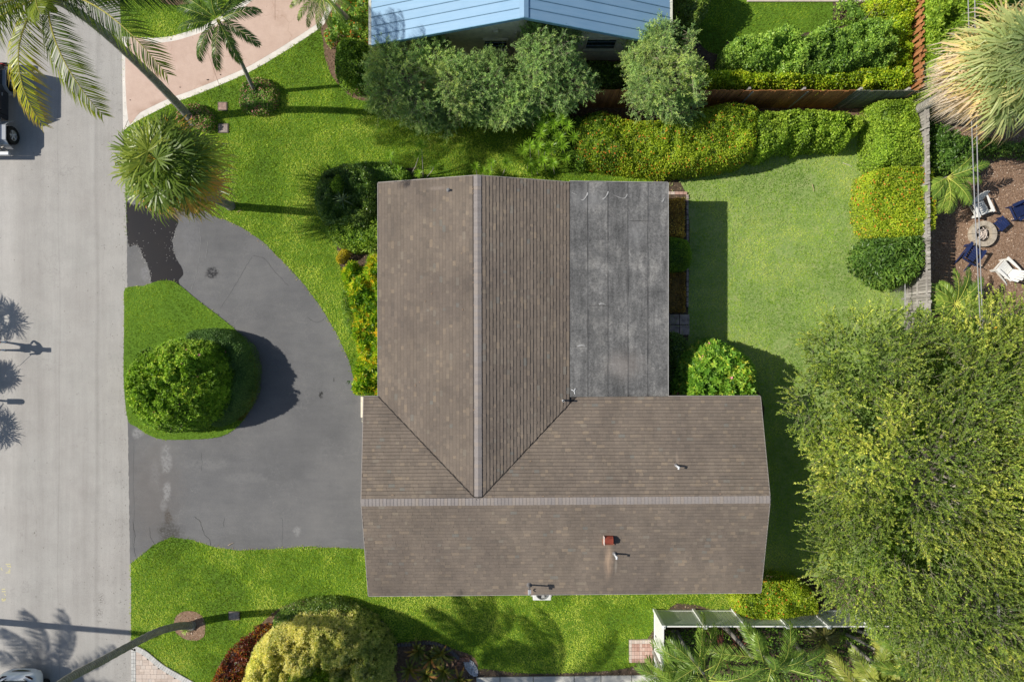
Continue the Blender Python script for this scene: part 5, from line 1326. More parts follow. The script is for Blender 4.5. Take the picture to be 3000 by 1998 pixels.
planting('ground_cover', 'leafy undergrowth along the foot of the north fence', 'ground cover', [(1560, 310), (1700, 330), (1790, 345), (1790, 470), (1680, 480), (1640, 440), (1570, 400)], 1.2, ML_IX, .09, .05, 420, .5, nz=(1.2, .4), outj=.25, rbias=lambda x, y: -.1 + 0 * x)
planting('ground_cover', 'dark foliage in the gap between the grey-green trees', 'ground cover', [(1720, 180), (1830, 190), (1840, 255), (1740, 262)], .9, ML_DK, .10, .05, 380, .3)

# ------------------------------------------------------------------ grey-green narrow-leaved trees in front of the blue-roofed house
def ell(px, py, z, rx, ry, rz):
    x, y, _ = G(px, py, z); return (x, y, z, rx, ry, rz)
OL = [('leftmost grey-green narrow-leaved tree, darker and twiggier, under the blue roof corner', (1185, 245), [ell(1180, 252, 2.5, 1.3, 1.5, 1.3), ell(1130, 190, 2.3, .8, .9, 1.0), ell(1240, 325, 2.1, 1.1, .8, 1.0), ell(1150, 300, 1.9, .8, .6, .9)], 1700),
      ('grey-green tree with yellowish twigs second from the left in the row', (1340, 250), [ell(1335, 262, 2.7, 1.0, 1.15, 1.3), ell(1270, 175, 2.7, .9, .8, 1.0), ell(1330, 335, 2.0, .9, .7, .9), ell(1385, 310, 2.0, .7, .7, .9)], 1500),
      ('grey-green tree standing before the middle window of the cream house', (1450, 230), [ell(1440, 232, 2.7, 1.0, 1.2, 1.3), ell(1500, 290, 2.4, .8, 1.0, 1.1), ell(1440, 335, 1.9, .7, .6, .8), ell(1510, 325, 2.0, .8, .6, .8)], 1500),
      ('tallest grey-green tree of the row, reaching up to the gable', (1620, 200), [ell(1610, 175, 3.2, 1.2, 1.5, 1.6), ell(1665, 250, 2.6, 1.0, 1.1, 1.3), ell(1545, 260, 2.5, .8, 1.1, 1.2), ell(1655, 110, 3.6, .55, .6, .8), ell(1560, 130, 3.2, .6, .6, .8)], 2000),
      ('separate rounded grey-green tree by the east corner of the blue roof', (1935, 240), [ell(1935, 235, 2.8, 1.45, 1.7, 1.6), ell(1965, 130, 2.9, .9, .9, 1.1), ell(1880, 180, 2.6, .8, 1.0, 1.1), ell(1985, 320, 2.0, .8, .7, .9)], 2300)]
for lb, b, es, nt_ in OL:
    bx_, by_, _ = G(b[0], b[1] + 12, 0)
    tree('oleander_tree', lb, 'tree', (bx_ * .97, min(by_, 11.9)), es, ML_OLE, nt_, 26, .105, .02, .42, .07, group='row of grey-green trees by the cream house', clump=(1.1, .38), bamp=.34, spread=.6, inner=.35, limbs=16, low=-.5, twr=.006)

# ------------------------------------------------------------------ huge spreading tree on the right
tree('spreading_tree', 'huge spreading yellow-green tree filling the right side of the picture', 'tree', (17.3, -5.5),
     [(16.8, -5.2, 4.6, 4.8, 5.8, 2.7), (18.9, -6.0, 5.5, 3.0, 3.8, 1.9), (14.3, -1.0, 4.2, 3.0, 2.0, 1.9), (13.0, -2.6, 4.0, 1.9, 2.0, 1.7), (19.5, -2.0, 4.6, 4.4, 3.6, 2.3), (13.8, -4.6, 4.0, 2.0, 3.3, 1.9), (14.3, -8.4, 4.2, 2.5, 2.5, 1.9), (18.0, -9.8, 4.8, 4.2, 3.2, 2.3), (21.5, -7.0, 4.8, 4.0, 5.0, 2.4), (19.5, -12.4, 4.0, 3.2, 1.6, 1.8), (22.5, -12.5, 4.0, 3.2, 2.6, 1.8)],
     ML_BIG, 15500, 28, .080, .040, .70, .20, clump=(.75, .33), spread=.45, lal=1.1, inner=.72, limbs=34, topw=1.3, fill=22000, low=-.5, twr=.0045, bmat=simple('greywood', (.42, .40, .26), .8, .2, 10), trunkmat=simple('greylimb', (.34, .31, .26), .85, .2, 8))

# ------------------------------------------------------------------ palms
def palm_thing(name, label, base, pts, r0, r1, group=None, nm='trunk'):
    t = thing(name, label, 'palm tree', (base[0], base[1], 0), group)
    q = MB(); trunk_mesh(q, pts, r0, r1); q.build(nm, M_PTR, t, smooth=True)
    return t
# sabal by the drive entrance
b0 = G(676, 604, 0); top = G(484, 484, 5.7)
t = palm_thing('cabbage_palm', 'bushy cabbage palm leaning over the road edge at the driveway mouth', b0, [b0, (b0[0], b0[1] - .02, 2), (b0[0] + (top[0] - b0[0]) * .3, b0[1], 4), top], .17, .16)
def sabal(t, top, n, R0, pet, mat, els=(1.35, -.75), dryfrom=.72, seed=3, w=.05, dead=0, azbias=None, nseg=26, rb=.03):
    ga = 2.39996
    for i in range(n):
        f = i / (n - 1)
        el = els[0] + (els[1] - els[0]) * f ** .8 + rs.randn() * .06
        az = i * ga + rs.randn() * .12
        r = rb + .42 * rs.rand() + (.22 * max(0, f - .55) / .45)
        dry = .25 * (f > .45) * rs.rand() + .30 * (f > dryfrom)
        if f > dryfrom and rs.rand() < .55: r = rs.uniform(.6, .78)
        q = MB()
        fan_frond(q, top, az, el, pet * rs.uniform(.85, 1.15) * (1.0 - .25 * (1 - f)), R0 * rs.uniform(.85, 1.1), rs.uniform(1.8, 2.5), nseg, .12 + .5 * f + rs.rand() * .3, r, dry, w=w)
        q.build('frond', mat, t)
    for i in range(dead):
        az = rs.rand() * 6.28
        q = MB()
        fan_frond(q, top - np.array([0, 0, .35]), az, rs.uniform(-1.0, -.3), pet * rs.uniform(.7, .95), R0 * rs.uniform(.6, .9), rs.uniform(1.0, 1.7), nseg, .9, rs.uniform(.84, .93), .08, w=w * .5)
        q.build('dead_frond', mat, t)
sabal(t, np.array(top), 50, 1.05, 1.3, ML_SAB, w=.070, dead=12, dryfrom=.6)
# big straw-skirted palm at the upper right
top2 = G(2985, 178, 6.3); b2 = (17.6, 10.0, 0)
t = palm_thing('cabbage_palm', 'big pale cabbage palm with a skirt of dry straw fronds in the upper right', b2, [b2, (17.75, 10.1, 2.5), top2], .2, .18)
sabal(t, np.array(top2), 44, 1.3, 1.5, ML_SABP, (1.25, -.35), .62, w=.078, dead=46, nseg=28, rb=.12)
# off-frame fan palms whose shadows fall on the road edge
for i, (x_, y_, z_) in enumerate(((-26.7, 1.25, 2.7), (-26.2, -1.35, 2.3), (-26.6, -3.75, 2.4))):
    t = palm_thing('fan_palm', ['low fan palm across the road beside the dog walker', 'low fan palm across the road by the mailbox', 'low fan palm across the road, south of the mailbox'][i], (x_, y_, 0), [(x_, y_, 0), (x_, y_, z_ * .5), (x_, y_, z_)], .14, .13, 'fan palms across the road')
    sabal(t, np.array([x_, y_, z_]), 18, .9 if i != 1 else .7, .75 if i != 1 else .5, ML_SAB, w=.045)

# leaning coconut palm, top left
b = G(566, 356, 0); c_ = G(150, -8, 10.0)
path = [b, G(520, 305, 1.2), G(430, 212, 3.6), G(330, 118, 6.2), G(240, 45, 8.4), c_]
t = palm_thing('coconut_palm', 'tall leaning coconut palm with long fronds over the road, top left', b, path, .19, .12)
ctr = np.array(c_) + np.array([0, 0, .15])
def fr(t, ctr, mat, specs, **kw):
    for s in specs:
        q = MB(); k_ = dict(kw); k_.update(s[4] if len(s) > 4 else {})
        feather_frond(q, ctr, R(s[0]), R(s[1]), s[2], s[3], **k_)
        q.build('frond', mat, t)
fr(t, ctr, ML_COC, [(247, 25, 4.3, 1.35, dict(r=.40, dry=.45, curl=.75)), (287, 25, 4.3, 1.2, dict(r=.22, dry=.32, curl=.3)), (348, 28, 5.0, 1.2, dict(r=.12, dry=.3, curl=-.85)), (8, 20, 3.6, 1.3, dict(r=.15)), (215, 20, 3.9, 1.3, dict(r=.4, dry=.2)), (190, 15, 3.8, 1.0, dict(r=.3)), (165, 30, 3.8, 1.2, {}),
                    (130, 30, 3.8, 1.2, {}), (100, 40, 3.8, 1.3, {}), (70, 25, 3.8, 1.2, {}), (40, 30, 3.9, 1.2, {}), (15, 35, 3.8, 1.2, {}), (235, 55, 3.0, 1.0, dict(r=.5)), (305, 62, 2.6, .8, dict(r=.5)), (30, 65, 2.6, .8, {}), (120, 60, 2.8, .9, {}), (5, 10, 4.0, 1.0, {}), (28, 12, 4.2, 1.0, {}), (52, 15, 4.2, 1.1, {}), (85, 12, 4.2, 1.1, {}), (112, 15, 4.2, 1.1, {}), (148, 12, 4.2, 1.1, {}), (175, 12, 4.2, 1.1, {})],
   nl=84, ll=.85, w=.032, r=.2, hang=.75, fwd=.5, rr_=.035)
for i in range(9):
    q = MB(); a = rs.rand() * 6.28; p = ctr + np.array([math.cos(a) * .28, math.sin(a) * .28, -.25 - rs.rand() * .2]); 
    q.lathe(p, [(0, -.13), (.08, -.1), (.11, 0), (.08, .1), (0, .14)], 8); q.build('coconut', simple('coconut', (.25, .22, .05), .5), t)
# slender dark palm on the pink drive
b = G(752, 277, 0); c_ = G(640, 62, 4.8)
t = palm_thing('christmas_palm', 'slender dark green palm with arching fronds over the pink drive', b, [b, G(735, 245, .8), G(705, 180, 2.4), G(660, 100, 4.2), c_], .09, .07)
fr(t, np.array(c_), ML_PLM, [(a + rs.uniform(-4, 4), e_, 1.85 * l_, 1.7, dict(r=rs.uniform(.0, .2), curl=rs.uniform(-.4, .4))) for a, e_, l_ in ((5, 35, 1.0), (335, 30, 1.05), (300, 25, 1.0), (278, 30, 1.1), (238, 30, 1.0), (205, 35, .95), (172, 35, 1.0), (140, 40, 1.0), (110, 45, 1.0), (75, 45, 1.0), (40, 40, .95), (90, 75, .9))],
   nl=46, ll=.42, w=.035, hang=.75, fwd=.8, rr_=.012)
# short palm at the top edge beside the blue roof
b = G(1030, 70, 0); c_ = G(945, -12, 3.3)
t = palm_thing('date_palm', 'short feathery palm at the top edge between the pink drive and the blue roof', b, [b, G(1010, 45, 1.2), G(975, 15, 2.4), c_], .11, .08)
fr(t, np.array(c_), ML_PLM, [(a, 35, 1.55, 1.7, dict(r=rs.uniform(.1, .5), dry=rs.uniform(0, .25))) for a in (200, 225, 245, 265, 285, 310, 335, 0, 30, 60, 95, 130, 160, 180)], nl=40, ll=.30, w=.024, hang=.5, fwd=.8, rr_=.016)
# tall palm off-frame north whose crown shades the blue roof edge
t = palm_thing('coconut_palm', 'tall palm north of the short feathery palm, beyond the top edge', (-10.9, 17.6, 0), [(-10.9, 17.6, 0), (-10.8, 17.5, 3.5), (-10.7, 17.4, 7.0)], .14, .11)
fr(t, np.array([-10.7, 17.4, 7.1]), ML_COC, [(a, 30, 3.4, 1.5, {}) for a in range(0, 360, 33)], nl=44, ll=.6, w=.034, r=.3, hang=.7)
# bottom-left curved palm
b = G(563, 1832, 0)
path = [b, G(520, 1834, .8), G(462, 1850, 2.3), G(395, 1883, 3.9), G(300, 1934, 5.8), G(180, 2000, 7.8), G(80, 2090, 9.2), G(-60, 2335, 11.2)]
t = palm_thing('coconut_palm', 'curved ringed palm trunk leaning out of the picture at the bottom left', b, path, .17, .13)
ctr = np.array(G(-65, 2345, 11.3))
fr(t, ctr, ML_COC, [(a + rs.uniform(-8, 8), rs.uniform(10, 45), 3.2, 1.3, {}) for a in range(10, 370, 25)], nl=48, ll=.75, w=.06, r=.3, hang=.7, rr_=.03)
t = palm_thing('coconut_palm', 'tall palm far across the road at the lower left, beyond the edge', (-31.0, -15.6, 0), [(-31.0, -15.6, 0), (-31.1, -15.2, 4), (-31.0, -14.8, 8)], .16, .12)
fr(t, np.array([-31.0, -14.8, 8.1]), ML_COC, [(a + rs.uniform(-9, 9), rs.uniform(10, 40), 3.6, 1.3, {}) for a in range(0, 360, 27)], nl=48, ll=.75, w=.06, r=.3, hang=.7, rr_=.03)
# off-frame palm below the picture whose fronds shade the side lawn
t = palm_thing('coconut_palm', 'tall palm just beyond the bottom edge shading the side lawn', (-8.6, -17.4, 0), [(-8.6, -17.4, 0), (-8.9, -16.6, 4), (-9.6, -15.6, 8.6)], .16, .12)
fr(t, np.array([-9.6, -15.2, 9.6]), ML_COC, [(a + rs.uniform(-9, 9), rs.uniform(10, 40), 4.1, 1.2, {}) for a in range(0, 360, 27)], nl=48, ll=.8, w=.06, r=.3, hang=.7, rr_=.03)
t = palm_thing('coconut_palm', 'second tall palm beyond the bottom edge, further left', (-13.5, -19.0, 0), [(-13.5, -19.0, 0), (-13.4, -18.2, 4), (-13.6, -17.0, 8.6)], .16, .12)
fr(t, np.array([-13.6, -16.9, 9.2]), ML_COC, [(a + rs.uniform(-9, 9), rs.uniform(10, 40), 3.9, 1.2, {}) for a in range(0, 360, 27)], nl=48, ll=.8, w=.06, r=.3, hang=.7, rr_=.03)

# clumping palms at the bottom right
def clump(label, cpx, cpy, cz, L, mat, azs, r=.3, extra=None, stems=1, nl=34, ll=.52, w=.030, **kw):
    c_ = np.array(G(cpx, cpy, cz)); b_ = (c_[0] * .97, c_[1] * .985, 0)
    t = palm_thing('areca_palm', label, b_, [b_, (b_[0], b_[1], cz * .5), tuple(c_)], .09, .07, 'feathery palms behind the white fence')
    for a in list(azs) + [a + 14 for a in azs[::2]]:
        q = MB(); feather_frond(q, c_ + np.array([rs.randn() * .18, rs.randn() * .18, rs.uniform(-.5, .3)]), R(a + rs.uniform(-12, 12)), R(rs.uniform(5, 70)), L * rs.uniform(.7, 1.1), rs.uniform(.6, 1.7), nl=nl, ll=ll, w=w, r=np.clip(r + rs.uniform(-.15, .2), 0, .9), hang=rs.uniform(.3, .9), fwd=rs.uniform(.6, 1.1), rr_=.014, twist=rs.uniform(-.9, .9), curl=rs.uniform(-.5, .5)); q.build('frond', mat, t)
    return t
clump('feathery palm with a gold midrib behind the white gate', 2060, 1972, 3.4, 2.3, ML_PLM, (165, 140, 115, 95, 70, 40, 10, 190, 215, 330, 270), .35)
clump('large open palm in the middle of the white fence', 2262, 1945, 3.9, 2.3, ML_PLM, (100, 125, 150, 75, 50, 25, 0, 340, 315, 180, 205, 240, 280), .28)
clump('low feathery palm spilling left past the white gate', 1965, 2000, 2.4, 2.0, ML_PLM, (175, 150, 130, 195, 110, 80), .4)
clump('yellowing palm right of the large open palm', 2640, 2000, 3.4, 2.2, ML_PLY, (150, 125, 105, 170, 85, 60, 195, 30), .45, w=.035, nl=46)
clump('dark green palm under the spreading tree at the bottom', 2700, 1950, 3.6, 2.4, ML_PLM, (130, 105, 80, 155, 45, 15, 340, 310, 180, 60), .2)
clump('dark green palm in the bottom right corner', 2985, 1985, 3.4, 2.3, ML_PLM, (100, 130, 160, 75, 190, 215), .2)
clump('second yellowing palm at the bottom edge', 2560, 2035, 3.2, 2.1, ML_PLY, (120, 95, 70, 145, 50), .4, w=.035, nl=46)
# bare trunks seen between the palms
for i, (p0, p1, z1, lb) in enumerate((((2128, 1842), (2205, 1925), 3.0, 'grey bare palm trunk left of the large open palm'), ((2470, 1855), (2560, 1900), 2.6, 'pale slim trunk forking out behind the fence'), ((2490, 1842), (2660, 1905), 3.4, 'long pale trunk crossing behind the yellowing palm'), ((2490, 1890), (2560, 1998), 3.4, 'slim upright trunk beside the yellowing palm'), ((2340, 1895), (2400, 1995), 3.2, 'stout grey trunk right of the large open palm'), ((1975, 1855), (1985, 1915), 1.8, 'short pale trunk just inside the white gate'))):
    a = G(p0[0], p0[1], .2); b_ = G(p1[0], p1[1], z1)
    q = MB(); trunk_mesh(q, [(a[0], a[1], 0), ((a[0] + b_[0]) / 2, (a[1] + b_[1]) / 2 + .03, z1 * .5), b_], .11 if i in (0, 4) else .075, .07 if i in (0, 4) else .05)
    tag(q.build('palm_trunk', M_PTR, loc=(a[0], a[1], 0), smooth=True), lb, 'trunk', 'bare trunks behind the white fence')

def strap_clump(name, label, cat, px, py, z, n, L, w, mat, r=.4, el=(10, 70), group=None, droop=.5):
    c_ = np.array(G(px, py, z)); t = thing(name, label, cat, (c_[0], c_[1], 0), group)
    q = MB()
    for i in range(n):
        a = i * 2.4 + rs.randn() * .2; e_ = R(rs.uniform(*el)); l = L * rs.uniform(.7, 1.1)
        d = np.array([math.cos(a) * math.cos(e_), math.sin(a) * math.cos(e_), math.sin(e_)]); s = np.array([-math.sin(a), math.cos(a), 0]) * w / 2
        p0 = c_; p1 = c_ + d * l * .4; p2 = c_ + d * l * .75 - np.array([0, 0, droop * l * .2]); p3 = c_ + d * l - np.array([0, 0, droop * l * .55])
        rr = np.clip(r + rs.randn() * .22, 0, .93)
        q.add([p0 - s * .5, p0 + s * .5, p1 - s, p1 + s, p2 - s * .8, p2 + s * .8, p3], [(0, 1, 3, 2), (2, 3, 5, 4)], rr); q.add([p2 - s * .8, p2 + s * .8, p3], [(0, 1, 2)], np.clip(rr + .15, 0, .93))
    q.build('leaf_rosette', mat, t)
    if z > .25:
        q = MB(); q.tube([(c_[0], c_[1], 0), (c_[0], c_[1], z)], .03, 6); q.build('stem', M_BARK, t)
    return t
for px, py, lb in ((1225, 1905, 'bronze bromeliad nearest the golden shrub'), (1262, 1930, 'largest green-gold bromeliad in the dark bed'), (1290, 1915, 'orange-tipped bromeliad on the lawn side of the bed'), (1250, 1975, 'olive bromeliad at the bottom edge'), (1300, 1965, 'yellow-green bromeliad left of the white pebbles'), (1345, 1990, 'low green strap plant below the white pebbles'), (1200, 1960, 'shaded bromeliad behind the golden shrub')):
    strap_clump('bromeliad', lb, 'bromeliad', px, py, .25, 22, .75, .11, ML_BRO, .5, (15, 65), 'bromeliads in the dark bed')
strap_clump('grass_tuft', 'grey-green tuft at the foot of the curved palm', 'tuft', 545, 1845, .12, 26, .3, .03, ML_OLE, .6, (10, 75))
strap_clump('cordyline', 'red-brown spiky plant between the bottom right palm trunks', 'cordyline', 2110, 1905, .9, 46, 1.0, .05, ML_COR, .5, (-10, 70), droop=.6)
strap_clump('cordyline', 'second red-brown spiky plant beside the grey trunk', 'cordyline', 2165, 1895, .8, 34, .8, .05, ML_COR, .5, (-10, 60), droop=.6)
strap_clump('agave', 'big drooping olive strap plant right of the large open palm', 'agave', 2415, 1865, 1.0, 44, 1.2, .075, leafmat('olive_strap', [(0, (.06, .07, .015)), (.6, (.16, .16, .04)), (.94, (.28, .22, .10))], 1, .2, .2), .4, (-20, 45), droop=.9)
strap_clump('yucca', 'spiky grey-green rosette in the dark clipped shrub', 'yucca', 1003, 585, 1.8, 16, .55, .035, leafmat('yucca_leaf', ramp_pts((.08, .15, .05), (.15, .22, .09), (.24, .28, .12)), 1, .1, .2), .5, (-10, 45), droop=.4)
strap_clump('fern', 'small fern by the west eave', 'fern', 1085, 722, 1.0, 26, .5, .05, ML_MID, .6, (0, 50))
strap_clump('yucca', 'leafy upright sprig in the bed by the shaded strip', 'yucca', 2142, 165, .8, 18, .55, .07, ML_BRT, .5, (10, 70))
# small palms on the patio side
t = thing('areca_palm', 'small feathery palm hanging over the patio below the rambling shrubs', 'palm tree', G(2780, 560, 0), 'small palms beside the patio')
c_ = np.array(G(2775, 520, 1.6))
for a in (250, 275, 300, 325, 350, 15, 225, 200, 40, 265, 310): 
    q = MB(); feather_frond(q, c_, R(a + rs.uniform(-8, 8)), R(rs.uniform(15, 50)), rs.uniform(1.2, 1.7), 1.3, nl=30, ll=.42, w=.042, r=rs.uniform(.25, .7), hang=.4, fwd=.7, rr_=.018, twist=rs.uniform(-.4, .4)); q.build('frond', ML_PLM, t)
q = MB(); q.tube([(c_[0], c_[1], 0), tuple(c_)], .05, 7); q.build('trunk', M_PTR, t)
t = thing('areca_palm', 'small feathery palm in the patio corner under the cables', 'palm tree', G(2805, 900, 0), 'small palms beside the patio')
c_ = np.array(G(2800, 892, 1.5))
for a in (0, 25, 55, 85, 110, 140, 165, 195, 230, 265, 290, 320, 345, 70, 125): 
    q = MB(); feather_frond(q, c_, R(a + rs.uniform(-8, 8)), R(rs.uniform(15, 50)), rs.uniform(1.2, 1.7), 1.2, nl=30, ll=.42, w=.045, r=rs.uniform(.2, .65), hang=.35, fwd=.7, rr_=.018, twist=rs.uniform(-.4, .4)); q.build('frond', ML_PLM, t)
q = MB(); q.tube([(c_[0], c_[1], 0), tuple(c_)], .05, 7); q.build('trunk', M_PTR, t)
t = thing('areca_palm', 'orange-leaved low plant at the foot of the cables', 'shrub', G(2890, 975, 0))
q = MB(); c_ = np.array([G(2895, 970, .8)]); rosette(q, np.repeat(c_, 4, 0) + rs.randn(4, 3) * .12, nrm(np.tile([0, 0, 1.0], (4, 1)) + rs.randn(4, 3) * .3), 8, .4, .12, np.array([.8] * 4)); q.build('leaves', ML_CRO, t)
q = MB(); q.tube([(c_[0][0], c_[0][1], 0), tuple(c_[0])], .03, 6); q.build('stem', M_BARK, t)
t.name = 'croton'

# dracaena canes with tufted tops
def dracaena(px0, py0, px1, py1, z, s, lb):
    a = G(px0, py0, .0); b_ = G(px1, py1, z)
    t = thing('dracaena', lb, 'dracaena', a, 'dracaena canes north of the house')
    q = MB(); mid = ((a[0] * .4 + b_[0] * .6), (a[1] * .55 + b_[1] * .45), z * .55)
    q.tube([a, mid, b_], [.022, .02, .016], 6); q.build('cane', simple('cane', (.36, .34, .29), .8), t)
    q = MB()
    for k_ in range(3):
        n_ = 18
        P_ = np.repeat(np.array([[b_[0], b_[1], b_[2] - .03 * k_]]), 1, 0)
        rosette(q, P_, np.array([[0, 0, 1.0]]) + 0 * P_, n_, s, s * .075, np.array([.55]), (.4 + .35 * k_, .8 + .4 * k_), jl=.15)
    q.build('tuft', ML_DRA, t)
DR = [(1150, 500, 1142, 455, 1.6), (1175, 522, 1165, 500, .8), (1200, 520, 1228, 455, 1.7), (1240, 520, 1235, 425, 1.9), (1250, 520, 1275, 483, 1.1), (1225, 522, 1225, 508, .7), (1160, 522, 1150, 518, .6),
      (1400, 520, 1393, 490, .9), (1440, 520, 1440, 478, 1.5), (1425, 520, 1432, 505, .8), (1470, 520, 1484, 478, 1.6), (1415, 522, 1415, 500, .8),
      (1535, 460, 1533, 440, 1.4), (1555, 470, 1553, 425, 1.6), (1580, 480, 1578, 430, 1.8), (1575, 440, 1583, 392, 1.9), (1590, 420, 1588, 368, 2.0), (1605, 400, 1605, 333, 2.3), (1622, 400, 1622, 362, 2.1), (1640, 390, 1643, 350, 2.3), (1660, 400, 1662, 368, 2.2), (1630, 330, 1637, 300, 2.4), (1664, 330, 1672, 292, 2.5), (1612, 420, 1603, 378, 1.8),
      (1645, 440, 1640, 402, 1.7), (1650, 470, 1650, 425, 1.5), (1680, 430, 1682, 402, 1.6), (1620, 470, 1612, 430, 1.5), (1600, 500, 1590, 470, 1.0), (1575, 510, 1570, 488, .7), (1625, 510, 1620, 478, 1.0), (1545, 505, 1545, 478, 1.0), (1655, 470, 1657, 462, .9), (1595, 455, 1600, 440, 1.2), (1570, 345, 1584, 345, 1.7), (1660, 335, 1655, 322, 2.2), (1635, 372, 1622, 385, 1.6), (1560, 512, 1556, 500, .6)]
for i, d_ in enumerate(DR):
    qx = 'west' if d_[2] < 1590 else ('middle' if d_[2] < 1640 else 'east'); qy = 'north' if d_[3] < 380 else ('central' if d_[3] < 440 else 'south')
    side = ('over the dark shrub bed, ' + ('curved tall' if d_[4] > 1.5 else 'short')) if i < 7 else ('by the roof ridge end, ' + ('tall' if d_[4] > 1.4 else 'short')) if i < 12 else 'in the ' + qy + ' ' + qx + ' of the dense clump'
    dracaena(*d_, .36 if i > 11 else .3, 'pale cane with spiky green tuft ' + side)
# ------------------------------------------------------------------ fences
def m_wood(name, c0, c1, objr=True, rough=.85):
    t = NT(name)
    c = t.ramp(t.noise((3, 3, .8), 5, .65), [(.3, c0), (.7, c1)])
    c = t.mix(1, c, t.ramp(t.noise((40, 40, 3), 4, .7), [(.3, .8), (.7, 1.12)]), 'MULTIPLY')
    c = t.mix(1, c, t.ramp(t.objrnd(), [(0, .78), (1, 1.18)]), 'MULTIPLY')
    return t.bsdf(c, rough, .2, bump=t.noise((60, 60, 4), 3), bstr=.3, bdist=.004)
M_WB = m_wood('brown_fence_wood', (.30, .125, .05), (.48, .22, .09))
M_WG = m_wood('weathered_wood', (.24, .22, .20), (.42, .40, .37))
M_WGR = m_wood('mossy_grey_wood', (.10, .11, .09), (.20, .21, .17))
def board_fence(label, a, b, z, mats, pitch, post_at, bw=.125, th=.02, shadowbox=0, group=None, split=None, posts_mat=None, side=1):
    ax, ay = a; bx, by = b; L = math.hypot(bx - ax, by - ay); dx, dy = (bx - ax) / L, (by - ay) / L; rz = math.atan2(dy, dx)
    t = thing('wooden_fence', label, 'fence', (ax, ay, 0), group)
    m0 = {}
    n = int(L / pitch)
    for i in range(n):
        s = (i + .5) * pitch; k = 0 if split is None or s < split else 1
        off = (shadowbox * (1 if i % 2 else -1)) if shadowbox else 0
        loc = (ax + dx * s - dy * off * side, ay + dy * s + dx * off * side, 0)
        if k not in m0:
            q = MB(); q.prism([(-bw / 2, -th / 2), (bw / 2, -th / 2), (bw / 2, th / 2), (-bw / 2, th / 2)], .03, z - .0)
            o = q.build('board', mats[k], t, loc=(0, 0, 0)); o.location = (loc[0] - ax, loc[1] - ay, 0); o.rotation_euler = (0, 0, rz); m0[k] = o
        else:
            inst(m0[k], t, loc, (R(rs.randn() * .3), R(rs.randn() * .35), rz + R(rs.randn() * .35)), scale=(1, 1, 1 + rs.randn() * .006))
    q0 = None
    for s in post_at:
        loc = (ax + dx * s + dy * .07 * side, ay + dy * s - dx * .07 * side, 0)
        if q0 is None:
            q = MB(); q.box((0, 0, z / 2 + .03), (.09, .09, z + .06)); q0 = q.build('post', posts_mat or mats[0], t, loc=(0, 0, 0)); q0.location = (loc[0] - ax, loc[1] - ay, 0); q0.rotation_euler = (0, 0, rz)
        else: inst(q0, t, loc, (0, 0, rz))
    for zz in (.35, z * .55, z - .22):
        q = MB(); q.box((L / 2, -.035 * side if not shadowbox else 0, zz), (L, .04, .085)); o = q.build('rail', mats[0], t, loc=(0, 0, 0)); o.location = (0, 0, 0); o.rotation_euler = (0, 0, rz)
    return t
fy0 = 10.58
xE = 17.3
board_fence('brown board fence running across behind the orange-flowered hedge', (-1.9, fy0), (xE - .02, fy0 - .02), 2.2, (M_WB, M_WGR), .148, [(G(p, 290, 1.1)[0] + 1.9) for p in (1420, 1565, 1710, 1855, 2010, 2170, 2325, 2485, 2620)], split=G(2470, 290, 1.1)[0] + 1.9, posts_mat=M_WG, side=-1, bw=.138)
board_fence('orange-brown shadowbox fence going off the top edge', (xE + .05, fy0 + .15), (xE + .05, 17.6), 2.2, (M_WB,), .16, [1.5, 3.9, 6.3], shadowbox=.05, bw=.14)
board_fence('weathered grey board fence between the back lawn and the patio', (17.72, 10.3), (17.80, .4), 2.0, (M_WG,), .14, [1.2, 3.6, 6.0, 8.4], side=1)
# low chain-link run in front of the weathered fence
cl = thing('chain_link_fence', 'short run of chain link fence by the round dark shrub', 'fence', (17.15, 4.5, 0))
M_GAL = simple('galvanised', (.5, .5, .5), .4, metal=.6)
q = MB(); q.tube([(17.15, 4.6, 1.15), (17.2, 1.4, 1.15)], .022, 8); q.build('top_rail', M_GAL, cl)
q = MB()
for yy in np.arange(1.45, 4.6, .075):
    q.tube([(17.17, yy, 0), (17.17, yy + 1.1, 1.13)], .0035, 3, caps=False); q.tube([(17.175, yy, 1.13), (17.175, yy + 1.1, 0)], .0035, 3, caps=False)
o = q.build('mesh', M_GAL, cl); o['kind'] = 'stuff'
for yy in (1.4, 3.0, 4.6):
    q = MB(); q.tube([(17.16, yy, 0), (17.16, yy, 1.2)], .03, 8); q.build('post', M_GAL, cl)

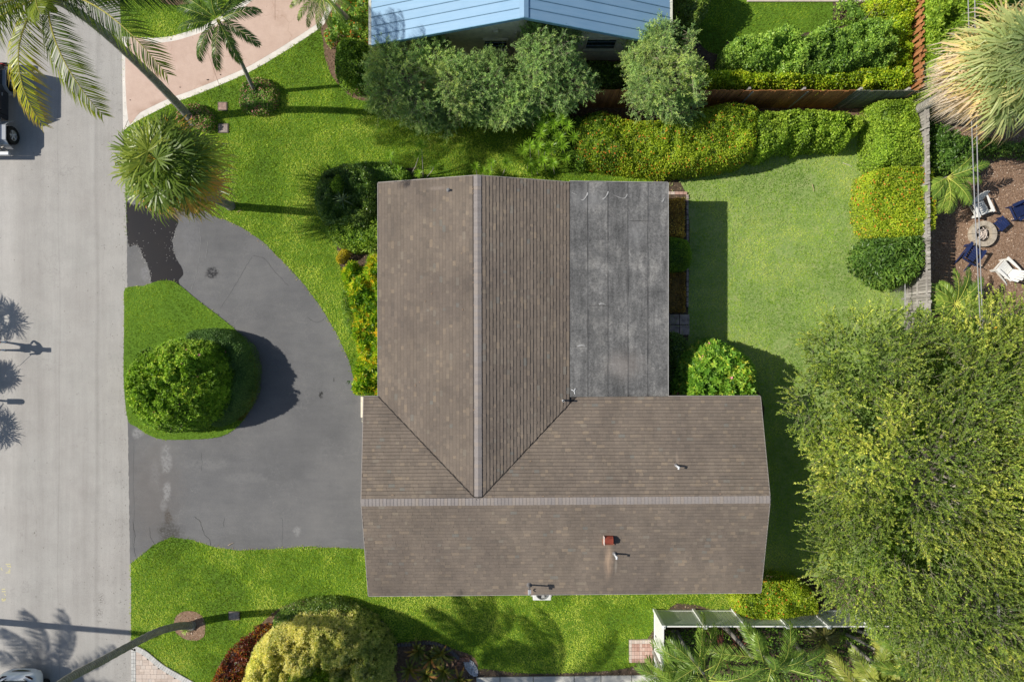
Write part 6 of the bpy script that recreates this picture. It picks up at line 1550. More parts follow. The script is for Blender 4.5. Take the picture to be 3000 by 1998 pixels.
# white vinyl fence and gate
M_VN = simple('white_vinyl', (.80, .81, .80), .35, .03, 2.0)
M_VP = simple('vinyl_panel', (.70, .74, .68), .4, .04, 2.0)
vy = -12.19; vh = 1.83
pxs = [1943, 2065, 2186, 2308, 2428, 2548, 2655]
vx = [(p - 1500) / F * (H - vh) for p in pxs]
vf = thing('vinyl_fence', 'white vinyl privacy fence south-east of the house', 'fence', (vx[0], vy, 0))
p0 = None; b0_ = None
for i, x in enumerate(vx):
    if p0 is None:
        q = MB(); q.box((0, 0, .94), (.127, .127, 1.88)); p0 = q.build('post', M_VN, vf, loc=(0, 0, 0)); p0.location = (x - vx[0], 0, 0)
        q = MB(); q.box((0, 0, 1.89), (.15, .15, .03)); q.box((0, 0, 1.92), (.13, .13, .05), taper=.2); pc = q.build('post_cap', M_VN, vf, loc=(0, 0, 0)); pc.location = (x - vx[0], 0, 0)
    else: inst(p0, vf, (x, vy, 0)); inst(pc, vf, (x, vy, 0))
    if i < len(vx) - 1:
        x2 = vx[i + 1]; L = x2 - x - .127
        for zz, hh in ((1.78, .09), (.12, .14)):
            q = MB(); q.box(((x + x2) / 2, vy, zz), (L, .05, hh)); q.build('rail', M_VN, vf)
        n = int(L / .15)
        for k in range(n):
            cx_ = x + .0635 + (k + .5) * L / n
            if b0_ is None:
                q = MB(); q.box((0, 0, .96), (L / n - .008, .022, 1.56)); b0_ = q.build('board', M_VP, vf, loc=(0, 0, 0)); b0_.location = (cx_ - vx[0], 0, 0)
            else: inst(b0_, vf, (cx_, vy, 0))
# the run that turns away under the tree
a = (vx[-1], vy); b = (vx[-1] + 1.55, vy - 1.7); L = math.hypot(b[0] - a[0], b[1] - a[1]); rz = math.atan2(b[1] - a[1], b[0] - a[0])
vf2 = thing('vinyl_fence', 'white vinyl fence run turning away under the spreading tree', 'fence', (a[0], a[1], 0))
for zz, hh in ((1.78, .09), (.12, .14)):
    q = MB(); q.box((0, 0, 0), (L - .13, .05, hh)); o = q.build('rail', M_VN, vf2, loc=(0, 0, 0)); o.location = ((b[0] - a[0]) / 2, (b[1] - a[1]) / 2, zz); o.rotation_euler = (0, 0, rz)
for k in range(14):
    f_ = (k + .7) / 14.4; o = inst(b0_, vf2, (a[0] + (b[0] - a[0]) * f_, a[1] + (b[1] - a[1]) * f_, 0), (0, 0, rz))
inst(p0, vf2, (b[0], b[1], 0)); inst(pc, vf2, (b[0], b[1], 0))
# gate side
gt = thing('vinyl_gate', 'tall white vinyl gate at the west end of the vinyl fence', 'gate', (vx[0], vy - .1, 0))
gx = vx[0]; gl = 3.2; n = 20
for k in range(n):
    yy = vy - .09 - (k + .5) * gl / n
    q = MB(); q.box((gx, yy, .94), (.03, gl / n - .006, 1.72)); q.build('board', M_VN, gt)
for zz in (1.81, .1):
    q = MB(); q.box((gx, vy - .09 - gl / 2, zz), (.055, gl, .09)); q.build('rail', M_VN, gt)
inst(p0, gt, (gx, vy - 1.42, 0)); 
for yy, zz, xx in ((-13.2, .45, -.02), (-13.95, 1.35, -.02)):
    q = MB(); q.box((gx + xx - .012, yy, zz), (.02, .035, .16)); q.build('hinge', simple('black_metal', (.015, .015, .015), .5), gt)
q = MB(); q.tube([(gx + .02, -13.1, 1.5), (gx + .2, -13.12, 1.5)], .01, 6); q.build('latch', M_GAL, gt)

# ------------------------------------------------------------------ pavers, slabs, boxes
M_PAV = NT('paver'); _c = M_PAV.mix(1, M_PAV.ramp(M_PAV.objrnd(), [(0, (.50, .41, .35)), (.5, (.58, .49, .43)), (.8, (.62, .52, .45)), (1, (.52, .47, .43))]), M_PAV.ramp(M_PAV.noise(14, 5, .7), [(.3, .88), (.7, 1.06)]), 'MULTIPLY'); M_PAV = M_PAV.bsdf(_c, .85, .2)
M_PAVG = NT('border_paver'); _c = M_PAVG.mix(1, M_PAVG.ramp(M_PAVG.objrnd(), [(0, (.47, .47, .45)), (1, (.58, .57, .55))]), M_PAVG.ramp(M_PAVG.noise(14, 5, .7), [(.3, .88), (.7, 1.06)]), 'MULTIPLY'); M_PAVG = M_PAVG.bsdf(_c, .85, .2)
pv, _ = sheet('paver_drive', paver_px, .006, simple('joint_sand', (.22, .19, .16), .95))
LOC[pv.name] = (0, 0, 0)
def piece(poly, z, mat, parent, nm):
    c = np.mean(poly, 0); P_ = [(c[0] + (p[0] - c[0]) * .965, c[1] + (p[1] - c[1]) * .965) for p in poly]
    q = MB(); q.prism(P_, .005, z); return q.build(nm, mat, parent)
edge_px = smooth([(392, 1886), (430, 1905), (480, 1945), (540, 1980), (575, 2000), (640, 2050)], 12, False)
E_ = np.array(GP(edge_px)); seg = np.r_[0, np.cumsum(np.linalg.norm(np.diff(E_, axis=0), axis=1))]
def at(s): return np.array([np.interp(s, seg, E_[:, 0]), np.interp(s, seg, E_[:, 1])])
bwid = .24; s = 0; innerW = []
while s < seg[-1] - .1:
    p, q_ = at(s), at(s + .105); d_ = (q_ - p) / np.linalg.norm(q_ - p); nn = np.array([d_[1], -d_[0]])
    if nn[1] > 0: nn = -nn
    piece([p, q_, q_ + nn * bwid, p + nn * bwid], .058, M_PAVG, pv, 'paver'); innerW.append(tuple(p + nn * (bwid + .02)))
    s += .108
xw = G(386, 1900)[0]
yy = G(386, 1898)[1]
while yy > -16.2:
    for k in range(2):
        piece([(xw + k * .105, yy), (xw + .1 + k * .105, yy), (xw + .1 + k * .105, yy - .16), (xw + k * .105, yy - .16)], .058, M_PAVG, pv, 'paver')
    yy -= .165
inW = [(xw + .215, innerW[0][1] + .3)] + innerW + [(innerW[-1][0], -17), (xw + .215, -17)]
rowy = -13.6; tgl = 0
while rowy > -16.0:
    hh = [.24, .17, .24, .20][tgl % 4]; x = xw + .215
    while x < -12:
        w_ = rs.choice([.15, .22, .28]); cx_, cy_ = x + w_ / 2, rowy - hh / 2
        if inpoly(np.array([cx_]), np.array([cy_]), inW)[0] or dpoly(np.array([cx_]), np.array([cy_]), inW)[0] < .09:
            if w_ > .2 and hh > .2 and rs.rand() < .35:
                piece([(x, rowy), (x + w_, rowy), (x + w_, rowy - hh * .5), (x, rowy - hh * .5)], .05, M_PAV, pv, 'paver'); piece([(x, rowy - hh * .5), (x + w_, rowy - hh * .5), (x + w_, rowy - hh), (x, rowy - hh)], .05, M_PAV, pv, 'paver')
            else: piece([(x, rowy), (x + w_, rowy), (x + w_, rowy - hh), (x, rowy - hh)], .05, M_PAV, pv, 'paver')
        x += w_
    rowy -= hh; tgl += 1
# brick landing by the gate
br, _ = sheet('brick_landing', [(1842, 1872), (1912, 1870), (1916, 1938), (1842, 1938)], .006, simple('joint_sand', (.22, .19, .16), .95))
LOC[br.name] = (0, 0, 0)
M_BR = NT('landing_brick'); _c = M_BR.mix(1, M_BR.ramp(M_BR.objrnd(), [(0, (.40, .24, .19)), (.6, (.52, .35, .29)), (1, (.58, .44, .38))]), M_BR.ramp(M_BR.noise(12, 5, .7), [(.3, .85), (.7, 1.08)]), 'MULTIPLY'); M_BR = M_BR.bsdf(_c, .85, .2)
a = G(1843, 1873); 
for i in range(9):
    for j in range(6):
        x = a[0] + i * .118; y = a[1] - j * .172 - (.0)
        piece([(x, y), (x + .112, y), (x + .112, y - .166), (x, y - .166)], .045, M_BR if 0 < i and 0 < j else M_PAV, br, 'brick')
# pink slabs beside the house
tl = thing('stepping_slabs', 'four worn pinkish slabs in the shade beside the flat roof', 'slabs', G(1990, 950, 0))
M_SL = simple('pink_slab', (.42, .34, .32), .8, .35, 4)
for i in range(3):
    for j in range(2):
        y0_ = G(0, 921 + j * 31)[1]
        x0_ = G(1990 - 30 + (i - 1) * 31, 0)[0]
        w_ = .46 if i < 2 else .44
        piece([(x0_, y0_), (x0_ + w_, y0_), (x0_ + w_, y0_ - .46), (x0_, y0_ - .46)], .05, M_SL, tl, 'slab')
eg = thing('bed_edging', 'pinkish edging bricks at the north end of the coppery hedge', 'edging', G(1985, 567, 0))
for i in range(5):
    x0_, y0_ = G(1952 + i * 12, 563)[:2]
    q = MB(); q.box((x0_ + .09, y0_ - .07, .05), (.17, .13, .1)); q.build('brick', M_BR if i > 1 else M_PAV, eg)
for i in range(22):
    x0_, y0_ = G(2010, 578 + i * 15)[:2]
    q = MB(); q.box((x0_ + .05, y0_, .04), (.09, .2, .08), rz=rs.randn() * .04); q.build('brick', M_SL, eg)
# concrete path slabs at the bottom edge
xs_ = [1395, 1465, 1562, 1682, 1760, 1850, 1930]
ps = thing('concrete_path', 'pale concrete slab path along the bottom edge', 'path', G(1600, 2010, 0))
M_CS = simple('pale_slab', (.50, .49, .45), .85, .08, 1.5)
for i in range(len(xs_) - 1):
    a = G(xs_[i] + 1, 1982 - i * 1.2); b = G(xs_[i + 1] - 1, 1981 - i * 1.2)
    q = MB(); q.prism([(a[0], -18), (b[0], -18), (b[0], b[1]), (a[0], a[1])], 0, .07); q.build('slab', M_CS, ps)
q = MB(); a = G(2188, 8); b = G(2562, 5)
for i in range(4):
    xa = a[0] + (b[0] - a[0]) * i / 4; q = MB(); q.prism([(xa, a[1]), (xa + (b[0] - a[0]) / 4 - .02, a[1]), (xa + (b[0] - a[0]) / 4 - .02, 17.5), (xa, 17.5)], 0, .08)
    if i == 0: nsl = thing('concrete_patio', 'pale concrete patio edge at the top of the picture', 'patio', (a[0], a[1], 0))
    q.build('slab', simple('patio_slab', (.56, .50, .42), .85), nsl)
# utility box lids
for px, py, w_, lb, cc in ((653, 313, .36, 'rusty square utility lid between the two flower mounds', (.36, .24, .20)), (655, 377, .40, 'grey utility lid near the coconut palm foot', (.34, .28, .25)), (687, 1802, .44, 'grey rectangular utility lid in the lower left lawn', (.30, .27, .25))):
    x, y, _ = G(px, py); u = thing('utility_box', lb, 'utility box', (x, y, 0), 'utility lids in the lawn')
    q = MB(); q.box((x, y, .035), (w_, w_ * (.72 if px == 687 else .9), .05)); q.build('lid', simple('lid' + str(px), cc, .8, .25, 8), u, bevel=.008)
    q = MB()
    for sx, sy, dx_, dy_ in ((w_ + .06, .03, 0, 1), (w_ + .06, .03, 0, -1), (.03, w_ * .9, 1, 0), (.03, w_ * .9, -1, 0)): q.box((x + dx_ * (w_ / 2 + .02), y + dy_ * (w_ * (.36 if px == 687 else .45) + .02), .025), (sx, sy, .05))
    q.build('frame', simple('lid_frame', (.14, .12, .10), .9), u)
# white pebble heap with brick corner
q = MB(); c0 = G(1385, 1955)
for i in range(900):
    a_ = rs.rand() * 6.28; r_ = math.sqrt(rs.rand())
    px = 1380 + math.cos(a_) * 20 * r_ + math.sin(a_) * 6 * r_; py = 1953 + math.sin(a_) * 25 * r_ + math.cos(a_) * 9 * r_
    x, y, _ = G(px, py); s_ = rs.uniform(.018, .036); q.box((x, y, .02 + .05 * (1 - r_ ** 2) + rs.rand() * .02), (s_, s_ * .8, s_ * .7), rs.rand() * 3, r=rs.rand())
o = q.build('white_pebbles', leafmat('white_pebble', [(0, (.35, .37, .39)), (1, (.75, .77, .8))], 1, .05, 0, .6)); tag(o, 'heap of white pebbles in the corner of the dark bed', 'pebbles', kind='stuff')
bc = thing('brick_corner', 'corner of old bricks beside the white pebble heap', 'bricks', G(1350, 1940, 0))
for i in range(4):
    for (px, py, w_, h_) in ((1350 + i * 7.5, 1929, .1, .2), (1347, 1938 + i * 8, .2, .1)):
        x, y, _ = G(px, py); q = MB(); q.box((x, y, .05), (w_, h_, .09)); q.build('brick', simple('old_brick', (.20, .11, .08), .9, .3, 10), bc)
# dark edging stones along the curved bed
for i, (px, py) in enumerate(smooth([(1118, 1822), (1135, 1850), (1142, 1885), (1200, 1886), (1260, 1882), (1310, 1898), (1342, 1925)], 6, False)):
    x, y, _ = G(px, py)
    q = MB(); q.lathe((x, y, 0), [(.07, 0), (.1, .04), (.07, .09), (0, .1)], 6)
    tag(q.build('edging_stone', simple('edging', (.12, .11, .11), .9), loc=(x, y, 0)), 'dark edging stone along the curved planting bed', 'stone', 'edging stones along the curved bed')
# patio kerb stones
x = G(2872, 0)[0]; i = 0
while x < 27:
    w_ = rs.uniform(.22, .42); y = G(0, 926 - (x - 21) * .6)[1]
    q = MB(); q.box((x + w_ / 2, y, .06), (w_ - .02, .16 + rs.rand() * .04, .12), rz=rs.randn() * .05)
    tag(q.build('kerb_stone', simple('kerb_stone', (.32, .31, .28), .9, .2, 6), loc=(x + w_ / 2, y, 0), bevel=.015), 'rough grey stone in the kerb behind the patio', 'kerb stone', 'kerb stones along the patio')
    x += w_
# rocks among the rambling shrubs
for px, py, s_, lb in ((2700, 430, .42, 'grey boulder between the hedge and the rambling shrubs'), (2710, 372, .3, 'smaller grey rock above the boulder'), (2722, 320, .25, 'small rock near the fence corner')):
    x, y, z = G(px, py, .9); q = MB()
    q.lathe((x, y, 0), [(s_ * 1.1, 0), (s_ * 1.2, z * .4), (s_ * .9, z * .85), (s_ * .35, z), (0, z * 1.01)], 7)
    o = q.build('rock', simple('rock', (.22, .20, .19), .9, .3, 5), loc=(x, y, 0)); tag(o, lb, 'rock')

# stray things lying about
def stick(px0, py0, px1, py1, z, r, nm, label, col, cat):
    a = G(px0, py0, z); b = G(px1, py1, z); q = MB(); m_ = ((a[0] + b[0]) / 2, (a[1] + b[1]) / 2 + .02, z + .02)
    q.tube([a, m_, b], [r, r * .9, r * .5], 6); tag(q.build(nm, simple(nm + str(px0), col, .8), loc=a), label, cat)
stick(2469, 478, 2496, 490, .06, .015, 'stick', 'pale stick lying on the back lawn near the hedges', (.55, .5, .4), 'stick')
stick(2379, 540, 2384, 562, .06, .014, 'stick', 'small tan frond stem on the back lawn', (.5, .38, .25), 'stick')
stick(642, 560, 672, 571, .06, .016, 'stick', 'white stick by the cabbage palm trunk', (.7, .68, .6), 'stick')
stick(694, 622, 712, 616, .05, .012, 'stick', 'short tan stick in the front lawn below the palm shadow', (.45, .3, .2), 'stick')
stick(668, 1598, 684, 1590, .03, .014, 'stick', 'dry husk on the drive edge', (.5, .38, .27), 'stick')
# fallen leaves along the drive's lawn edges
n_ = 0
for i in range(70):
    k = i % 2
    if k: px = rs.uniform(560, 1000); py = np.interp(px, [560, 700, 820, 1000], [1582, 1612, 1608, 1603]) + rs.uniform(-3, 2)
    else:
        px = rs.uniform(640, 1030); py = np.interp(px, [640, 710, 830, 940, 1030], [640, 668, 768, 900, 1080]) + rs.uniform(-2, 5)
    x, y, _ = G(px, py); s_ = rs.uniform(.03, .08); a_ = rs.rand() * 3; q = MB()
    q.add([(x, y, .02), (x + s_ * math.cos(a_ + .5) * .6, y + s_ * math.sin(a_ + .5) * .6, .035), (x + s_ * math.cos(a_), y + s_ * math.sin(a_), .02), (x + s_ * math.cos(a_ - .5) * .6, y + s_ * math.sin(a_ - .5) * .6, .03)], [(0, 1, 2, 3)])
    tag(q.build('fallen_leaf', simple('dry_leaf', (.45, .33, .22), .8), loc=(x, y, .01)), 'dry tan leaf lying on the asphalt along the ' + ('lower' if k else 'curved upper') + ' lawn edge', 'leaf', 'fallen leaves along the drive edge')
for px, py in ((381, 132), (422, 184), (388, 112), (500, 118), (380, 295), (530, 258), (609, 237), (757, 197), (780, 193), (835, 162), (645, 222), (610, 237), (720, 215)):
    x, y, _ = G(px, py); s_ = .07; a_ = rs.rand() * 3; q = MB()
    q.add([(x, y, .02), (x + s_ * math.cos(a_ + .6) * .6, y + s_ * math.sin(a_ + .6) * .6, .04), (x + s_ * math.cos(a_), y + s_ * math.sin(a_), .02), (x + s_ * math.cos(a_ - .6) * .6, y + s_ * math.sin(a_ - .6) * .6, .035)], [(0, 1, 2, 3)])
    tag(q.build('fallen_leaf', simple('dark_leaf', (.05, .035, .03), .8), loc=(x, y, .01)), 'small dark leaf lying on the pink drive', 'leaf', 'dark leaves on the pink drive')

# driveway joints and cracks (recessed dark or filled pale lines)
def line(px, r, mat, name='crack', z=.0095):
    P = smooth(px, 8, False); W = [G(a + (vn(a * .25, b * .25, 7) - .5) * 3, b + (vn(a * .25, b * .25, 9) - .5) * 3, 0) for a, b in P]
    q = MB(); L_ = []
    for i, w in enumerate(W):
        d = np.array(W[min(i + 1, len(W) - 1)]) - np.array(W[max(i - 1, 0)]); d /= np.linalg.norm(d) + 1e-9; rr = r * .75 * (.35 + vn(i * .8, 3, 5))
        L_ += [(w[0] - d[1] * rr, w[1] + d[0] * rr, z), (w[0] + d[1] * rr, w[1] - d[0] * rr, z)]
    q.add(L_, [(2 * i, 2 * i + 1, 2 * i + 3, 2 * i + 2) for i in range(len(W) - 1)]); o = q.build('driveway_' + name, mat); o['kind'] = 'structure'
M_CP = simple('crack_pale', (.24, .24, .24), .9); M_CD = simple('crack_dark', (.035, .035, .035), .9); M_SEAM = simple('seam_dark', (.10, .10, .102), .9)
for p in ([(585, 668), (588, 700), (585, 740), (580, 780), (570, 820), (560, 850)], [(610, 705), (606, 740), (603, 760)]): line(p, .012, M_CP, z=.0135)
line([(738, 752), (716, 790), (690, 835), (665, 875), (645, 902)], .016, M_SEAM, 'seam')
line([(740, 750), (775, 758), (800, 790), (830, 822), (845, 838)], .02, M_SEAM, 'seam'); line([(900, 930), (930, 945), (955, 930), (975, 918)], .008, M_CD)
line([(568, 1512), (585, 1525), (592, 1545), (600, 1565), (615, 1580), (617, 1598)], .014, M_CD); line([(440, 1545), (442, 1575), (452, 1592)], .01, M_CD); line([(390, 1530), (396, 1570), (392, 1600), (398, 1630)], .012, M_CD)
line([(818, 1515), (827, 1522), (828, 1560), (826, 1605)], .012, M_SEAM, 'seam'); line([(393, 1300), (390, 1400), (394, 1500), (388, 1600)], .01, M_SEAM, 'seam'); line([(590, 1325), (592, 1360), (590, 1378)], .006, M_CD)
line([(660, 1515), (656, 1530), (657, 1545)], .008, M_CD)
# survey marks sprayed on the road
M_YP = simple('survey_paint', (.62, .57, .30), .8, .1, 20)
def marks(x0, y0, segs, s):
    q = MB()
    for seg_ in segs:
        P = [G(x0 + a * s, y0 + b * s) for a, b in seg_]
        for i in range(len(P) - 1):
            a, b = np.array(P[i]), np.array(P[i + 1]); d = (b - a) / (np.linalg.norm(b - a) + 1e-9); nn = np.array([-d[1], d[0], 0]) * .018
            z_ = np.array([0, 0, .0055]); q.add([a - nn + z_, b - nn + z_, b + nn + z_, a + nn + z_], [(0, 1, 2, 3)])
    o = q.build('survey_mark', M_YP); tag(o, None, None, kind='structure')
marks(17, 1652, [[(0, 0), (14, 0)], [(4, 4), (9, 8), (14, 4), (14, 10)], [(10, 14), (13, 18), (10, 22), (6, 19)], [(0, 25), (14, 25)], [(-14, 10), (-10, 18)]], 1.0)
marks(3, 1724, [[(2, 2), (13, 0)], [(2, 8), (14, 8)], [(3, 28), (8, 33), (13, 27), (12, 34), (4, 36), (3, 30)], [(10, 14), (14, 20)]], 1.0)

# ------------------------------------------------------------------ patio furniture
def adirondack(label, px, py, az, mat, z=.35, grp=None):
    x, y, _ = G(px, py, z); rz = R(az)
    t = thing('adirondack_chair', label, 'chair', (x, y, 0), grp, rz=rz); t.rotation_euler = (0, 0, rz)
    def part(nm, q, bev=0): 
        o = q.build(nm, mat, t, loc=(0, 0, 0)); o.location = (0, 0, 0); return o
    s_ = math.tan(R(14))
    for i in range(6):                                      # seat slats
        xx = .30 - i * .098; q = MB(); q.box((xx, 0, .36 + xx * s_ * .9), (.085, .52, .02), M=Matrix.Rotation(-R(13), 3, 'Y')); part('seat_slat', q)
    for i in range(5):                                      # back slats, fanned and rounded
        yy = (i - 2) * .115; hh = .80 - abs(i - 2) ** 1.6 * .05; a = R(-26)
        q = MB(); q.box((0, 0, 0), (.02, .105, hh), taper=1.0, M=Matrix.Rotation(a, 3, 'Y') @ Matrix.Rotation(R(-(i - 2) * 2), 3, 'X'))
        o = part('back_slat', q); o.location = (-.27 - hh / 2 * math.sin(-a), yy * 1.08, .26 + hh / 2 * math.cos(a))
    for s in (-1, 1):
        q = MB(); pts = [(.34, s * .27), (.40, s * .33), (.38, s * .41), (.0, s * .40), (-.42, s * .36), (-.44, s * .31), (-.10, s * .28)]
        if s < 0: pts.reverse()
        q.prism(pts, .55, .575); q.add([(a_, b_, .55) for a_, b_ in pts], [tuple(reversed(range(7)))]); part('armrest', q)
        q = MB(); q.box((.30, s * .315, .27), (.11, .025, .55)); part('front_leg', q)
        q = MB(); q.hexa([(.36, s * .28 - .012, .24), (-.72, s * .28 - .012, 0), (-.72, s * .28 + .012, 0), (.36, s * .28 + .012, .24)], [(.36, s * .28 - .012, .37), (-.50, s * .28 - .012, .13), (-.50, s * .28 + .012, .13), (.36, s * .28 + .012, .37)]); part('rear_leg', q)
    q = MB(); q.box((-.44, 0, .52), (.03, .66, .07)); part('back_rail', q)
    q = MB(); q.box((.35, 0, .30), (.022, .56, .12)); part('apron', q)
    return t
M_WC = simple('white_paint', (.80, .80, .77), .4, .04, 3)
M_NV = simple('navy_paint', (.022, .035, .11), .45, .2, 5)
gchair = 'adirondack chairs round the fire pit'
adirondack('white slatted chair north of the fire pit beneath the cables', 2872, 608, -68, M_WC, grp=gchair)
adirondack('white slatted chair at the right edge, south-east of the fire pit', 2945, 790, 138, M_WC, grp=gchair)
adirondack('navy slatted chair at the right edge behind the footstool', 2990, 615, 205, M_NV, grp=gchair)
adirondack('navy slatted chair south-west of the fire pit, half in shade', 2846, 745, 58, M_NV, grp=gchair)
x, y, _ = G(2936, 655, .38)
fs = thing('footstool', 'navy slatted footstool beside the fire pit', 'footstool', (x, y, 0)); 
for i in range(5):
    c = R(-48); o_ = (i - 2) * .105
    q = MB(); q.box((0, 0, 0), (.5, .088, .02)); ob = q.build('slat', M_NV, fs, loc=(0, 0, 0)); ob.location = (-math.sin(c) * o_, math.cos(c) * o_, .38); ob.rotation_euler = (0, 0, c)
for a in (45, 135, 225, 315):
    c = R(-48 + a); q = MB(); q.box((0, 0, .18), (.05, .05, .36)); ob = q.build('leg', M_NV, fs, loc=(0, 0, 0)); ob.location = (math.cos(c) * .28, math.sin(c) * .28, 0); ob.rotation_euler = (0, 0, R(-48))
# fire pit
x, y, _ = G(2884, 685, .28)
fp = thing('fire_pit', 'round stone fire pit ring filled with pale driftwood', 'fire pit', (x, y, 0))
M_FP = simple('fire_stone', (.46, .40, .32), .9, .2, 7)
for i in range(10):
    a0, a1 = i * R(36) + .015, (i + 1) * R(36) - .015
    pts = [(math.cos(a) * .58, math.sin(a) * .58) for a in np.linspace(a0, a1, 4)] + [(math.cos(a) * .36, math.sin(a) * .36) for a in np.linspace(a1, a0, 4)]
    q = MB(); q.prism([(x + a, y + b) for a, b in pts], 0, .28 + rs.rand() * .008); q.build('stone', M_FP, fp)
q = MB(); q.lathe((x, y, .1), [(.36, 0), (0, .001)], 20); q.build('ash_bed', simple('ash', (.05, .045, .04), .95), fp)
for i in range(26):
    a = R(25) + rs.randn() * (.35 if i < 14 else 1.2); l = rs.uniform(.16, .42); cx_, cy_ = x + rs.uniform(-.16, .16), y + rs.uniform(-.18, .18); zz = .14 + rs.rand() * .12
    q = MB(); q.tube([(cx_ - math.cos(a) * l / 2, cy_ - math.sin(a) * l / 2, zz), (cx_, cy_ + .01, zz + .02), (cx_ + math.cos(a) * l / 2, cy_ + math.sin(a) * l / 2, zz)], [.018, .024, .014], 6)
    tag(q.build('driftwood', simple('driftwood', (.60, .52, .46), .85, .15, 12), loc=(cx_, cy_, zz)), 'bleached driftwood stick piled in the fire pit', 'driftwood', 'driftwood in the fire pit')
# overhead cables and their poles
M_CB = simple('cable', (.30, .30, .31), .5)
for i, (xa, xb, zz) in enumerate(((2842, 2874, 5.0), (2856, 2880, 5.0))):
    A = G(xa, 395, zz); B = G(xb, 985, zz); dx_ = (B[0] - A[0]) / (B[1] - A[1])
    q = MB(); ys_ = np.linspace(22, -22, 30)
    q.tube([(A[0] + dx_ * (y_ - A[1]), y_, 5.0 + .0018 * y_ * y_) for y_ in ys_], .019, 7)
    tag(q.build('power_cable', M_CB, loc=(A[0], 0, 5)), ['overhead grey cable, the left of the pair over the patio', 'overhead grey cable, the right of the pair over the patio'][i], 'cable', 'overhead cables across the patio')
for yy, lb in ((22.2, 'wooden utility pole beyond the top edge'), (-22.2, 'wooden utility pole beyond the bottom edge')):
    x = 17.0 + (22 - yy) * .02; u = thing('utility_pole', lb, 'utility pole', (x, yy, 0))
    q = MB(); q.tube([(x, yy, 0), (x, yy, 7)], [.16, .12], 10); q.build('pole', M_BARK, u); q = MB(); q.box((x + .2, yy, 5.85), (1.4, .1, .1)); q.build('crossarm', M_BARK, u)
# pole across the road whose shadow falls near the paver drive
u = thing('street_lamp', 'street lamp across the road beyond the left edge', 'street lamp', (-25.6, -12.55, 0))
q = MB(); q.tube([(-25.6, -12.55, 0), (-25.3, -12.65, 5.0), (-24.9, -12.72, 7.0)], [.16, .13, .11], 10); q.build('pole', simple('lamp_pole', (.4, .4, .4), .6), u)
q = MB(); q.box((-24.75, -12.74, 7.1), (.5, .3, .15)); q.build('lamp_head', simple('lamp_head', (.35, .35, .35), .5), u, bevel=.03)
# mailbox beyond the left edge (its shadow reaches the road)
x, y = -23.85, -2.66
u = thing('mailbox', 'rural mailbox on a post at the left road edge', 'mailbox', (x, y, 0))
q = MB(); q.box((x, y, .5), (.09, .09, 1.0)); q.build('post', M_WG, u)
q = MB(); prof = [(-.12, 0), (-.12, .13), (-.09, .21), (0, .25), (.09, .21), (.12, .13), (.12, 0)]; k_ = 7
V = [(x - .26, y + a, 1.0 + b) for a, b in prof] + [(x + .26, y + a, 1.0 + b) for a, b in prof]
q.add(V, [(i, (i + 1) % k_, k_ + (i + 1) % k_, k_ + i) for i in range(k_)]); q.add(V, [tuple(reversed(range(k_)))]); q.add(V, [tuple(range(k_, 14))]); q.build('box', simple('mail_black', (.02, .02, .02), .4), u)
q = MB(); q.box((x + .1, y - .135, 1.2), (.03, .012, .14)); q.build('flag', simple('flag_red', (.5, .03, .02), .5), u)
# slim pale battens on the face of the brown fence
for i, px in enumerate((2182, 2338, 2492)):
    x = G(px, 285, 1.1)[0]; q = MB(); q.box((x, fy0 - .03, 1.05), (.07, .03, 2.1))
    q.build('batten', M_WG, bpy.data.objects['wooden_fence'])
# grit, bits of leaf and pebbles scattered on the road, thickest by the verge
q = MB()
for i in range(900):
    py = rs.uniform(-100, 2100); px = 372 - abs(rs.exponential(30)) if i % 3 else rs.uniform(-60, 370)
    x, y, _ = G(px, py); s_ = rs.uniform(.006, .022); q.box((x, y, .008), (s_ * 1.5, s_, .008), rs.rand() * 3, r=rs.rand())
tag(q.build('road_grit', leafmat('grit_bits', [(0, (.08, .07, .06)), (.6, (.20, .18, .15)), (1, (.5, .47, .42))], 1, .1, 0, .9)), 'fine grit and leaf bits on the road along the verge', 'grit', kind='stuff')
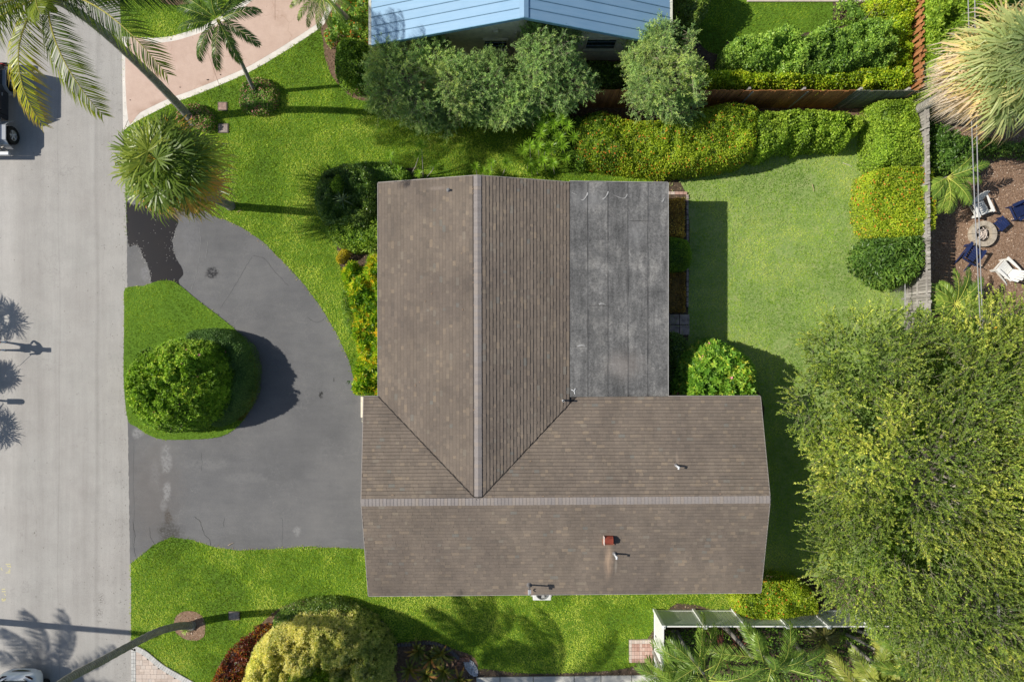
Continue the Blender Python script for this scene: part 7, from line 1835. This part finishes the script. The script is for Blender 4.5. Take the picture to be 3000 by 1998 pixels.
# ------------------------------------------------------------------ vehicles
M_TYR = simple('tyre', (.018, .018, .018), .85)
M_SLV = simple('silver_paint', (.42, .44, .47), .3, .03, 2, .5, .4, .02, coat=.6)
M_BLK = simple('black_paint', (.012, .012, .013), .25, .1, 2, .5, 0, .02, coat=.8)
M_RIM = simple('rim', (.50, .50, .51), .35)
def wheel(parent, x, y, z, r, w, side=1):
    q = MB(); prof = [(r * .62, -w / 2), (r * .93, -w / 2), (r, -w * .35), (r, w * .35), (r * .93, w / 2), (r * .62, w / 2), (r * .60, w * .30)]
    n = 26; V = []
    for rr, o_ in prof:
        for j in range(n): a = j / n * 6.2832; V.append((x + o_ * side, y + rr * math.cos(a), z + rr * math.sin(a)))
    q.add(V, [(i * n + j, i * n + (j + 1) % n, (i + 1) * n + (j + 1) % n, (i + 1) * n + j) for i in range(len(prof) - 1) for j in range(n)])
    for i in range(n):
        a = i / n * 6.2832; q.box((x, y + r * 1.0 * math.cos(a), z + r * 1.0 * math.sin(a)), (w * .75, .035, .03), M=Matrix.Rotation(a, 3, 'X'))
    wl_ = q.build('wheel', M_TYR, parent)
    q = MB()
    for k in range(5):
        a = k * 1.2566 + .3; q.box((x + side * w * .33, y + r * .33 * math.cos(a), z + r * .33 * math.sin(a)), (.03, r * .60, r * .17), M=Matrix.Rotation(a, 3, 'X'))
    q.tube([(x + side * w * .25, y, z), (x + side * w * .42, y, z)], r * .13, 10)
    V = []
    for rr, o_ in ((r * .64, w * .4), (r * .56, w * .4), (r * .55, -w * .1)):
        for j in range(n): a = j / n * 6.2832; V.append((x + o_ * side, y + rr * math.cos(a), z + rr * math.sin(a)))
    q.add(V, [(i * n + j, i * n + (j + 1) % n, (i + 1) * n + (j + 1) % n, (i + 1) * n + j) for i in range(2) for j in range(n)])
    q.build('rim', M_RIM, wl_)
    return wl_
def box_part(parent, nm, c, d, mat, bev=.03, taper=1.0, rz=0):
    q = MB(); q.box(c, d, taper=taper, rz=rz); return q.build(nm, mat, parent, bevel=bev)
# four-wheel drive seen on its right side at the left edge; front points down the picture
jx, jy = -23.22, 10.45
jp = thing('off_road_car', 'dark short off-road car with silver wheel arches parked at the left edge', 'car', (jx, jy, 0))
box_part(jp, 'body', (jx, jy + .55, .82), (1.52, 2.35, .62), M_BLK, .05)
box_part(jp, 'hood', (jx, jy - 1.25, .92), (1.22, 1.35, .36), M_SLV, .06, .94)
box_part(jp, 'grille', (jx, jy - 1.93, .88), (1.18, .06, .38), M_BLK, .02)
q = MB(); zt = 1.82
q.hexa([(jx - .72, jy - .45, 1.13), (jx + .72, jy - .45, 1.13), (jx + .72, jy + 1.72, 1.13), (jx - .72, jy + 1.72, 1.13)], [(jx - .62, jy - .18, zt), (jx + .62, jy - .18, zt), (jx + .63, jy + 1.62, zt), (jx - .63, jy + 1.62, zt)]); q.build('hard_top', M_BLK, jp, bevel=.05)
for s in (-1, 1):
    q = MB(); q.hexa([(jx + s * .70, jy + .1, 1.2), (jx + s * .725, jy + .1, 1.2), (jx + s * .725, jy + .75, 1.2), (jx + s * .70, jy + .75, 1.2)][::s], [(jx + s * .635, jy + .1, 1.7), (jx + s * .66, jy + .1, 1.7), (jx + s * .66, jy + .75, 1.7), (jx + s * .635, jy + .75, 1.7)][::s]); q.build('side_window', M_GL, jp)
    q = MB(); q.box((jx + s * .775, jy + .02, .85), (.02, .95, .5)); d_ = q.build('door', M_BLK, jp, bevel=.01)
    q = MB(); q.box((jx + s * .795, jy + .4, .98), (.03, .14, .03)); q.build('handle', M_SLV, d_)
    q = MB(); q.box((jx + s * .90, jy - .32, 1.22), (.12, .08, .18)); q.build('mirror', M_BLK, jp, bevel=.02)
    for yc in (jy + 1.15, jy - 1.25):
        q = MB(); prof = [(-.62, .42), (-.50, .74), (-.32, .90), (.32, .90), (.50, .74), (.64, .42)]
        for i in range(5):
            (a, b), (c, d) = prof[i], prof[i + 1]
            q.hexa([(jx + s * .60, yc + a, b), (jx + s * .90, yc + a, b - .03), (jx + s * .90, yc + c, d - .03), (jx + s * .60, yc + c, d)][::-s], [(jx + s * .60, yc + a, b + .04), (jx + s * .90, yc + a, b + .015), (jx + s * .90, yc + c, d + .015), (jx + s * .60, yc + c, d + .04)][::-s])
        q.build('wheel_arch', M_SLV, jp)
        wheel(jp, jx + s * .76, yc, .39, .39, .24, s)
    q = MB(); q.tube([(jx + s * .42, jy - 1.97, .95), (jx + s * .42, jy - 1.99, .95)], .09, 14); q.build('headlight', simple('lamp_glass', (.7, .7, .7), .15), jp)
    q = MB(); q.box((jx + s * .72, jy + 1.75, .85), (.12, .04, .2)); q.build('tail_light', simple('tail_red', (.35, .02, .02), .3), jp)
box_part(jp, 'front_bumper', (jx, jy - 2.10, .55), (1.66, .18, .16), M_SLV, .03)
box_part(jp, 'rear_bumper', (jx, jy + 1.86, .55), (1.5, .16, .16), M_BLK, .03)
q = MB(); q.hexa([(jx - .66, jy - .60, 1.12), (jx + .66, jy - .60, 1.12), (jx + .66, jy - .57, 1.12), (jx - .66, jy - .57, 1.12)], [(jx - .6, jy - .28, 1.76), (jx + .6, jy - .28, 1.76), (jx + .6, jy - .25, 1.76), (jx - .6, jy - .25, 1.76)]); q.build('windscreen', M_GL, jp)
sp = wheel(jp, jx, jy + 2.02, .95, .36, .22); 
sp.rotation_euler = (0, 0, R(90)); sp.location = (0, 0, 0)
# rotate the spare about its own centre
cx_, cy_ = jx - jx, (jy + 2.02) - jy
sp.location = (cx_ + cy_, cy_ - cx_, 0)
sp.name = 'spare_wheel'
# white hatchback nosing into the lower left corner, rear end up
cx, cy = -21.85, -14.85
wc = thing('hatchback', 'white hatchback car in the bottom left corner, tail towards the top', 'car', (cx, cy - 2.1, 0))
M_WP = simple('white_car_paint', (.74, .77, .80), .25, .02, 2, .5, 0, .01, coat=.8)
def loft(st, n=20, pw=3.2):
    """st: list of (y, half width, z0, z1); rounded box rings joined along y"""
    V = []
    for y_, hw, z0, z1 in st:
        for j in range(n):
            a = j / n * 2 * math.pi; c_, s_ = math.cos(a), math.sin(a)
            ex = 2 / pw; V.append((cx + hw * math.copysign(abs(c_) ** ex, c_), y_, (z0 + z1) / 2 + (z1 - z0) / 2 * math.copysign(abs(s_) ** ex, s_)))
    q = MB(); k = len(st)
    q.add(V, [(i * n + j, (i + 1) * n + j, (i + 1) * n + (j + 1) % n, i * n + (j + 1) % n) for i in range(k - 1) for j in range(n)])
    q.add(V[:n], [tuple(range(n))]); q.add(V[-n:], [tuple(reversed(range(n)))]); return q
yb = cy + .17
loft([(yb, .60, .35, .75), (yb - .06, .80, .28, .92), (yb - .22, .88, .24, 1.02), (yb - .7, .91, .22, 1.03), (yb - 2.0, .92, .2, 1.02), (yb - 3.2, .91, .22, .98), (yb - 3.9, .86, .26, .88), (yb - 4.25, .70, .34, .72), (yb - 4.32, .5, .42, .62)]).build('body', M_WP, wc, smooth=True)
loft([(yb - .22, .55, .95, 1.15), (yb - .34, .68, .92, 1.34), (yb - .50, .72, .9, 1.46), (yb - 1.2, .74, .9, 1.52), (yb - 2.2, .72, .9, 1.48), (yb - 2.7, .68, .9, 1.28), (yb - 3.1, .60, .9, 1.02)], pw=2.8).build('glasshouse', M_GL, wc, smooth=True)
loft([(yb - .42, .64, 1.38, 1.47), (yb - .50, .68, 1.40, 1.50), (yb - 1.2, .70, 1.46, 1.545), (yb - 2.1, .66, 1.42, 1.515), (yb - 2.3, .58, 1.38, 1.46)], pw=4).build('roof_panel', M_WP, wc, smooth=True)
q = MB()
P = [(cx - .70 + 1.4 * t_, yb + .01 - .12 * (2 * t_ - 1) ** 2 * 1.3, .60) for t_ in np.linspace(0, 1, 14)]
q.tube(P, .055, 6); q.build('bumper_insert', M_BLK, wc)
for s in (-1, 1):
    q = MB(); q.tube([(cx + s * .42, yb - .075, .93), (cx + s * .58, yb - .10, .95), (cx + s * .74, yb - .20, .94)], [.02, .045, .03], 8); q.build('tail_light', simple('dark_red_lens', (.03, .012, .012), .15), wc)
    q = MB(); q.tube([(cx + s * .38, yb - .15, 1.0), (cx + s * .50, yb - .21, 1.03), (cx + s * .56, yb - .30, 1.05)], .014, 6); q.build('trim_strip', M_BLK, wc)
    for yy in (yb - .85, yb - 3.45): wheel(wc, cx + s * .80, yy, .33, .33, .21, s)
    q = MB(); q.box((cx + s * .99, yb - 2.75, 1.05), (.16, .1, .12)); q.build('mirror', M_WP, wc, bevel=.02)
q = MB(); q.tube([(cx, yb - .55, 1.5), (cx, yb - .62, 1.56)], [.03, .01], 8); q.build('antenna', M_BLK, wc)

# ------------------------------------------------------------------ dog walker: mostly beyond the left edge, only the shoes show
def skin(name, parent, verts, edges, mat, sub=1, root=0):
    me = bpy.data.meshes.new(name); me.from_pydata([v[:3] for v in verts], edges, []); me.materials.append(mat)
    o = bpy.data.objects.new(name, me); C.objects.link(o); o.parent = parent
    m_ = o.modifiers.new('skin', 'SKIN'); m_.use_smooth_shade = True
    sv = me.skin_vertices[0].data
    for i, v in enumerate(verts):
        rr = v[3]; sv[i].radius = rr if isinstance(rr, tuple) else (rr, rr); sv[i].use_root = (i == root)
    s_ = o.modifiers.new('sub', 'SUBSURF'); s_.levels = sub; s_.render_levels = sub
    return o
fx_, fy_ = -23.12, -.25
ps_ = thing('person', 'person walking a dog on a lead at the left edge, white shoes showing', 'person', (fx_, fy_, 0), rz=0); LOC[ps_.name] = (0, 0, 0)
M_SKIN = simple('skin', (.50, .30, .21), .55); M_SHT = simple('shirt', (.15, .18, .28), .8); M_SHO = simple('white_shoe', (.78, .80, .82), .5); M_HAIR = simple('hair', (.05, .03, .02), .6); M_SRT = simple('shorts', (.06, .06, .08), .8)
# local frame: x towards the road centre, y up the picture; figure faces +x
bv = [(0, 0, .95, .12), (0, .02, 1.10, .125), (0, .01, 1.28, .15), (0, .0, 1.42, .13), (0, 0, 1.50, .055), (.01, -.01, 1.58, .085), (.015, -.01, 1.66, .10), (.01, -.01, 1.74, .07),
      (0, .10, .88, .085), (-.02, .17, .50, .058), (.02, .20, .10, .042), (0, -.10, .88, .085), (.03, -.13, .50, .058), (-.03, -.16, .10, .042),
      (0, .19, 1.40, .06), (-.02, .37, 1.20, .042), (.05, .19, 1.03, .034), (0, -.19, 1.40, .06), (-.02, -.25, 1.13, .042), (.12, -.27, .95, .034)]
be = [(0, 1), (1, 2), (2, 3), (3, 4), (4, 5), (5, 6), (6, 7), (0, 8), (8, 9), (9, 10), (0, 11), (11, 12), (12, 13), (3, 14), (14, 15), (15, 16), (3, 17), (17, 18), (18, 19)]
skin('body', ps_, bv, be, M_SKIN)
sh = [(0, 0, .93, .135), (0, .01, 1.10, .14), (0, 0, 1.30, .165), (0, 0, 1.43, .14), (0, .20, 1.39, .075), (-.01, .30, 1.27, .06), (0, -.20, 1.39, .075), (-.01, -.235, 1.24, .06)]
skin('shirt', ps_, sh, [(0, 1), (1, 2), (2, 3), (3, 4), (4, 5), (3, 6), (6, 7)], M_SHT)
skin('shorts', ps_, [(0, 0, .95, .14), (0, .10, .86, .10), (-.01, .14, .64, .085), (0, -.10, .86, .10), (.02, -.12, .64, .085)], [(0, 1), (1, 2), (0, 3), (3, 4)], M_SRT)
skin('hair', ps_, [(-.02, -.01, 1.68, .105), (-.03, -.01, 1.76, .085), (-.07, -.01, 1.62, .07)], [(0, 1), (0, 2)], M_HAIR)
q = MB()
for dy_, dz_, dx_, r_ in ((.035, 1.68, .098, .012), (-.055, 1.68, .098, .012)): q.lathe((dx_ + .015, dy_, dz_), [(0, -r_), (r_, 0), (0, r_)], 6)
q.tube([(.105, -.01, 1.69), (.135, -.01, 1.645), (.105, -.01, 1.635)], .014, 5); q.tube([(.10, -.035, 1.60), (.112, -.01, 1.598), (.10, .015, 1.60)], .007, 5)
q.build('face', simple('features', (.16, .07, .06), .5), ps_)
for yy, xx in ((.20, .02), (-.16, -.03)):
    skin('shoe', ps_, [(xx - .06, yy, .045, (.045, .04)), (xx + .05, yy, .05, (.045, .04)), (xx + .17, yy, .035, (.045, .032))], [(0, 1), (1, 2)], M_SHO)
    q = MB(); q.tube([(xx, yy, .06), (xx, yy, .17)], .047, 10); q.build('sock', M_SHO, ps_)
# hands: palm and five short bent finger chains
for hx, hy, hz, dxx, dyy, dzz in ((.05, .19, 1.03, .25, -.85, -.1), (.12, -.27, .95, .9, .0, -.35)):
    d_ = Vector((dxx, dyy, dzz)).normalized(); s_ = d_.cross(Vector((0, 0, 1))).normalized(); b_ = Vector((hx, hy, hz))
    vs_ = [(*b_, .03), (*(b_ + d_ * .06), (.034, .018))]; es_ = [(0, 1)]
    for k in range(4):
        o_ = s_ * (k - 1.5) * .02; ln = (.05, .06, .055, .042)[k]; i = len(vs_)
        p1 = b_ + d_ * .09 + o_; p2 = p1 + d_ * ln * .55; p3 = p2 + (d_ * .6 + Vector((0, 0, -.8))) * ln * .5
        vs_ += [(*p1, .0095), (*p2, .009), (*p3, .008)]; es_ += [(1, i), (i, i + 1), (i + 1, i + 2)]
    i = len(vs_); p1 = b_ + d_ * .03 + s_ * .04; p2 = p1 + d_ * .035 + s_ * .015; vs_ += [(*p1, .011), (*p2, .009)]; es_ += [(0, i), (i, i + 1)]
    skin('hand', ps_, vs_, es_, M_SKIN)
dx0, dy0 = -23.85, -1.75
dg = thing('dog', 'dark dog on a lead beyond the left edge', 'dog', (dx0, dy0, 0)); LOC[dg.name] = (0, 0, 0)
dv = [(0, 0, .48, .13), (0, -.28, .47, .12), (0, .28, .50, .145), (.0, .42, .62, .085), (.02, .50, .72, .08), (.04, .62, .70, .045), (0, -.45, .52, .03), (0, -.60, .62, .02),
      (.09, .28, .30, .05), (.09, .27, .15, .032), (.09, .30, .03, .035), (-.09, .28, .30, .05), (-.09, .24, .15, .032), (-.09, .27, .03, .035),
      (.09, -.28, .33, .07), (.09, -.36, .18, .035), (.09, -.30, .03, .035), (-.09, -.28, .33, .07), (-.09, -.38, .18, .035), (-.09, -.33, .03, .035), (.05, .47, .82, .025), (-.04, .47, .82, .025)]
de = [(0, 1), (0, 2), (2, 3), (3, 4), (4, 5), (1, 6), (6, 7), (2, 8), (8, 9), (9, 10), (2, 11), (11, 12), (12, 13), (1, 14), (14, 15), (15, 16), (1, 17), (17, 18), (18, 19), (4, 20), (4, 21)]
skin('body', dg, dv, de, simple('dog_fur', (.05, .04, .035), .9))
q = MB(); q.tube([(fx_ + .26, fy_ - .27, .90), (fx_ + .05, fy_ - .8, .62), (dx0 + .02, dy0 + .42, .62)], .008, 5)
tag(q.build('dog_lead', simple('lead_strap', (.3, .05, .03), .7), loc=(fx_ + .26, fy_ - .27, .9)), 'thin lead between the walker and the dog', 'dog lead')
